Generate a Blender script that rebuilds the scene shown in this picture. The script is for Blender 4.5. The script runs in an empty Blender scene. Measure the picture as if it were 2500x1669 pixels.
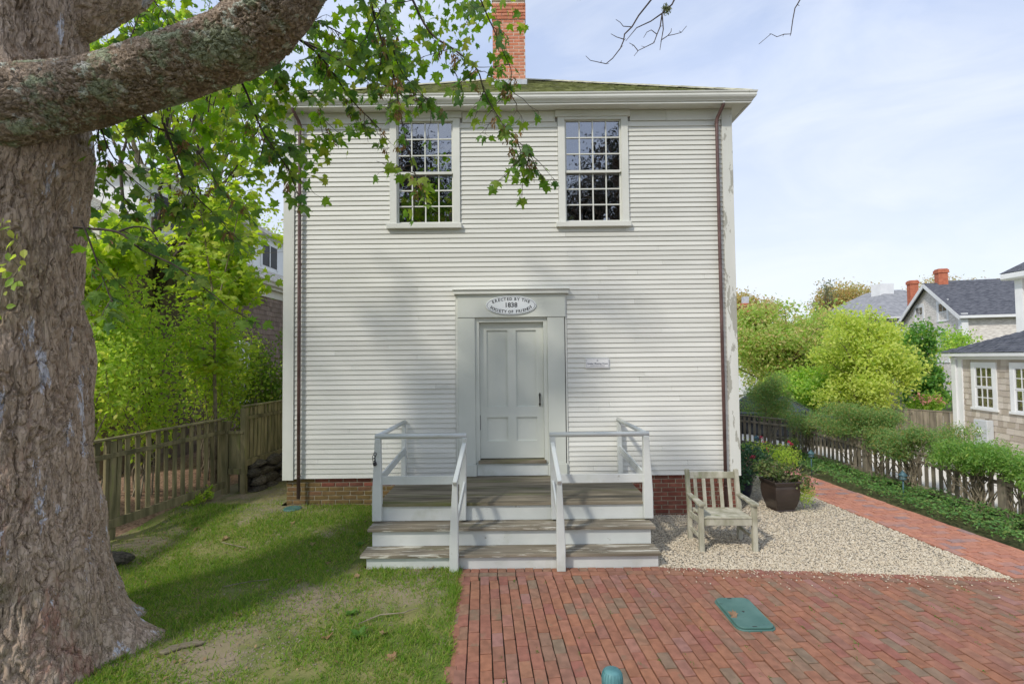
import bpy, bmesh, math, random
import numpy as np
from mathutils import Vector, Matrix, Euler

random.seed(7)
rng = np.random.default_rng(11)
scene = bpy.context.scene
COL = scene.collection
R = math.radians

# ------------------------------------------------------------------ camera
def make_camera():
    cam = bpy.data.cameras.new('camera')
    cam.sensor_width = 36.0
    cam.lens = 1205 / 2500 * 36.0
    cam.clip_start = 0.05
    cam.clip_end = 1500
    o = bpy.data.objects.new('camera', cam)
    COL.objects.link(o)
    p, r = R(1.95), R(0.62)
    F = Vector((0, math.cos(p), math.sin(p)))
    R0 = Vector((1, 0, 0))
    U0 = R0.cross(F)
    Rt = R0 * math.cos(r) - U0 * math.sin(r)
    Up = U0 * math.cos(r) + R0 * math.sin(r)
    m = Matrix.Identity(4)
    for i in range(3):
        m[i][0], m[i][1], m[i][2] = Rt[i], Up[i], -F[i]
    m[2][3] = 2.4
    o.matrix_world = m
    scene.camera = o
make_camera()

# ------------------------------------------------------------------ world, sun, exposure
SUN = Vector((0.50, 0.55, -0.72)).normalized()      # travel direction of the sunlight
ELEV = math.asin(-SUN.z)
AZ = math.atan2(-SUN.x, -SUN.y)
world = bpy.data.worlds.new('World')
scene.world = world
world.use_nodes = True
wn, wl = world.node_tree.nodes, world.node_tree.links
wn.clear()
w_out = wn.new('ShaderNodeOutputWorld')
w_bg = wn.new('ShaderNodeBackground')
w_sky = wn.new('ShaderNodeTexSky')
w_sky.sky_type = 'NISHITA'
w_sky.sun_disc = False
w_sky.sun_elevation = ELEV
w_sky.sun_rotation = AZ
w_sky.dust_density = 1.5
w_sky.ozone_density = 1.6
w_tc = wn.new('ShaderNodeTexCoord')
w_map = wn.new('ShaderNodeMapping')
w_map.inputs['Scale'].default_value = (1.0, 1.0, 2.2)
w_noise = wn.new('ShaderNodeTexNoise')
w_noise.inputs['Scale'].default_value = 1.6
w_noise.inputs['Detail'].default_value = 5.0
w_noise.inputs['Roughness'].default_value = 0.55
w_ramp = wn.new('ShaderNodeMapRange')
w_ramp.inputs['From Min'].default_value = 0.30
w_ramp.inputs['From Max'].default_value = 0.70
w_ramp.inputs['To Min'].default_value = 0.62
w_ramp.inputs['To Max'].default_value = 0.93
w_mix = wn.new('ShaderNodeMix')
w_mix.data_type = 'RGBA'
# thin high cloud, whiter in the haze towards the horizon
w_sep = wn.new('ShaderNodeSeparateXYZ')
wl.new(w_tc.outputs['Generated'], w_sep.inputs[0])
w_el = wn.new('ShaderNodeMapRange'); w_el.interpolation_type = 'SMOOTHSTEP'
w_el.inputs['From Min'].default_value = 0.0; w_el.inputs['From Max'].default_value = 0.62
wl.new(w_sep.outputs['Z'], w_el.inputs['Value'])
w_cl = wn.new('ShaderNodeMix'); w_cl.data_type = 'RGBA'
w_cl.inputs[6].default_value = (6.3, 6.7, 7.4, 1); w_cl.inputs[7].default_value = (4.15, 4.95, 6.8, 1)
wl.new(w_el.outputs[0], w_cl.inputs[0]); wl.new(w_cl.outputs[2], w_mix.inputs[7])
wl.new(w_tc.outputs['Generated'], w_map.inputs['Vector'])
wl.new(w_map.outputs['Vector'], w_noise.inputs['Vector'])
wl.new(w_noise.outputs['Fac'], w_ramp.inputs['Value'])
wl.new(w_ramp.outputs['Result'], w_mix.inputs[0])
wl.new(w_sky.outputs['Color'], w_mix.inputs[6])
w_map2 = wn.new('ShaderNodeMapping'); w_map2.inputs['Scale'].default_value = (1.0, 1.6, 3.6); w_map2.inputs['Rotation'].default_value = (0.3, 0.25, 0.5)
w_n2 = wn.new('ShaderNodeTexNoise'); w_n2.inputs['Scale'].default_value = 2.1; w_n2.inputs['Detail'].default_value = 7.0; w_n2.inputs['Roughness'].default_value = 0.58; w_n2.inputs['Distortion'].default_value = 0.6
wl.new(w_tc.outputs['Generated'], w_map2.inputs['Vector']); wl.new(w_map2.outputs[0], w_n2.inputs['Vector'])
w_r2 = wn.new('ShaderNodeMapRange'); w_r2.inputs['From Min'].default_value = 0.42; w_r2.inputs['From Max'].default_value = 0.72; w_r2.inputs['To Max'].default_value = 0.5
wl.new(w_n2.outputs['Fac'], w_r2.inputs['Value'])
w_m2 = wn.new('ShaderNodeMix'); w_m2.data_type = 'RGBA'; w_m2.inputs[7].default_value = (6.6, 6.9, 7.3, 1)
wl.new(w_r2.outputs[0], w_m2.inputs[0]); wl.new(w_mix.outputs[2], w_m2.inputs[6]); wl.new(w_m2.outputs[2], w_bg.inputs['Color'])
w_bg.inputs['Strength'].default_value = 0.10
wl.new(w_bg.outputs['Background'], w_out.inputs['Surface'])

sl = bpy.data.lights.new('sun', 'SUN')
sl.energy = 1.8
sl.angle = R(4.5)
sl.color = (1.0, 0.94, 0.84)
so = bpy.data.objects.new('sun', sl)
so.rotation_euler = SUN.to_track_quat('-Z', 'Y').to_euler()
so.location = (-20, -5, 25)
COL.objects.link(so)

vs = scene.view_settings
vs.view_transform = 'Standard'
vs.look = 'None'
vs.exposure = 0.62
vs.gamma = 1.0
scene.cycles.max_bounces = 8
scene.cycles.transparent_max_bounces = 24
scene.cycles.use_denoising = True

# ------------------------------------------------------------------ helpers: objects
WT = {}
def _w(o):
    return WT.get(o.name, Vector((0, 0, 0)))

def link(o, parent=None, loc=(0, 0, 0)):
    """link o at WORLD position loc (parents carry translation only)"""
    COL.objects.link(o)
    loc = Vector(loc)
    if parent is not None:
        o.parent = parent
        o.location = loc - _w(parent)
    else:
        o.location = loc
    WT[o.name] = loc
    return o

def tag(o, label=None, cat=None, group=None, kind=None):
    if label: o['label'] = label
    if cat: o['category'] = cat
    if group: o['group'] = group
    if kind: o['kind'] = kind
    return o

def thing(name, label, cat, loc=(0, 0, 0), group=None):
    o = bpy.data.objects.new(name, None)
    o.empty_display_size = 0.2
    link(o, None, loc)
    return tag(o, label, cat, group)

def mesh_obj(name, me, parent=None, loc=(0, 0, 0), rot=None, scale=None, mat=None):
    if mat is not None and not me.materials:
        me.materials.append(mat)
    o = bpy.data.objects.new(name, me)
    link(o, parent, loc)
    if rot is not None: o.rotation_euler = rot
    if scale is not None: o.scale = scale
    return o

def np_mesh(name, v, f, mat=None, smooth=False):
    """v (N,3), f (M,k) all faces the same size"""
    v = np.asarray(v, np.float32); f = np.asarray(f, np.int32)
    me = bpy.data.meshes.new(name)
    n, k = f.shape
    me.vertices.add(len(v)); me.vertices.foreach_set('co', v.ravel())
    me.loops.add(n * k); me.loops.foreach_set('vertex_index', f.ravel())
    me.polygons.add(n)
    me.polygons.foreach_set('loop_start', np.arange(0, n * k, k, dtype=np.int32))
    me.polygons.foreach_set('use_smooth', np.full(n, smooth, dtype=bool))
    me.update(calc_edges=True)
    if mat is not None: me.materials.append(mat)
    return me

class MB:
    """collects boxes, bars, tubes, prisms; build() makes one mesh object"""
    def __init__(s):
        s.v = []; s.f = []
    def add(s, vs, fs):
        b = len(s.v)
        s.v += [tuple(p) for p in vs]
        s.f += [tuple(i + b for i in f) for f in fs]
        return s
    def box(s, x0, x1, y0, y1, z0, z1):
        vs = [(x0,y0,z0),(x1,y0,z0),(x1,y1,z0),(x0,y1,z0),(x0,y0,z1),(x1,y0,z1),(x1,y1,z1),(x0,y1,z1)]
        return s.add(vs, [(0,3,2,1),(4,5,6,7),(0,1,5,4),(1,2,6,5),(2,3,7,6),(3,0,4,7)])
    def obox(s, c, size, m=None):
        """box of size centred at c, rotated by 3x3 m"""
        h = [q / 2 for q in size]
        pts = [Vector((a * h[0], b * h[1], d * h[2])) for d in (-1, 1) for a, b in ((-1,-1),(1,-1),(1,1),(-1,1))]
        if m is not None: pts = [m @ p for p in pts]
        c = Vector(c)
        return s.add([p + c for p in pts], [(0,3,2,1),(4,5,6,7),(0,1,5,4),(1,2,6,5),(2,3,7,6),(3,0,4,7)])
    def bar(s, a, b, w, h, up=(0, 0, 1), w2=None, h2=None):
        """rectangular bar from a to b: w across, h along up"""
        a, b = Vector(a), Vector(b); d = (b - a).normalized(); up = Vector(up)
        side = d.cross(up)
        if side.length < 1e-5: side = d.cross(Vector((0, 1, 0)))
        side.normalize(); u = side.cross(d).normalized()
        w2 = w if w2 is None else w2; h2 = h if h2 is None else h2
        vs = []
        for p, ww, hh in ((a, w, h), (b, w2, h2)):
            for sx, sy in ((-1,-1),(1,-1),(1,1),(-1,1)):
                vs.append(p + side * sx * ww / 2 + u * sy * hh / 2)
        return s.add(vs, [(0,1,2,3),(7,6,5,4),(0,4,5,1),(1,5,6,2),(2,6,7,3),(3,7,4,0)])
    def tube(s, pts, rad, n=8, caps=True):
        pts = [Vector(p) for p in pts]
        if not isinstance(rad, (list, tuple)): rad = [rad] * len(pts)
        vs, fs = [], []
        ref = Vector((0.13, 0.31, 0.94))
        u0 = None
        for i, p in enumerate(pts):
            d = (pts[min(i + 1, len(pts) - 1)] - pts[max(i - 1, 0)])
            if d.length < 1e-8: d = Vector((0, 0, 1))
            d.normalize()
            if u0 is None:
                u0 = d.cross(ref)
                if u0.length < 1e-4: u0 = d.cross(Vector((1, 0, 0)))
            u0 = (u0 - d * u0.dot(d)).normalized()
            w0 = d.cross(u0)
            for k in range(n):
                a = 2 * math.pi * k / n
                vs.append(p + (u0 * math.cos(a) + w0 * math.sin(a)) * rad[i])
        for i in range(len(pts) - 1):
            for k in range(n):
                k2 = (k + 1) % n
                fs.append((i*n+k, i*n+k2, (i+1)*n+k2, (i+1)*n+k))
        if caps:
            fs.append(tuple(range(n - 1, -1, -1)))
            fs.append(tuple(range((len(pts)-1)*n, len(pts)*n)))
        return s.add(vs, fs)
    def lathe(s, c, prof, n=20):
        c = Vector(c); vs, fs = [], []
        for r_, z in prof:
            for k in range(n):
                a = 2 * math.pi * k / n
                vs.append(c + Vector((r_ * math.cos(a), r_ * math.sin(a), z)))
        for i in range(len(prof) - 1):
            for k in range(n):
                k2 = (k + 1) % n
                fs.append((i*n+k, i*n+k2, (i+1)*n+k2, (i+1)*n+k))
        fs.append(tuple(range(n - 1, -1, -1)))
        fs.append(tuple(range((len(prof)-1)*n, len(prof)*n)))
        return s.add(vs, fs)
    def prism(s, poly, axis, a0, a1):
        """extrude 2-D polygon along axis: 'x' -> poly is (y,z); 'y' -> (x,z); 'z' -> (x,y)"""
        n = len(poly); vs = []
        for a in (a0, a1):
            for p, q in poly:
                vs.append({'x': (a, p, q), 'y': (p, a, q), 'z': (p, q, a)}[axis])
        fs = [(i, (i+1) % n, n + (i+1) % n, n + i) for i in range(n)]
        fs += [tuple(range(n - 1, -1, -1)), tuple(range(n, 2 * n))]
        return s.add(vs, fs)
    def mesh(s, name, mat=None, smooth=False, bevel=0.0, off=(0, 0, 0)):
        me = bpy.data.meshes.new(name)
        off = Vector(off)
        me.from_pydata([Vector(p) - off for p in s.v], [], s.f)
        bm = bmesh.new(); bm.from_mesh(me)
        bmesh.ops.recalc_face_normals(bm, faces=bm.faces)
        if bevel > 0:
            es = [e for e in bm.edges if len(e.link_faces) == 2 and e.calc_face_angle(0) > 0.6]
            bmesh.ops.bevel(bm, geom=es, offset=bevel, segments=1, affect='EDGES', clamp_overlap=True)
        bm.to_mesh(me); bm.free()
        if smooth:
            for p in me.polygons: p.use_smooth = True
        if mat is not None: me.materials.append(mat)
        return me
    def build(s, name, mat, parent=None, smooth=False, bevel=0.0, loc=None):
        """vertices are in world space; the object sits at loc (default: the parent's place)"""
        if loc is None: loc = _w(parent) if parent is not None else (0, 0, 0)
        return mesh_obj(name, s.mesh(name, mat, smooth, bevel, loc), parent, loc)

def rotz(a):
    return Matrix.Rotation(a, 3, 'Z')

# ------------------------------------------------------------------ helpers: materials
def lin(r, g, b):
    f = lambda c: c / 12.92 if c <= 0.04045 else ((c + 0.055) / 1.055) ** 2.4
    return (f(r / 255), f(g / 255), f(b / 255), 1)

MATS = {}
def mat(name, cols, scale=4.0, rough=0.8, bump=0.0, bscale=None, rand=0.0, stretch=(1, 1, 1), ramp=None,
        spec=0.3, trans=0.0, detail=4.0, island=False, coat=0.0, contrast=(0.35, 0.65), metallic=0.0, patch=None):
    """cols: 2 colours mixed by noise. ramp: list of colours picked per object / per island. patch: (colour, scale, thr, soft)"""
    m = bpy.data.materials.new(name); m.use_nodes = True
    N, L = m.node_tree.nodes, m.node_tree.links
    N.clear()
    out = N.new('ShaderNodeOutputMaterial')
    bs = N.new('ShaderNodeBsdfPrincipled')
    bs.inputs['Roughness'].default_value = rough
    bs.inputs['Specular IOR Level'].default_value = spec
    bs.inputs['Coat Weight'].default_value = coat
    bs.inputs['Metallic'].default_value = metallic
    tc = N.new('ShaderNodeTexCoord')
    oi = N.new('ShaderNodeObjectInfo')
    rnd = oi.outputs['Random']
    if island:
        ge = N.new('ShaderNodeNewGeometry')
        ad = N.new('ShaderNodeMath'); ad.operation = 'ADD'
        L.new(ge.outputs['Random Per Island'], ad.inputs[0]); L.new(rnd, ad.inputs[1])
        fr = N.new('ShaderNodeMath'); fr.operation = 'FRACT'
        L.new(ad.outputs[0], fr.inputs[0]); rnd = fr.outputs[0]
    mu = N.new('ShaderNodeMath'); mu.operation = 'MULTIPLY'; mu.inputs[1].default_value = 57.3
    L.new(rnd, mu.inputs[0])
    va = N.new('ShaderNodeVectorMath'); va.operation = 'ADD'
    L.new(tc.outputs['Object'], va.inputs[0]); L.new(mu.outputs[0], va.inputs[1])
    mp = N.new('ShaderNodeMapping'); mp.inputs['Scale'].default_value = stretch
    L.new(va.outputs[0], mp.inputs['Vector'])
    no = N.new('ShaderNodeTexNoise'); no.inputs['Scale'].default_value = scale; no.inputs['Detail'].default_value = detail
    L.new(mp.outputs[0], no.inputs['Vector'])
    mr = N.new('ShaderNodeMapRange'); mr.inputs['From Min'].default_value, mr.inputs['From Max'].default_value = contrast
    L.new(no.outputs['Fac'], mr.inputs['Value'])
    mx = N.new('ShaderNodeMix'); mx.data_type = 'RGBA'
    L.new(mr.outputs[0], mx.inputs[0])
    if ramp:
        cr = N.new('ShaderNodeValToRGB'); cr.color_ramp.interpolation = 'LINEAR'
        el = cr.color_ramp.elements
        for i, c in enumerate(ramp):
            p = i / (len(ramp) - 1)
            if i == 0: el[0].position = 0; el[0].color = c
            elif i == len(ramp) - 1: el[-1].position = 1; el[-1].color = c
            else:
                e = el.new(p); e.color = c
        L.new(rnd, cr.inputs['Fac'])
        dk = N.new('ShaderNodeMix'); dk.data_type = 'RGBA'; dk.blend_type = 'MULTIPLY'
        dk.inputs[0].default_value = 1.0
        L.new(cr.outputs[0], dk.inputs[6]); dk.inputs[7].default_value = cols[0]
        dk2 = N.new('ShaderNodeMix'); dk2.data_type = 'RGBA'; dk2.blend_type = 'MULTIPLY'
        dk2.inputs[0].default_value = 1.0
        L.new(cr.outputs[0], dk2.inputs[6]); dk2.inputs[7].default_value = cols[1]
        L.new(dk.outputs[2], mx.inputs[6]); L.new(dk2.outputs[2], mx.inputs[7])
    else:
        mx.inputs[6].default_value = cols[0]; mx.inputs[7].default_value = cols[1]
    col = mx.outputs[2]
    if patch:
        pl = patch if isinstance(patch, list) else [patch]
        for pc, ps, pt, soft in pl:
            pn = N.new('ShaderNodeTexNoise'); pn.inputs['Scale'].default_value = ps; pn.inputs['Detail'].default_value = 6.0
            pn.inputs['Roughness'].default_value = 0.65
            L.new(mp.outputs[0], pn.inputs['Vector'])
            pr = N.new('ShaderNodeMapRange'); pr.inputs['From Min'].default_value = pt; pr.inputs['From Max'].default_value = pt + soft
            L.new(pn.outputs['Fac'], pr.inputs['Value'])
            pm = N.new('ShaderNodeMix'); pm.data_type = 'RGBA'
            L.new(pr.outputs[0], pm.inputs[0]); L.new(col, pm.inputs[6]); pm.inputs[7].default_value = pc
            col = pm.outputs[2]
    if rand > 0:
        hs = N.new('ShaderNodeHueSaturation')
        m2 = N.new('ShaderNodeMapRange'); m2.inputs['To Min'].default_value = 1 - rand; m2.inputs['To Max'].default_value = 1 + rand
        L.new(rnd, m2.inputs['Value']); L.new(m2.outputs[0], hs.inputs['Value']); L.new(col, hs.inputs['Color'])
        col = hs.outputs['Color']
    L.new(col, bs.inputs['Base Color'])
    if bump > 0:
        bn = N.new('ShaderNodeTexNoise'); bn.inputs['Scale'].default_value = bscale or scale * 4; bn.inputs['Detail'].default_value = 5.0
        L.new(mp.outputs[0], bn.inputs['Vector'])
        bp = N.new('ShaderNodeBump'); bp.inputs['Strength'].default_value = bump; bp.inputs['Distance'].default_value = 0.01
        L.new(bn.outputs['Fac'], bp.inputs['Height']); L.new(bp.outputs[0], bs.inputs['Normal'])
    sh = bs.outputs[0]
    if trans > 0:
        tr = N.new('ShaderNodeBsdfTranslucent')
        hs2 = N.new('ShaderNodeHueSaturation'); hs2.inputs['Saturation'].default_value = 1.15; hs2.inputs['Value'].default_value = 1.5
        L.new(col, hs2.inputs['Color']); L.new(hs2.outputs[0], tr.inputs['Color'])
        ms = N.new('ShaderNodeMixShader'); ms.inputs[0].default_value = trans
        L.new(sh, ms.inputs[1]); L.new(tr.outputs[0], ms.inputs[2]); sh = ms.outputs[0]
    L.new(sh, out.inputs['Surface'])
    MATS[name] = m
    return m

def glass_mat(name, dark, refl, wav):
    m = bpy.data.materials.new(name); m.use_nodes = True
    N, L = m.node_tree.nodes, m.node_tree.links
    N.clear()
    out = N.new('ShaderNodeOutputMaterial')
    tr = N.new('ShaderNodeBsdfTransparent'); tr.inputs[0].default_value = dark
    gl = N.new('ShaderNodeBsdfGlossy'); gl.inputs['Roughness'].default_value = 0.015
    gl.inputs['Color'].default_value = (0.92, 0.95, 1, 1)
    ms = N.new('ShaderNodeMixShader'); ms.inputs[0].default_value = refl
    if wav > 0:
        tc = N.new('ShaderNodeTexCoord'); oi = N.new('ShaderNodeObjectInfo')
        mu = N.new('ShaderNodeMath'); mu.operation = 'MULTIPLY'; mu.inputs[1].default_value = 91.0
        L.new(oi.outputs['Random'], mu.inputs[0])
        va = N.new('ShaderNodeVectorMath'); va.operation = 'ADD'
        L.new(tc.outputs['Object'], va.inputs[0]); L.new(mu.outputs[0], va.inputs[1])
        no = N.new('ShaderNodeTexNoise'); no.inputs['Scale'].default_value = 7.0; no.inputs['Detail'].default_value = 1.5
        L.new(va.outputs[0], no.inputs['Vector'])
        bp = N.new('ShaderNodeBump'); bp.inputs['Strength'].default_value = wav; bp.inputs['Distance'].default_value = 0.02
        L.new(no.outputs['Fac'], bp.inputs['Height']); L.new(bp.outputs[0], gl.inputs['Normal'])
    L.new(tr.outputs[0], ms.inputs[1]); L.new(gl.outputs[0], ms.inputs[2]); L.new(ms.outputs[0], out.inputs['Surface'])
    return m

# painted wood of the meeting house: grey-white, a little grimy
M_SIDING = mat('siding_paint', [(0.635, 0.635, 0.580, 1), (0.735, 0.735, 0.682, 1)], 2.2, 0.55, 0.08, 40, rand=0.06, stretch=(0.5, 1, 3), patch=((0.50, 0.50, 0.44, 1), 3.0, 0.70, 0.05))
M_TRIM = mat('trim_paint', [(0.64, 0.65, 0.595, 1), (0.73, 0.735, 0.68, 1)], 1.5, 0.5, 0.06, 30, rand=0.02,
             patch=((0.44, 0.44, 0.39, 1), 7.0, 0.70, 0.04))
M_PEEL = mat('peeling_trim_paint', [(0.64, 0.65, 0.595, 1), (0.73, 0.735, 0.68, 1)], 1.5, 0.55, 0.06, 30, stretch=(2.2, 1, 0.6),
             patch=((0.40, 0.395, 0.34, 1), 2.6, 0.555, 0.012))
M_DOOR = mat('door_paint', [(0.56, 0.585, 0.53, 1), (0.64, 0.66, 0.60, 1)], 1.3, 0.45, 0.04, 30)
M_STEPW = mat('step_paint', [(0.55, 0.58, 0.555, 1), (0.65, 0.675, 0.645, 1)], 2.0, 0.5, 0.08, 30, rand=0.02,
              patch=[((0.44, 0.46, 0.38, 1), 1.6, 0.56, 0.22), ((0.36, 0.36, 0.30, 1), 9.0, 0.665, 0.03)])
M_DECK = mat('weathered_deck_wood', [(0.120, 0.101, 0.068, 1), (0.276, 0.238, 0.172, 1)], 3.0, 0.85, 0.35, 26, rand=0.10, stretch=(0.5, 5, 5),
             patch=[((0.120, 0.128, 0.044, 1), 0.9, 0.53, 0.16)])
M_TREAD = mat('worn_tread_wood', [(0.142, 0.122, 0.086, 1), (0.294, 0.257, 0.193, 1)], 3.0, 0.85, 0.35, 26, rand=0.10, stretch=(0.5, 5, 5),
              patch=[((0.142, 0.144, 0.057, 1), 0.9, 0.56, 0.14), ((0.570, 0.549, 0.467, 1), 4.5, 0.57, 0.03)])
M_CHAIR = mat('weathered_teak', [(0.28, 0.27, 0.19, 1), (0.50, 0.48, 0.39, 1)], 9.0, 0.85, 0.3, 60, rand=0.10, stretch=(1, 1, 0.35),
              patch=((0.22, 0.245, 0.12, 1), 5.0, 0.58, 0.14))
M_FENCE_L = mat('mossy_fence_wood', [(0.113, 0.107, 0.055, 1), (0.295, 0.251, 0.138, 1)], 5.0, 0.9, 0.4, 40, rand=0.22, stretch=(2, 2, 0.35),
                patch=((0.174, 0.213, 0.055, 1), 2.5, 0.58, 0.14))
M_FENCE_R = mat('grey_fence_wood', [(0.15, 0.13, 0.10, 1), (0.30, 0.26, 0.20, 1)], 5.0, 0.9, 0.35, 40, rand=0.2, stretch=(2, 2, 0.35))
M_COPPER = mat('brown_copper', [(0.085, 0.045, 0.04, 1), (0.15, 0.085, 0.075, 1)], 5.0, 0.45, 0.05, 40, spec=0.5, patch=((0.17, 0.16, 0.16, 1), 3, 0.62, 0.1))
M_IRON = mat('black_iron', [(0.02, 0.02, 0.02, 1), (0.05, 0.045, 0.04, 1)], 30, 0.5, 0.1, 60)
M_BRASS = mat('old_brass', [(0.24, 0.17, 0.07, 1), (0.35, 0.27, 0.12, 1)], 20, 0.35, metallic=0.8)
M_PLAQUE = mat('plaque_white', [(0.66, 0.70, 0.72, 1), (0.74, 0.77, 0.78, 1)], 5, 0.5)
M_LETTER = mat('letter_grey', [(0.055, 0.06, 0.065, 1), (0.09, 0.095, 0.10, 1)], 9, 0.6)
M_SIGNW = mat('sign_white', [(0.78, 0.78, 0.78, 1), (0.84, 0.84, 0.83, 1)], 3, 0.4)
M_NAVY = mat('sign_ink', [(0.05, 0.06, 0.10, 1), (0.07, 0.08, 0.12, 1)], 3, 0.5)
M_GLASS = glass_mat('old_window_glass', (0.45, 0.45, 0.46, 1), 0.30, 0.12)
M_GLASS2 = glass_mat('window_glass', (0.75, 0.75, 0.75, 1), 0.16, 0.02)
M_ROOM = mat('room_plaster', [(0.30, 0.29, 0.27, 1), (0.36, 0.35, 0.33, 1)], 2, 0.9)
M_FLASH = mat('lead_flashing', [(0.42, 0.45, 0.50, 1), (0.60, 0.62, 0.66, 1)], 6, 0.5, 0.1, 20)
M_SHINGLE_ROOF = mat('mossy_roof_shingle', [(0.19, 0.21, 0.075, 1), (0.38, 0.39, 0.20, 1)], 3.0, 0.95, 0.5, 30, island=True, rand=0.25,
                     patch=((0.30, 0.29, 0.24, 1), 1.6, 0.57, 0.10))
M_HIPCAP = mat('hip_cap_shingle', [(0.32, 0.31, 0.20, 1), (0.50, 0.48, 0.35, 1)], 6.0, 0.9, 0.3, 30, rand=0.2)
M_MORTAR = mat('mortar', [(0.34, 0.30, 0.21, 1), (0.46, 0.41, 0.31, 1)], 12, 0.95, 0.3, 60)
M_MORTAR_P = mat('pink_mortar', [(0.60, 0.47, 0.38, 1), (0.70, 0.58, 0.48, 1)], 12, 0.95, 0.3, 60)
M_BRICK_F = mat('foundation_brick', [(0.75, 0.75, 0.75, 1), (1.1, 1.1, 1.1, 1)], 10, 0.9, 0.3, 50,
                ramp=[(0.21, 0.065, 0.045, 1), (0.26, 0.09, 0.06, 1), (0.19, 0.08, 0.055, 1), (0.29, 0.105, 0.07, 1)])
M_BRICK_M = mat('mossy_brick', [(0.75, 0.75, 0.75, 1), (1.1, 1.1, 1.1, 1)], 10, 0.9, 0.3, 50,
                ramp=[(0.18, 0.125, 0.045, 1), (0.22, 0.14, 0.06, 1), (0.165, 0.125, 0.04, 1), (0.21, 0.11, 0.06, 1)])
M_BRICK_C = mat('chimney_brick', [(0.80, 0.80, 0.80, 1), (1.12, 1.1, 1.08, 1)], 10, 0.9, 0.3, 50,
                ramp=[(0.56, 0.20, 0.12, 1), (0.62, 0.26, 0.16, 1), (0.52, 0.18, 0.10, 1), (0.66, 0.31, 0.20, 1)],
                patch=((0.50, 0.44, 0.36, 1), 5, 0.66, 0.05))
PAV = [(0.315, 0.148, 0.093, 1), (0.278, 0.125, 0.081, 1), (0.336, 0.154, 0.090, 1), (0.263, 0.131, 0.090, 1), (0.320, 0.154, 0.099, 1), (0.284, 0.114, 0.087, 1), (0.242, 0.154, 0.104, 1),
       (0.331, 0.148, 0.086, 1), (0.294, 0.154, 0.128, 1), (0.304, 0.135, 0.081, 1), (0.210, 0.154, 0.107, 1), (0.315, 0.146, 0.093, 1), (0.268, 0.114, 0.081, 1)]
M_PAVER = mat('paving_brick', [(0.82, 0.82, 0.82, 1), (1.12, 1.12, 1.12, 1)], 14, 0.8, 0.25, 70, island=True, ramp=PAV, rand=0.06,
              patch=[((0.16, 0.145, 0.095, 1), 4.0, 0.58, 0.18)])
PAV2 = [(0.504, 0.220, 0.137, 1), (0.468, 0.205, 0.137, 1), (0.540, 0.250, 0.158, 1), (0.414, 0.185, 0.131, 1), (0.513, 0.230, 0.147, 1), (0.288, 0.200, 0.189, 1), (0.477, 0.210, 0.137, 1)]
M_PAVER2 = mat('path_brick', [(0.85, 0.85, 0.85, 1), (1.1, 1.1, 1.1, 1)], 14, 0.8, 0.25, 70, island=True, ramp=PAV2, rand=0.06)
M_SAND = mat('joint_sand', [(0.05, 0.042, 0.03, 1), (0.11, 0.09, 0.065, 1)], 20, 1.0, 0.3, 80, patch=((0.055, 0.075, 0.025, 1), 2.0, 0.58, 0.1))
M_GROUND = mat('ground_soil', [(0.07, 0.075, 0.03, 1), (0.13, 0.13, 0.06, 1)], 0.5, 1.0, 0.4, 30)
M_LAWN = mat('lawn_soil', [(0.12, 0.155, 0.035, 1), (0.24, 0.22, 0.09, 1)], 2.2, 1.0, 0.6, 60, contrast=(0.4, 0.62), detail=8,
             patch=[((0.27, 0.22, 0.15, 1), 0.9, 0.50, 0.10)])
M_MULCH = mat('mulch', [(0.17, 0.10, 0.065, 1), (0.40, 0.26, 0.18, 1)], 26, 1.0, 1.0, 60, detail=6)
M_GRAVELB = mat('gravel_bed', [(0.26, 0.235, 0.19, 1), (0.44, 0.40, 0.33, 1)], 60, 1.0, 1.0, 120, detail=3)
M_STONE_G = mat('gravel_stone', [(0.85, 0.85, 0.85, 1), (1.1, 1.1, 1.1, 1)], 40, 0.85, island=True,
                ramp=[(0.46, 0.39, 0.28, 1), (0.64, 0.57, 0.44, 1), (0.56, 0.47, 0.34, 1), (0.70, 0.64, 0.52, 1), (0.40, 0.34, 0.26, 1), (0.62, 0.53, 0.39, 1), (0.54, 0.48, 0.39, 1)])
M_STONE_D = mat('dusty_pebble', [(0.85, 0.85, 0.85, 1), (1.1, 1.1, 1.1, 1)], 40, 0.9, island=True,
                ramp=[(0.20, 0.16, 0.115, 1), (0.28, 0.23, 0.175, 1), (0.23, 0.19, 0.14, 1), (0.33, 0.28, 0.225, 1), (0.17, 0.14, 0.10, 1)])
M_STREET = mat('shell_driveway', [(0.62, 0.57, 0.49, 1), (0.76, 0.72, 0.64, 1)], 30, 0.95, 0.3, 80)
M_ROCK = mat('wall_stone', [(0.05, 0.045, 0.035, 1), (0.13, 0.115, 0.09, 1)], 6, 0.95, 0.6, 30, rand=0.3)
M_COVER = mat('green_plastic', [(0.060, 0.145, 0.125, 1), (0.10, 0.20, 0.175, 1)], 5, 0.45, 0.05, 90, patch=((0.035, 0.07, 0.06, 1), 7, 0.62, 0.1))
M_VERDIGRIS = mat('verdigris', [(0.07, 0.19, 0.20, 1), (0.12, 0.28, 0.29, 1)], 14, 0.5, 0.1, 50, stretch=(1, 1, 0.3))
M_LAMP = mat('lamp_verdigris', [(0.03, 0.075, 0.09, 1), (0.10, 0.19, 0.22, 1)], 16, 0.55, 0.1, 50)
M_LAMPGLASS = mat('lamp_lens', [(0.20, 0.30, 0.32, 1), (0.28, 0.38, 0.40, 1)], 9, 0.3)
M_POT = mat('brown_glaze', [(0.035, 0.024, 0.019, 1), (0.062, 0.043, 0.034, 1)], 3, 0.32, 0.04, 40, spec=0.6, coat=0.3)
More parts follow.
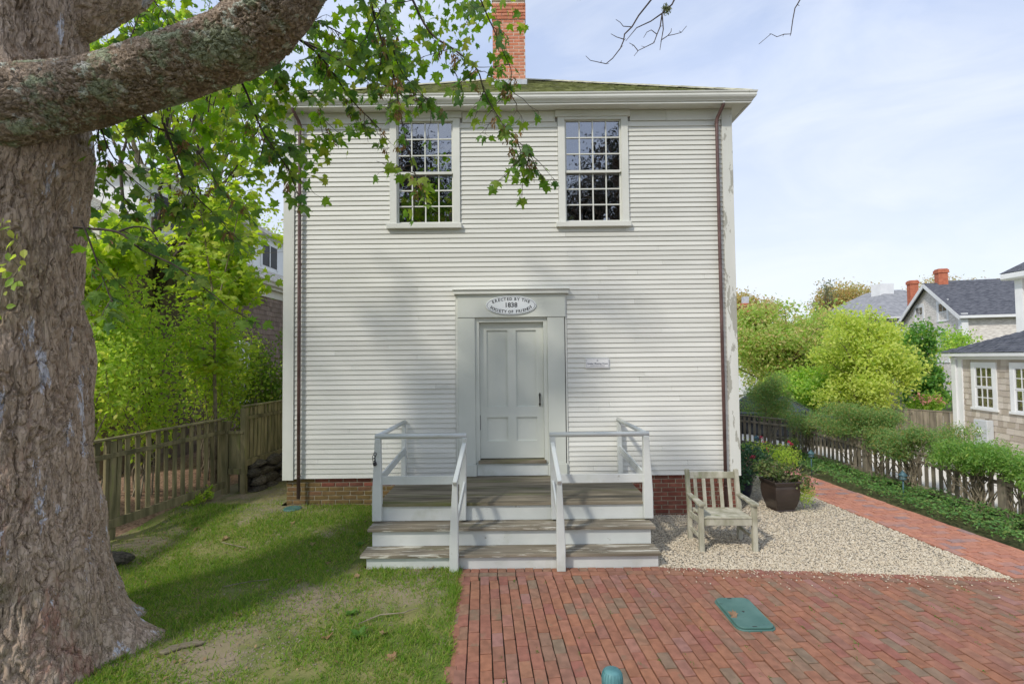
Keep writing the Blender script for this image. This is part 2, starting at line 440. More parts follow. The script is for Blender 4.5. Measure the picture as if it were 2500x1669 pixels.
M_POT2 = mat('blue_glaze', [(0.006, 0.012, 0.03, 1), (0.015, 0.025, 0.06, 1)], 3, 0.3, 0.04, 40, spec=0.6)
M_POTSOIL = mat('potting_soil', [(0.03, 0.022, 0.015, 1), (0.06, 0.045, 0.03, 1)], 20, 1.0, 0.6, 60)
M_SHW = mat('cedar_shingle', [(0.850, 0.850, 0.850, 1), (0.850, 0.850, 0.850, 1)], 7, 0.9, 0.25, 40, island=True, stretch=(3, 3, 0.7), rand=0.05,
            ramp=[(0.500, 0.432, 0.349, 1), (0.665, 0.599, 0.516, 1), (0.432, 0.366, 0.299, 1), (0.599, 0.532, 0.466, 1), (0.716, 0.650, 0.566, 1)])
M_SHW2 = mat('brown_cedar_shingle', [(0.80, 0.80, 0.80, 1), (1.12, 1.12, 1.12, 1)], 7, 0.9, 0.25, 40, island=True, stretch=(3, 3, 0.7), rand=0.05,
             ramp=[(0.22, 0.16, 0.125, 1), (0.30, 0.23, 0.19, 1), (0.18, 0.135, 0.105, 1), (0.26, 0.195, 0.16, 1)])
M_WHITE = mat('white_trim', [(0.74, 0.75, 0.76, 1), (0.81, 0.82, 0.82, 1)], 2, 0.5)
M_CREAM = mat('cream_trim', [(0.62, 0.60, 0.50, 1), (0.72, 0.70, 0.60, 1)], 2, 0.5)
M_ASPH = mat('asphalt_shingle', [(0.05, 0.055, 0.07, 1), (0.14, 0.145, 0.165, 1)], 5, 0.9, 0.3, 40, stretch=(0.6, 3, 3), detail=8)
M_ASPH2 = mat('pale_asphalt_shingle', [(0.22, 0.225, 0.24, 1), (0.32, 0.325, 0.34, 1)], 3, 0.9, 0.2, 30)
M_FARSH = mat('far_cedar', [(0.547, 0.507, 0.467, 1), (0.850, 0.811, 0.750, 1)], 4, 0.9, 0.2, 30, stretch=(1, 1, 5), detail=8)
M_BLIND = mat('window_blind', [(0.60, 0.50, 0.34, 1), (0.74, 0.63, 0.44, 1)], 3, 0.9)
M_DARKROOM = mat('dark_room', [(0.02, 0.022, 0.026, 1), (0.05, 0.05, 0.055, 1)], 2, 0.5)
M_METER = mat('meter_grey', [(0.50, 0.53, 0.55, 1), (0.58, 0.60, 0.62, 1)], 3, 0.45)
M_FARBRICK = mat('far_brick', [(0.42, 0.13, 0.075, 1), (0.55, 0.19, 0.11, 1)], 6, 0.9, 0.2, 30)
M_CARPAINT = mat('car_paint', [(0.012, 0.014, 0.018, 1), (0.016, 0.018, 0.022, 1)], 2, 0.25, spec=0.6, coat=0.8)
M_CARGLASS = mat('car_glass', [(0.03, 0.05, 0.05, 1), (0.05, 0.07, 0.07, 1)], 2, 0.05, spec=0.9)
M_TYRE = mat('tyre', [(0.015, 0.015, 0.015, 1), (0.025, 0.025, 0.025, 1)], 8, 0.9)
M_RIM = mat('rim', [(0.35, 0.36, 0.37, 1), (0.42, 0.42, 0.43, 1)], 8, 0.3, metallic=0.8)
# bark
def barkmat(name, cols, lichen, scale, stretch):
    m = bpy.data.materials.new(name); m.use_nodes = True
    N, L = m.node_tree.nodes, m.node_tree.links
    N.clear()
    out = N.new('ShaderNodeOutputMaterial'); bs = N.new('ShaderNodeBsdfPrincipled'); bs.inputs['Roughness'].default_value = .95; bs.inputs['Specular IOR Level'].default_value = .15
    tc = N.new('ShaderNodeTexCoord'); mp = N.new('ShaderNodeMapping'); mp.inputs['Scale'].default_value = stretch
    L.new(tc.outputs['Object'], mp.inputs['Vector'])
    nz = N.new('ShaderNodeTexNoise'); nz.inputs['Scale'].default_value = 6; nz.inputs['Detail'].default_value = 4
    L.new(mp.outputs[0], nz.inputs['Vector'])
    ad = N.new('ShaderNodeVectorMath'); ad.operation = 'MULTIPLY_ADD'; ad.inputs[1].default_value = (.16, .16, .16)
    L.new(nz.outputs['Color'], ad.inputs[0]); L.new(mp.outputs[0], ad.inputs[2])
    def fissure(sc, w):
        f_ = N.new('ShaderNodeTexNoise'); f_.inputs['Scale'].default_value = sc; f_.inputs['Detail'].default_value = 3.5; f_.inputs['Roughness'].default_value = .55
        L.new(ad.outputs[0], f_.inputs['Vector'])
        d_ = N.new('ShaderNodeMath'); d_.operation = 'SUBTRACT'; d_.inputs[1].default_value = .5; L.new(f_.outputs['Fac'], d_.inputs[0])
        ab = N.new('ShaderNodeMath'); ab.operation = 'ABSOLUTE'; L.new(d_.outputs[0], ab.inputs[0])
        mr_ = N.new('ShaderNodeMapRange'); mr_.inputs['From Max'].default_value = w; L.new(ab.outputs[0], mr_.inputs['Value'])
        return f_, mr_
    fn, fa = fissure(scale, .035)
    fn2, fb_ = fissure(scale * 2.3, .04)
    sp = fn
    n2 = N.new('ShaderNodeTexNoise'); n2.inputs['Scale'].default_value = 30; n2.inputs['Detail'].default_value = 8; L.new(mp.outputs[0], n2.inputs['Vector'])
    mx = N.new('ShaderNodeMath'); mx.operation = 'MULTIPLY_ADD'; mx.inputs[1].default_value = .55
    L.new(fn.outputs['Fac'], mx.inputs[0])
    n2s = N.new('ShaderNodeMath'); n2s.operation = 'MULTIPLY'; n2s.inputs[1].default_value = .75; L.new(n2.outputs['Fac'], n2s.inputs[0]); L.new(n2s.outputs[0], mx.inputs[2])
    cr = N.new('ShaderNodeValToRGB'); el = cr.color_ramp.elements
    el[0].position = .30; el[0].color = cols[0]; el[1].position = .95; el[1].color = cols[-1]
    for i, c in enumerate(cols[1:-1]):
        e = el.new(.30 + .65 * (i + 1) / (len(cols) - 1)); e.color = c
    L.new(mx.outputs[0], cr.inputs[0]); col = cr.outputs[0]
    for lc, ls, lt, lf in lichen:
        ln = N.new('ShaderNodeTexNoise'); ln.inputs['Scale'].default_value = ls; ln.inputs['Detail'].default_value = 7; ln.inputs['Roughness'].default_value = .7
        L.new(mp.outputs[0], ln.inputs['Vector'])
        r_ = N.new('ShaderNodeMapRange'); r_.inputs['From Min'].default_value = lt; r_.inputs['From Max'].default_value = lt + lf; L.new(ln.outputs['Fac'], r_.inputs['Value'])
        pm = N.new('ShaderNodeMix'); pm.data_type = 'RGBA'; L.new(r_.outputs[0], pm.inputs[0]); L.new(col, pm.inputs[6]); pm.inputs[7].default_value = lc; col = pm.outputs[2]
    L.new(col, bs.inputs['Base Color'])
    me = N.new('ShaderNodeMath'); me.operation = 'MULTIPLY_ADD'; me.inputs[1].default_value = .5; L.new(fb_.outputs[0], me.inputs[0]); L.new(fa.outputs[0], me.inputs[2])
    hs = N.new('ShaderNodeMath'); hs.operation = 'MULTIPLY_ADD'; hs.inputs[1].default_value = .55; L.new(n2.outputs['Fac'], hs.inputs[0]); L.new(me.outputs[0], hs.inputs[2])
    bp = N.new('ShaderNodeBump'); bp.inputs['Strength'].default_value = 1.0; bp.inputs['Distance'].default_value = .010
    L.new(hs.outputs[0], bp.inputs['Height']); L.new(bp.outputs[0], bs.inputs['Normal'])
    L.new(bs.outputs[0], out.inputs['Surface'])
    return m
M_BARK = barkmat('maple_bark', [(0.25, 0.17, 0.115, 1), (0.40, 0.295, 0.215, 1), (0.50, 0.385, 0.295, 1), (0.63, 0.51, 0.42, 1)],
                 [((0.36, 0.20, 0.15, 1), 1.6, .60, .08), ((0.20, 0.19, 0.10, 1), 1.1, .60, .10), ((0.62, 0.60, 0.64, 1), 5.5, .585, .02)], 13, (1, 1, .26))
M_LIMBBARK = barkmat('lichen_bark', [(0.15, 0.105, 0.07, 1), (0.28, 0.21, 0.15, 1), (0.39, 0.305, 0.235, 1), (0.52, 0.43, 0.35, 1)],
                     [((0.33, 0.36, 0.24, 1), 3.0, .52, .05), ((0.56, 0.58, 0.49, 1), 7.0, .575, .03), ((0.50, 0.48, 0.44, 1), 4.0, .61, .03)], 16, (1, 1, 1))
M_TWIG = mat('twig_bark', [(0.055, 0.042, 0.034, 1), (0.11, 0.085, 0.07, 1)], 20, 0.9)
M_STEM = mat('shrub_stem', [(0.16, 0.13, 0.09, 1), (0.30, 0.26, 0.19, 1)], 12, 0.9, rand=0.1)
M_STEMD = mat('dark_stem', [(0.10, 0.06, 0.045, 1), (0.17, 0.11, 0.085, 1)], 12, 0.9, rand=0.1)

def leafmat(name, ramp, trans=0.35, rough=0.55):
    return mat(name, [(0.85, 0.85, 0.85, 1), (1.12, 1.12, 1.12, 1)], 6, rough, 0.0, island=True, ramp=ramp, trans=trans, spec=0.35)
L_MAPLE = leafmat('maple_leaf', [(0.084, 0.174, 0.047, 1), (0.148, 0.265, 0.044, 1), (0.199, 0.316, 0.047, 1), (0.091, 0.174, 0.062, 1), (0.270, 0.349, 0.055, 1), (0.115, 0.214, 0.041, 1)], 0.55)
L_MAPLE2 = leafmat('sunlit_maple_leaf', [(0.13, 0.25, 0.032, 1), (0.19, 0.32, 0.036, 1), (0.10, 0.20, 0.032, 1), (0.26, 0.36, 0.05, 1), (0.30, 0.32, 0.07, 1)], 0.55)
L_SILHOUETTE = leafmat('silhouette_leaf', [(0.025, 0.03, 0.018, 1), (0.04, 0.045, 0.025, 1)], 0.1)  # shade put into the leaf colour: mirrored crowns read as near-black silhouettes
L_SEED = leafmat('dry_samara', [(0.25, 0.15, 0.06, 1), (0.32, 0.20, 0.08, 1), (0.20, 0.11, 0.05, 1)], 0.25)
L_LIME = leafmat('lime_leaf', [(0.377, 0.512, 0.085, 1), (0.503, 0.597, 0.095, 1), (0.287, 0.440, 0.085, 1), (0.628, 0.639, 0.144, 1)], 0.62)
L_PRIVET = leafmat('privet_leaf', [(0.363, 0.516, 0.095, 1), (0.510, 0.636, 0.126, 1), (0.277, 0.428, 0.088, 1), (0.660, 0.680, 0.159, 1)], 0.62)
L_DARKPRIVET = leafmat('dark_privet_leaf', [(0.164, 0.284, 0.060, 1), (0.224, 0.370, 0.068, 1), (0.269, 0.272, 0.085, 1)], 0.5)
L_BAY = leafmat('bayberry_leaf', [(0.182, 0.331, 0.098, 1), (0.244, 0.388, 0.109, 1), (0.133, 0.263, 0.086, 1), (0.315, 0.366, 0.121, 1), (0.388, 0.319, 0.109, 1)], 0.45)
L_BAY2 = leafmat('bayberry_leaf_bright', [(0.204, 0.376, 0.083, 1), (0.269, 0.447, 0.093, 1), (0.159, 0.312, 0.083, 1), (0.364, 0.457, 0.105, 1)], 0.45)
L_GCOVER = leafmat('ground_cover_leaf', [(0.129, 0.279, 0.083, 1), (0.199, 0.373, 0.093, 1), (0.093, 0.222, 0.070, 1), (0.302, 0.396, 0.116, 1)], 0.4)
L_YELLOW = leafmat('yellow_green_leaf', [(0.524, 0.603, 0.136, 1), (0.641, 0.682, 0.167, 1), (0.437, 0.551, 0.121, 1), (0.651, 0.682, 0.212, 1), (0.349, 0.498, 0.107, 1)], 0.5)
L_OLIVE = leafmat('olive_leaf', [(0.359, 0.497, 0.124, 1), (0.469, 0.580, 0.166, 1), (0.635, 0.552, 0.248, 1), (0.304, 0.469, 0.110, 1), (0.690, 0.510, 0.276, 1), (0.414, 0.580, 0.124, 1), (0.276, 0.442, 0.110, 1)], 0.5)
L_FRESH = leafmat('fresh_green_leaf', [(0.306, 0.499, 0.096, 1), (0.460, 0.635, 0.127, 1), (0.245, 0.408, 0.096, 1), (0.612, 0.680, 0.160, 1)], 0.55)
L_DEEP = leafmat('deep_green_leaf', [(0.128, 0.302, 0.071, 1), (0.209, 0.409, 0.084, 1), (0.099, 0.237, 0.071, 1), (0.393, 0.475, 0.084, 1)], 0.5)
L_AUTUMN = leafmat('autumn_leaf', [(0.511, 0.391, 0.183, 1), (0.620, 0.429, 0.205, 1), (0.365, 0.391, 0.164, 1), (0.474, 0.488, 0.205, 1), (0.655, 0.468, 0.164, 1)], 0.5)
L_FARGREEN = leafmat('muted_green_leaf', [(0.16, 0.20, 0.11, 1), (0.20, 0.24, 0.13, 1), (0.24, 0.24, 0.13, 1)], 0.35)  # dull green for the sparse skyline trees and the twig moss
L_GRASS = leafmat('grass_blade', [(0.160, 0.290, 0.041, 1), (0.225, 0.377, 0.052, 1), (0.131, 0.239, 0.038, 1), (0.319, 0.392, 0.080, 1), (0.392, 0.362, 0.145, 1)], 0.45, 0.7)
L_WEED = leafmat('weed_leaf', [(0.09, 0.20, 0.03, 1), (0.12, 0.24, 0.04, 1)], 0.35)
L_DEAD = leafmat('dead_leaf', [(0.30, 0.18, 0.09, 1), (0.22, 0.13, 0.08, 1), (0.38, 0.25, 0.14, 1), (0.18, 0.12, 0.09, 1)], 0.15)
L_PINK = leafmat('pink_petal', [(0.70, 0.32, 0.28, 1), (0.75, 0.42, 0.36, 1), (0.62, 0.24, 0.24, 1)], 0.3)
L_RED = leafmat('magenta_petal', [(0.60, 0.05, 0.10, 1), (0.55, 0.10, 0.16, 1)], 0.25)
L_FOL2 = leafmat('planter_leaf', [(0.10, 0.18, 0.045, 1), (0.15, 0.21, 0.06, 1), (0.20, 0.20, 0.08, 1), (0.07, 0.14, 0.04, 1)], 0.3)
L_ROSE = leafmat('rose_leaf', [(0.045, 0.11, 0.045, 1), (0.06, 0.14, 0.05, 1), (0.035, 0.085, 0.04, 1)], 0.25)

# ------------------------------------------------------------------ helpers: foliage
def norm(a):
    return a / np.maximum(np.linalg.norm(a, axis=-1, keepdims=True), 1e-9)

_half = [(0.10, 0.03), (0.30, -0.06), (0.28, 0.12), (0.56, 0.16), (0.42, 0.30), (0.54, 0.56), (0.28, 0.52), (0.16, 0.66), (0.13, 0.86)]
def _maple():
    out = [(0, 0)] + _half + [(0, 1.0)] + [(-x, y) for x, y in reversed(_half)]
    v = [(0, 0.34, 0.0)] + [(x, y, -0.55 * x * x - 0.26 * y * y + 0.10 * abs(x)) for x, y in out]
    n = len(out)
    f = [(0, 1 + i, 1 + (i + 1) % n) for i in range(n)]
    return np.array(v, float) - np.array([0, 0.0, 0]), np.array(f)
T_MAPLE = _maple()
T_DIA = (np.array([(0, 0, 0), (0.28, 0.45, 0.07), (0, 1, -0.03), (-0.28, 0.45, 0.07)], float), np.array([(0, 1, 2), (0, 2, 3)]))
T_LONG = (np.array([(0, 0, 0), (0.15, 0.5, 0.04), (0, 1, -0.03), (-0.15, 0.5, 0.04)], float), np.array([(0, 1, 2), (0, 2, 3)]))
T_OVAL = (np.array([(0, 0, 0), (0.26, 0.25, 0.05), (0.28, 0.62, 0.05), (0, 1, -0.05), (-0.28, 0.62, 0.05), (-0.26, 0.25, 0.05), (0, 0.5, 0)], float),
          np.array([(6, 0, 1), (6, 1, 2), (6, 2, 3), (6, 3, 4), (6, 4, 5), (6, 5, 0)]))
T_BLADE = (np.array([(-0.085, 0, 0), (0.085, 0, 0), (0, 1, 0.18)], float), np.array([(0, 1, 2)]))

def leaf_frames(axis, nrm):
    y = norm(axis); z = norm(nrm - (nrm * y).sum(-1, keepdims=True) * y); x = np.cross(y, z)
    return np.stack([x, y, z], -1)

def leaf_mesh(name, tmpl, pos, axis, nrm, size, m, off=(0, 0, 0)):
    tv, tf = tmpl
    fr = leaf_frames(axis, nrm)
    v = np.einsum('nij,kj->nki', fr, tv) * size[:, None, None] + (pos - np.array(off))[:, None, :]
    n, k = len(pos), len(tv)
    f = (tf[None] + (np.arange(n) * k)[:, None, None]).reshape(-1, 3)
    return np_mesh(name, v.reshape(-1, 3), f, m)

def rand_unit(n):
    return norm(rng.normal(size=(n, 3)))

def blob_points(blobs, n, shell=0.55, clump=0, clump_r=0.15):
    """points inside ellipsoids (cx,cy,cz,rx,ry,rz), denser towards the rim; optionally gathered into clumps"""
    vol = np.array([b[3] * b[4] * b[5] for b in blobs]) ** (2 / 3)
    m = n if not clump else max(1, n // clump)
    idx = rng.choice(len(blobs), m, p=vol / vol.sum())
    B = np.array(blobs)[idx]
    rad = shell + (1 - shell) * rng.random(m)
    rad = np.where(rng.random(m) < 0.25, rng.random(m) ** 0.5, rad)
    p = B[:, :3] + rand_unit(m) * B[:, 3:] * rad[:, None]
    if clump:
        p = np.repeat(p, clump, 0) + rng.normal(size=(m * clump, 3)) * clump_r
    return p

def foliage(name, blobs, n, size, m, parent, tmpl=T_DIA, shell=0.55, clump=8, clump_r=0.12, up=0.6, droop=0.2, zmin=None, kind=None):
    p = blob_points(blobs, n, shell, clump, clump_r)
    if zmin is not None: p = p[p[:, 2] > zmin]
    k = len(p)
    ax = rand_unit(k); ax[:, 2] -= droop
    nr = rand_unit(k); nr[:, 2] += up
    sz = size * (0.6 + 0.8 * rng.random(k))
    off = _w(parent) if parent is not None else Vector((0, 0, 0))
    o = mesh_obj(name, leaf_mesh(name, tmpl, p, ax, nr, sz, m, tuple(off)), parent, off)
    if kind: o['kind'] = kind
    return o

def wig(a, b, n=5, amp=0.05):
    a, b = Vector(a), Vector(b); L_ = (b - a).length
    pts = []
    for i in range(n + 1):
        t = i / n
        w = math.sin(t * math.pi) * amp * L_
        pts.append(a.lerp(b, t) + Vector((random.uniform(-w, w), random.uniform(-w, w), random.uniform(-w, w) * 0.5)))
    return pts

def taper(n, r0, r1):
    return [r0 + (r1 - r0) * i / n for i in range(n + 1)]

def tree(name, label, base, height, blobs, n, size, lm, trunk_r=0.12, group=None, wood=None, tmpl=T_DIA, clump=10, clump_r=0.22, cat='tree', forks=None, shell=0.5, up=0.7, multi=1):
    wood = wood or M_STEM
    t = thing(name, label, cat, base, group)
    mb = MB(); b = Vector(base)
    top = b + Vector((0, 0, height * 0.55))
    for q in range(multi):
        bb = b + (Vector((random.uniform(-.35, .35), random.uniform(-.2, .2), 0)) if multi > 1 else Vector())
        tt = top + (Vector((random.uniform(-.9, .9), random.uniform(-.5, .5), random.uniform(-.3, .3))) if multi > 1 else Vector())
        mb.tube(wig(bb - Vector((0, 0, .1)), tt, 6, 0.03), taper(6, trunk_r, trunk_r * 0.55), 7)
    mb.build('trunk', wood, t, smooth=True)
    lb = MB()
    for bl in blobs:
        c = Vector(bl[:3])
        s = b.lerp(top, random.uniform(0.55, 1.0))
        if c.z < s.z: s = b.lerp(top, max(0.2, min(1, (c.z - b.z) / (top.z - b.z) * 0.6)))
        lb.tube(wig(s, c, 5, 0.06), taper(5, trunk_r * 0.5, trunk_r * 0.15), 5)
        for q in range(5):
            e = c + Vector((random.uniform(-1, 1) * bl[3], random.uniform(-1, 1) * bl[4], random.uniform(-.8, .9) * bl[5])) * 0.85
            lb.tube(wig(s.lerp(c, random.uniform(.5, 1)), e, 4, 0.08), taper(4, trunk_r * 0.16, trunk_r * 0.05), 4, False)
    lb.build('limbs', wood, t, smooth=True)
    foliage('crown', blobs, n, size, lm, t, tmpl, shell, clump, clump_r, up)
    return t

def spread(cx, cy, cz, rx, ry, rz, k, rr=(0.35, 0.5), flat=1.0):
    """a lumpy crown: k smaller blobs spread through one ellipsoid"""
    out = []
    for i in range(k):
        u = Vector((random.gauss(0, 1), random.gauss(0, 1), random.gauss(0, 1))).normalized() * random.random() ** 0.4 * 0.75
        f = random.uniform(*rr)
        out.append((cx + u.x * rx, cy + u.y * ry, cz + u.z * rz, rx * f, ry * f, rz * f * flat))
    return out

def sstep(t):
    t = np.clip(t, 0, 1)
    return t * t * (3 - 2 * t)

# ------------------------------------------------------------------ ground
def gz(x, y):
    x = np.asarray(x, float); y = np.asarray(y, float)
    z = 0.20 * sstep((-0.7 - x) / 1.9) * sstep((y - 5.7) / 1.7)
    z = np.maximum(z, 0.16 * sstep((-4.2 - x) / 0.8) * sstep((y - 4.8) / 1.2))
    z = z + 0.22 * sstep((-5.2 - x) / 1.2)
    z = z - 0.28 * sstep((x - 7.2) / 1.6)
    return z
def gzf(x, y): return float(gz(x, y))

def sheet(name, poly, m, dz, res=0.12, kind='structure', noise=0.0):
    """a piece of ground inside a polygon, following the terrain"""
    P = np.array(poly, float)
    x0, y0 = P.min(0); x1, y1 = P.max(0)
    xs = np.linspace(x0, x1, max(2, int((x1 - x0) / res) + 1)); ys = np.linspace(y0, y1, max(2, int((y1 - y0) / res) + 1))
    bm = bmesh.new()
    bv = [bm.verts.new((p[0], p[1], 0)) for p in P]
    bm.faces.new(bv)
    for c in xs[1:-1]:
        bmesh.ops.bisect_plane(bm, geom=bm.verts[:] + bm.edges[:] + bm.faces[:], plane_co=(c, 0, 0), plane_no=(1, 0, 0))
    for c in ys[1:-1]:
        bmesh.ops.bisect_plane(bm, geom=bm.verts[:] + bm.edges[:] + bm.faces[:], plane_co=(0, c, 0), plane_no=(0, 1, 0))
    for v in bm.verts:
        v.co.z = gzf(v.co.x, v.co.y) + dz + (random.uniform(-noise, noise) if noise else 0)
    bmesh.ops.recalc_face_normals(bm, faces=bm.faces)
    me = bpy.data.meshes.new(name); bm.to_mesh(me); bm.free()
    if sum(p.normal.z for p in me.polygons) < 0: me.flip_normals()
    me.materials.append(m)
    o = mesh_obj(name, me)
    if kind: o['kind'] = kind
    return o

def ground():
    xs = np.concatenate([[-700, -300, -120, -60, -30, -18], np.arange(-12, 14.01, 0.4), [18, 30, 60, 120, 300, 700]])
    ys = np.concatenate([[-700, -300, -100, -40, -15], np.arange(-6, 20.01, 0.4), [30, 50, 90, 150, 300, 900]])
    X, Y = np.meshgrid(xs, ys)
    Z = gz(X, Y) - 0.09
    v = np.stack([X, Y, Z], -1).reshape(-1, 3)
    nx, ny = len(xs), len(ys)
    i = np.arange(nx * ny).reshape(ny, nx)
    f = np.stack([i[:-1, :-1], i[:-1, 1:], i[1:, 1:], i[1:, :-1]], -1).reshape(-1, 4)
    o = mesh_obj('ground', np_mesh('ground', v, f, M_GROUND))
    o['kind'] = 'structure'
ground()
LAWN = [(-5.15, 1.5), (-0.38, 1.5), (-0.50, 3.74), (-0.63, 5.76), (-0.63, 5.80), (-1.74, 5.80), (-1.74, 7.60), (-3.56, 7.60), (-3.56, 12.0), (-4.50, 12.0), (-5.15, 8.2)]
sheet('lawn', LAWN, M_LAWN, 0.0, 0.15)
sheet('mulch_bed', [(-12, 3), (-5.15, 3), (-5.15, 8.2), (-4.5, 12), (-4.5, 22), (-12, 22)], M_MULCH, 0.0, 0.3)
sheet('gravel_bed', [(1.66, 5.725), (2.065, 5.685), (3.39, 5.57), (4.215, 5.466), (5.345, 5.345), (5.12, 8.56), (4.98, 11.5), (3.5, 11.5), (3.49, 7.66), (1.66, 7.66)], M_GRAVELB, -0.02, 0.3)
sheet('street', [(7.45, 2), (7.3, 8), (7.05, 12.3), (5.2, 14.7), (3.7, 16), (3.7, 24), (20, 24), (20, 2)], M_STREET, 0.0, 0.5)

# ------------------------------------------------------------------ brick paving
BR_L, BR_W, BR_H = 0.202, 0.0935, 0.057
def brick_mesh(name, lx, ly, lz, m, seed):
    random.seed(seed)
    mb = MB().box(-lx/2, lx/2, -ly/2, ly/2, -lz, 0)
    me = mb.mesh(name, m, bevel=0.004)
    for v in me.vertices:
        v.co.x += random.uniform(-.002, .002); v.co.y += random.uniform(-.002, .002); v.co.z += random.uniform(-.0012, .0012)
    return me

def pave(base_obj, items, mlong, big=300, name='brick'):
    """items: (x, y, rot, length-scale). The ones nearest the camera are objects, the rest one joined part"""
    items = sorted(items, key=lambda t: t[0] ** 2 + t[1] ** 2)
    vis = [t for t in items if t[1] > 3.2 and abs(t[0]) < 1.06 * t[1] + 0.2]
    vs = set(id(t) for t in vis[:big])
    far_v, far_f = [], []
    tm = mlong[0]
    tv = np.array([v.co[:] for v in tm.vertices]); tf = [tuple(p.vertices) for p in tm.polygons]
    cnt = 0
    for t in items:
        x, y, r, s = t
        dz = random.gauss(0, .0022)
        tx, ty = random.gauss(0, .014), random.gauss(0, .010)
        rr = r + random.gauss(0, 0.010)
        if id(t) in vs:
            mesh_obj(name, random.choice(mlong), base_obj, (x, y, dz), (tx, ty, rr), (s, 1, 1))
        else:
            m3 = np.array(Euler((tx, ty, rr)).to_matrix())
            q = (tv * np.array([s, 1, 1])) @ m3.T + np.array([x, y, dz])
            b = len(far_v) and cnt * len(tv)
            far_v.append(q); far_f += [tuple(i + b for i in f) for f in tf]
            cnt += 1
    if far_v:
        me = bpy.data.meshes.new('paving_bricks')
        me.from_pydata(np.concatenate(far_v).tolist(), [], far_f)
        me.materials.append(tm.materials[0])
        o = mesh_obj('paving_bricks', me, base_obj)
        o['kind'] = 'stuff'

def patio_edge(x):
    pts = [(-9, 5.76), (1.66, 5.735), (2.065, 5.69), (3.39, 5.575), (4.215, 5.47), (5.345, 5.35), (9, 4.98)]
    for (a, ya), (b, yb) in zip(pts, pts[1:]):
        if a <= x <= b: return ya + (yb - ya) * (x - a) / (b - a)
    return 5.0
def left_edge(y): return -0.63 + (5.76 - y) * 0.061

def patio():
    base = sheet('brick_patio', [(-0.36, 1.5), (9, 1.5), (9, 4.98), (5.345, 5.35), (4.215, 5.47), (3.39, 5.575), (1.66, 5.735), (-0.63, 5.76)], M_SAND, -0.022, 0.6)
    ml = [brick_mesh('brick', BR_L, BR_W, BR_H, M_PAVER, s) for s in (1, 2, 3, 4, 5)]
    items = []
    # header row and stretcher row along the steps and gravel
    x = -0.60
    while x < 6.4:
        e = patio_edge(x + .05); a = math.atan2(patio_edge(x + .1) - patio_edge(x), .1)
        items.append((x + .05, e - 0.035, a, 0.48)); x += 0.1025
    x = -0.60
    while x < 6.4:
        e = patio_edge(x + .1); a = math.atan2(patio_edge(x + .2) - patio_edge(x), .2)
        items.append((x + .1, e - 0.035 - 0.101, a, 0.99)); x += 0.206
    # columns running away from the viewer
    k = 0
    tilt = 0.0
    while True:
        xc = left_edge(4.5) + 0.085 + k * 0.1022
        if xc > 6.6: break
        y = patio_edge(xc) - 0.035 - 0.155 - (0.10 if k % 2 else 0.0)
        if k % 2:
            ye = patio_edge(xc) - 0.035 - 0.155 - 0.048; items.append((xc + (4.5 - ye) * 0.075, ye, math.pi / 2 + 0.075, 0.47))
        lean = 0.062 + 0.03 * min(1, k / 50)
        while y > 1.7:
            yc = y - 0.1015
            items.append((xc + (4.5 - yc) * lean, yc, math.pi / 2 + lean, 0.985)); y -= 0.2055
        k += 1
    # edging of split bricks beside the lawn
    y = 5.6
    while y > 1.8:
        items.append((left_edge(y) + 0.02, y - .1, math.pi / 2 + 0.06, 0.97)); y -= 0.206
    pave(base, items, ml)
random.seed(3)
patio()

def path():
    L0, L1 = np.array([5.362, 5.348]), np.array([5.12, 8.563])
    d = (L1 - L0) / np.linalg.norm(L1 - L0); n = np.array([d[1], -d[0]])
    far = L0 + d * 9.5
    base = sheet('brick_path', [tuple(L0 - d * 0.05), tuple(L0 - d * .05 + n * 0.90), tuple(far + n * 0.90), tuple(far)], M_SAND, -0.022, 0.6)
    ml = [brick_mesh('brick', BR_L, BR_W, BR_H, M_PAVER2, s) for s in (11, 12, 13, 14)]
    items = []
    a0 = math.atan2(d[1], d[0]); a1 = math.atan2(n[1], n[0])
    s = 0.02
    while s < 9.4:
        for e in (0.05, 0.85):
            p = L0 + d * (s + .1) + n * e; items.append((p[0], p[1], a0, 0.99))
        s += 0.2055
    row = 0; s = 0.05
    while s < 9.3:
        o = 0.103 + (0.10 if row % 2 else 0.0)
        if row % 2:
            p = L0 + d * s + n * (0.103 + 0.047); items.append((p[0], p[1], a1, 0.46))
        while o < 0.80:
            w = min(0.2, 0.797 - o)
            if w > 0.04:
                p = L0 + d * s + n * (o + w / 2); items.append((p[0], p[1], a1, w / 0.2 * 0.95))
            o += 0.2035
        s += 0.1015; row += 1
    pave(base, items, ml)
path()

# ------------------------------------------------------------------ the meeting house
D = 7.65
XL, XR = -3.545, 3.49
ZB, ZF, ZS = 0.595, 6.108, 6.292        # siding bottom, frieze bottom, soffit
HD = 7.0                                 # depth of the house
house = thing('meeting_house', 'grey-white clapboard meeting house with hip roof, brick chimney and two tall sash windows', 'house', (0, D, 0))
DX0, DX1, DZ1 = -0.872, 0.850, 3.45      # door surround
WINS = [(-1.886, -0.786), (0.754, 1.854)]
WZ0, WZ1 = 4.424, 6.297

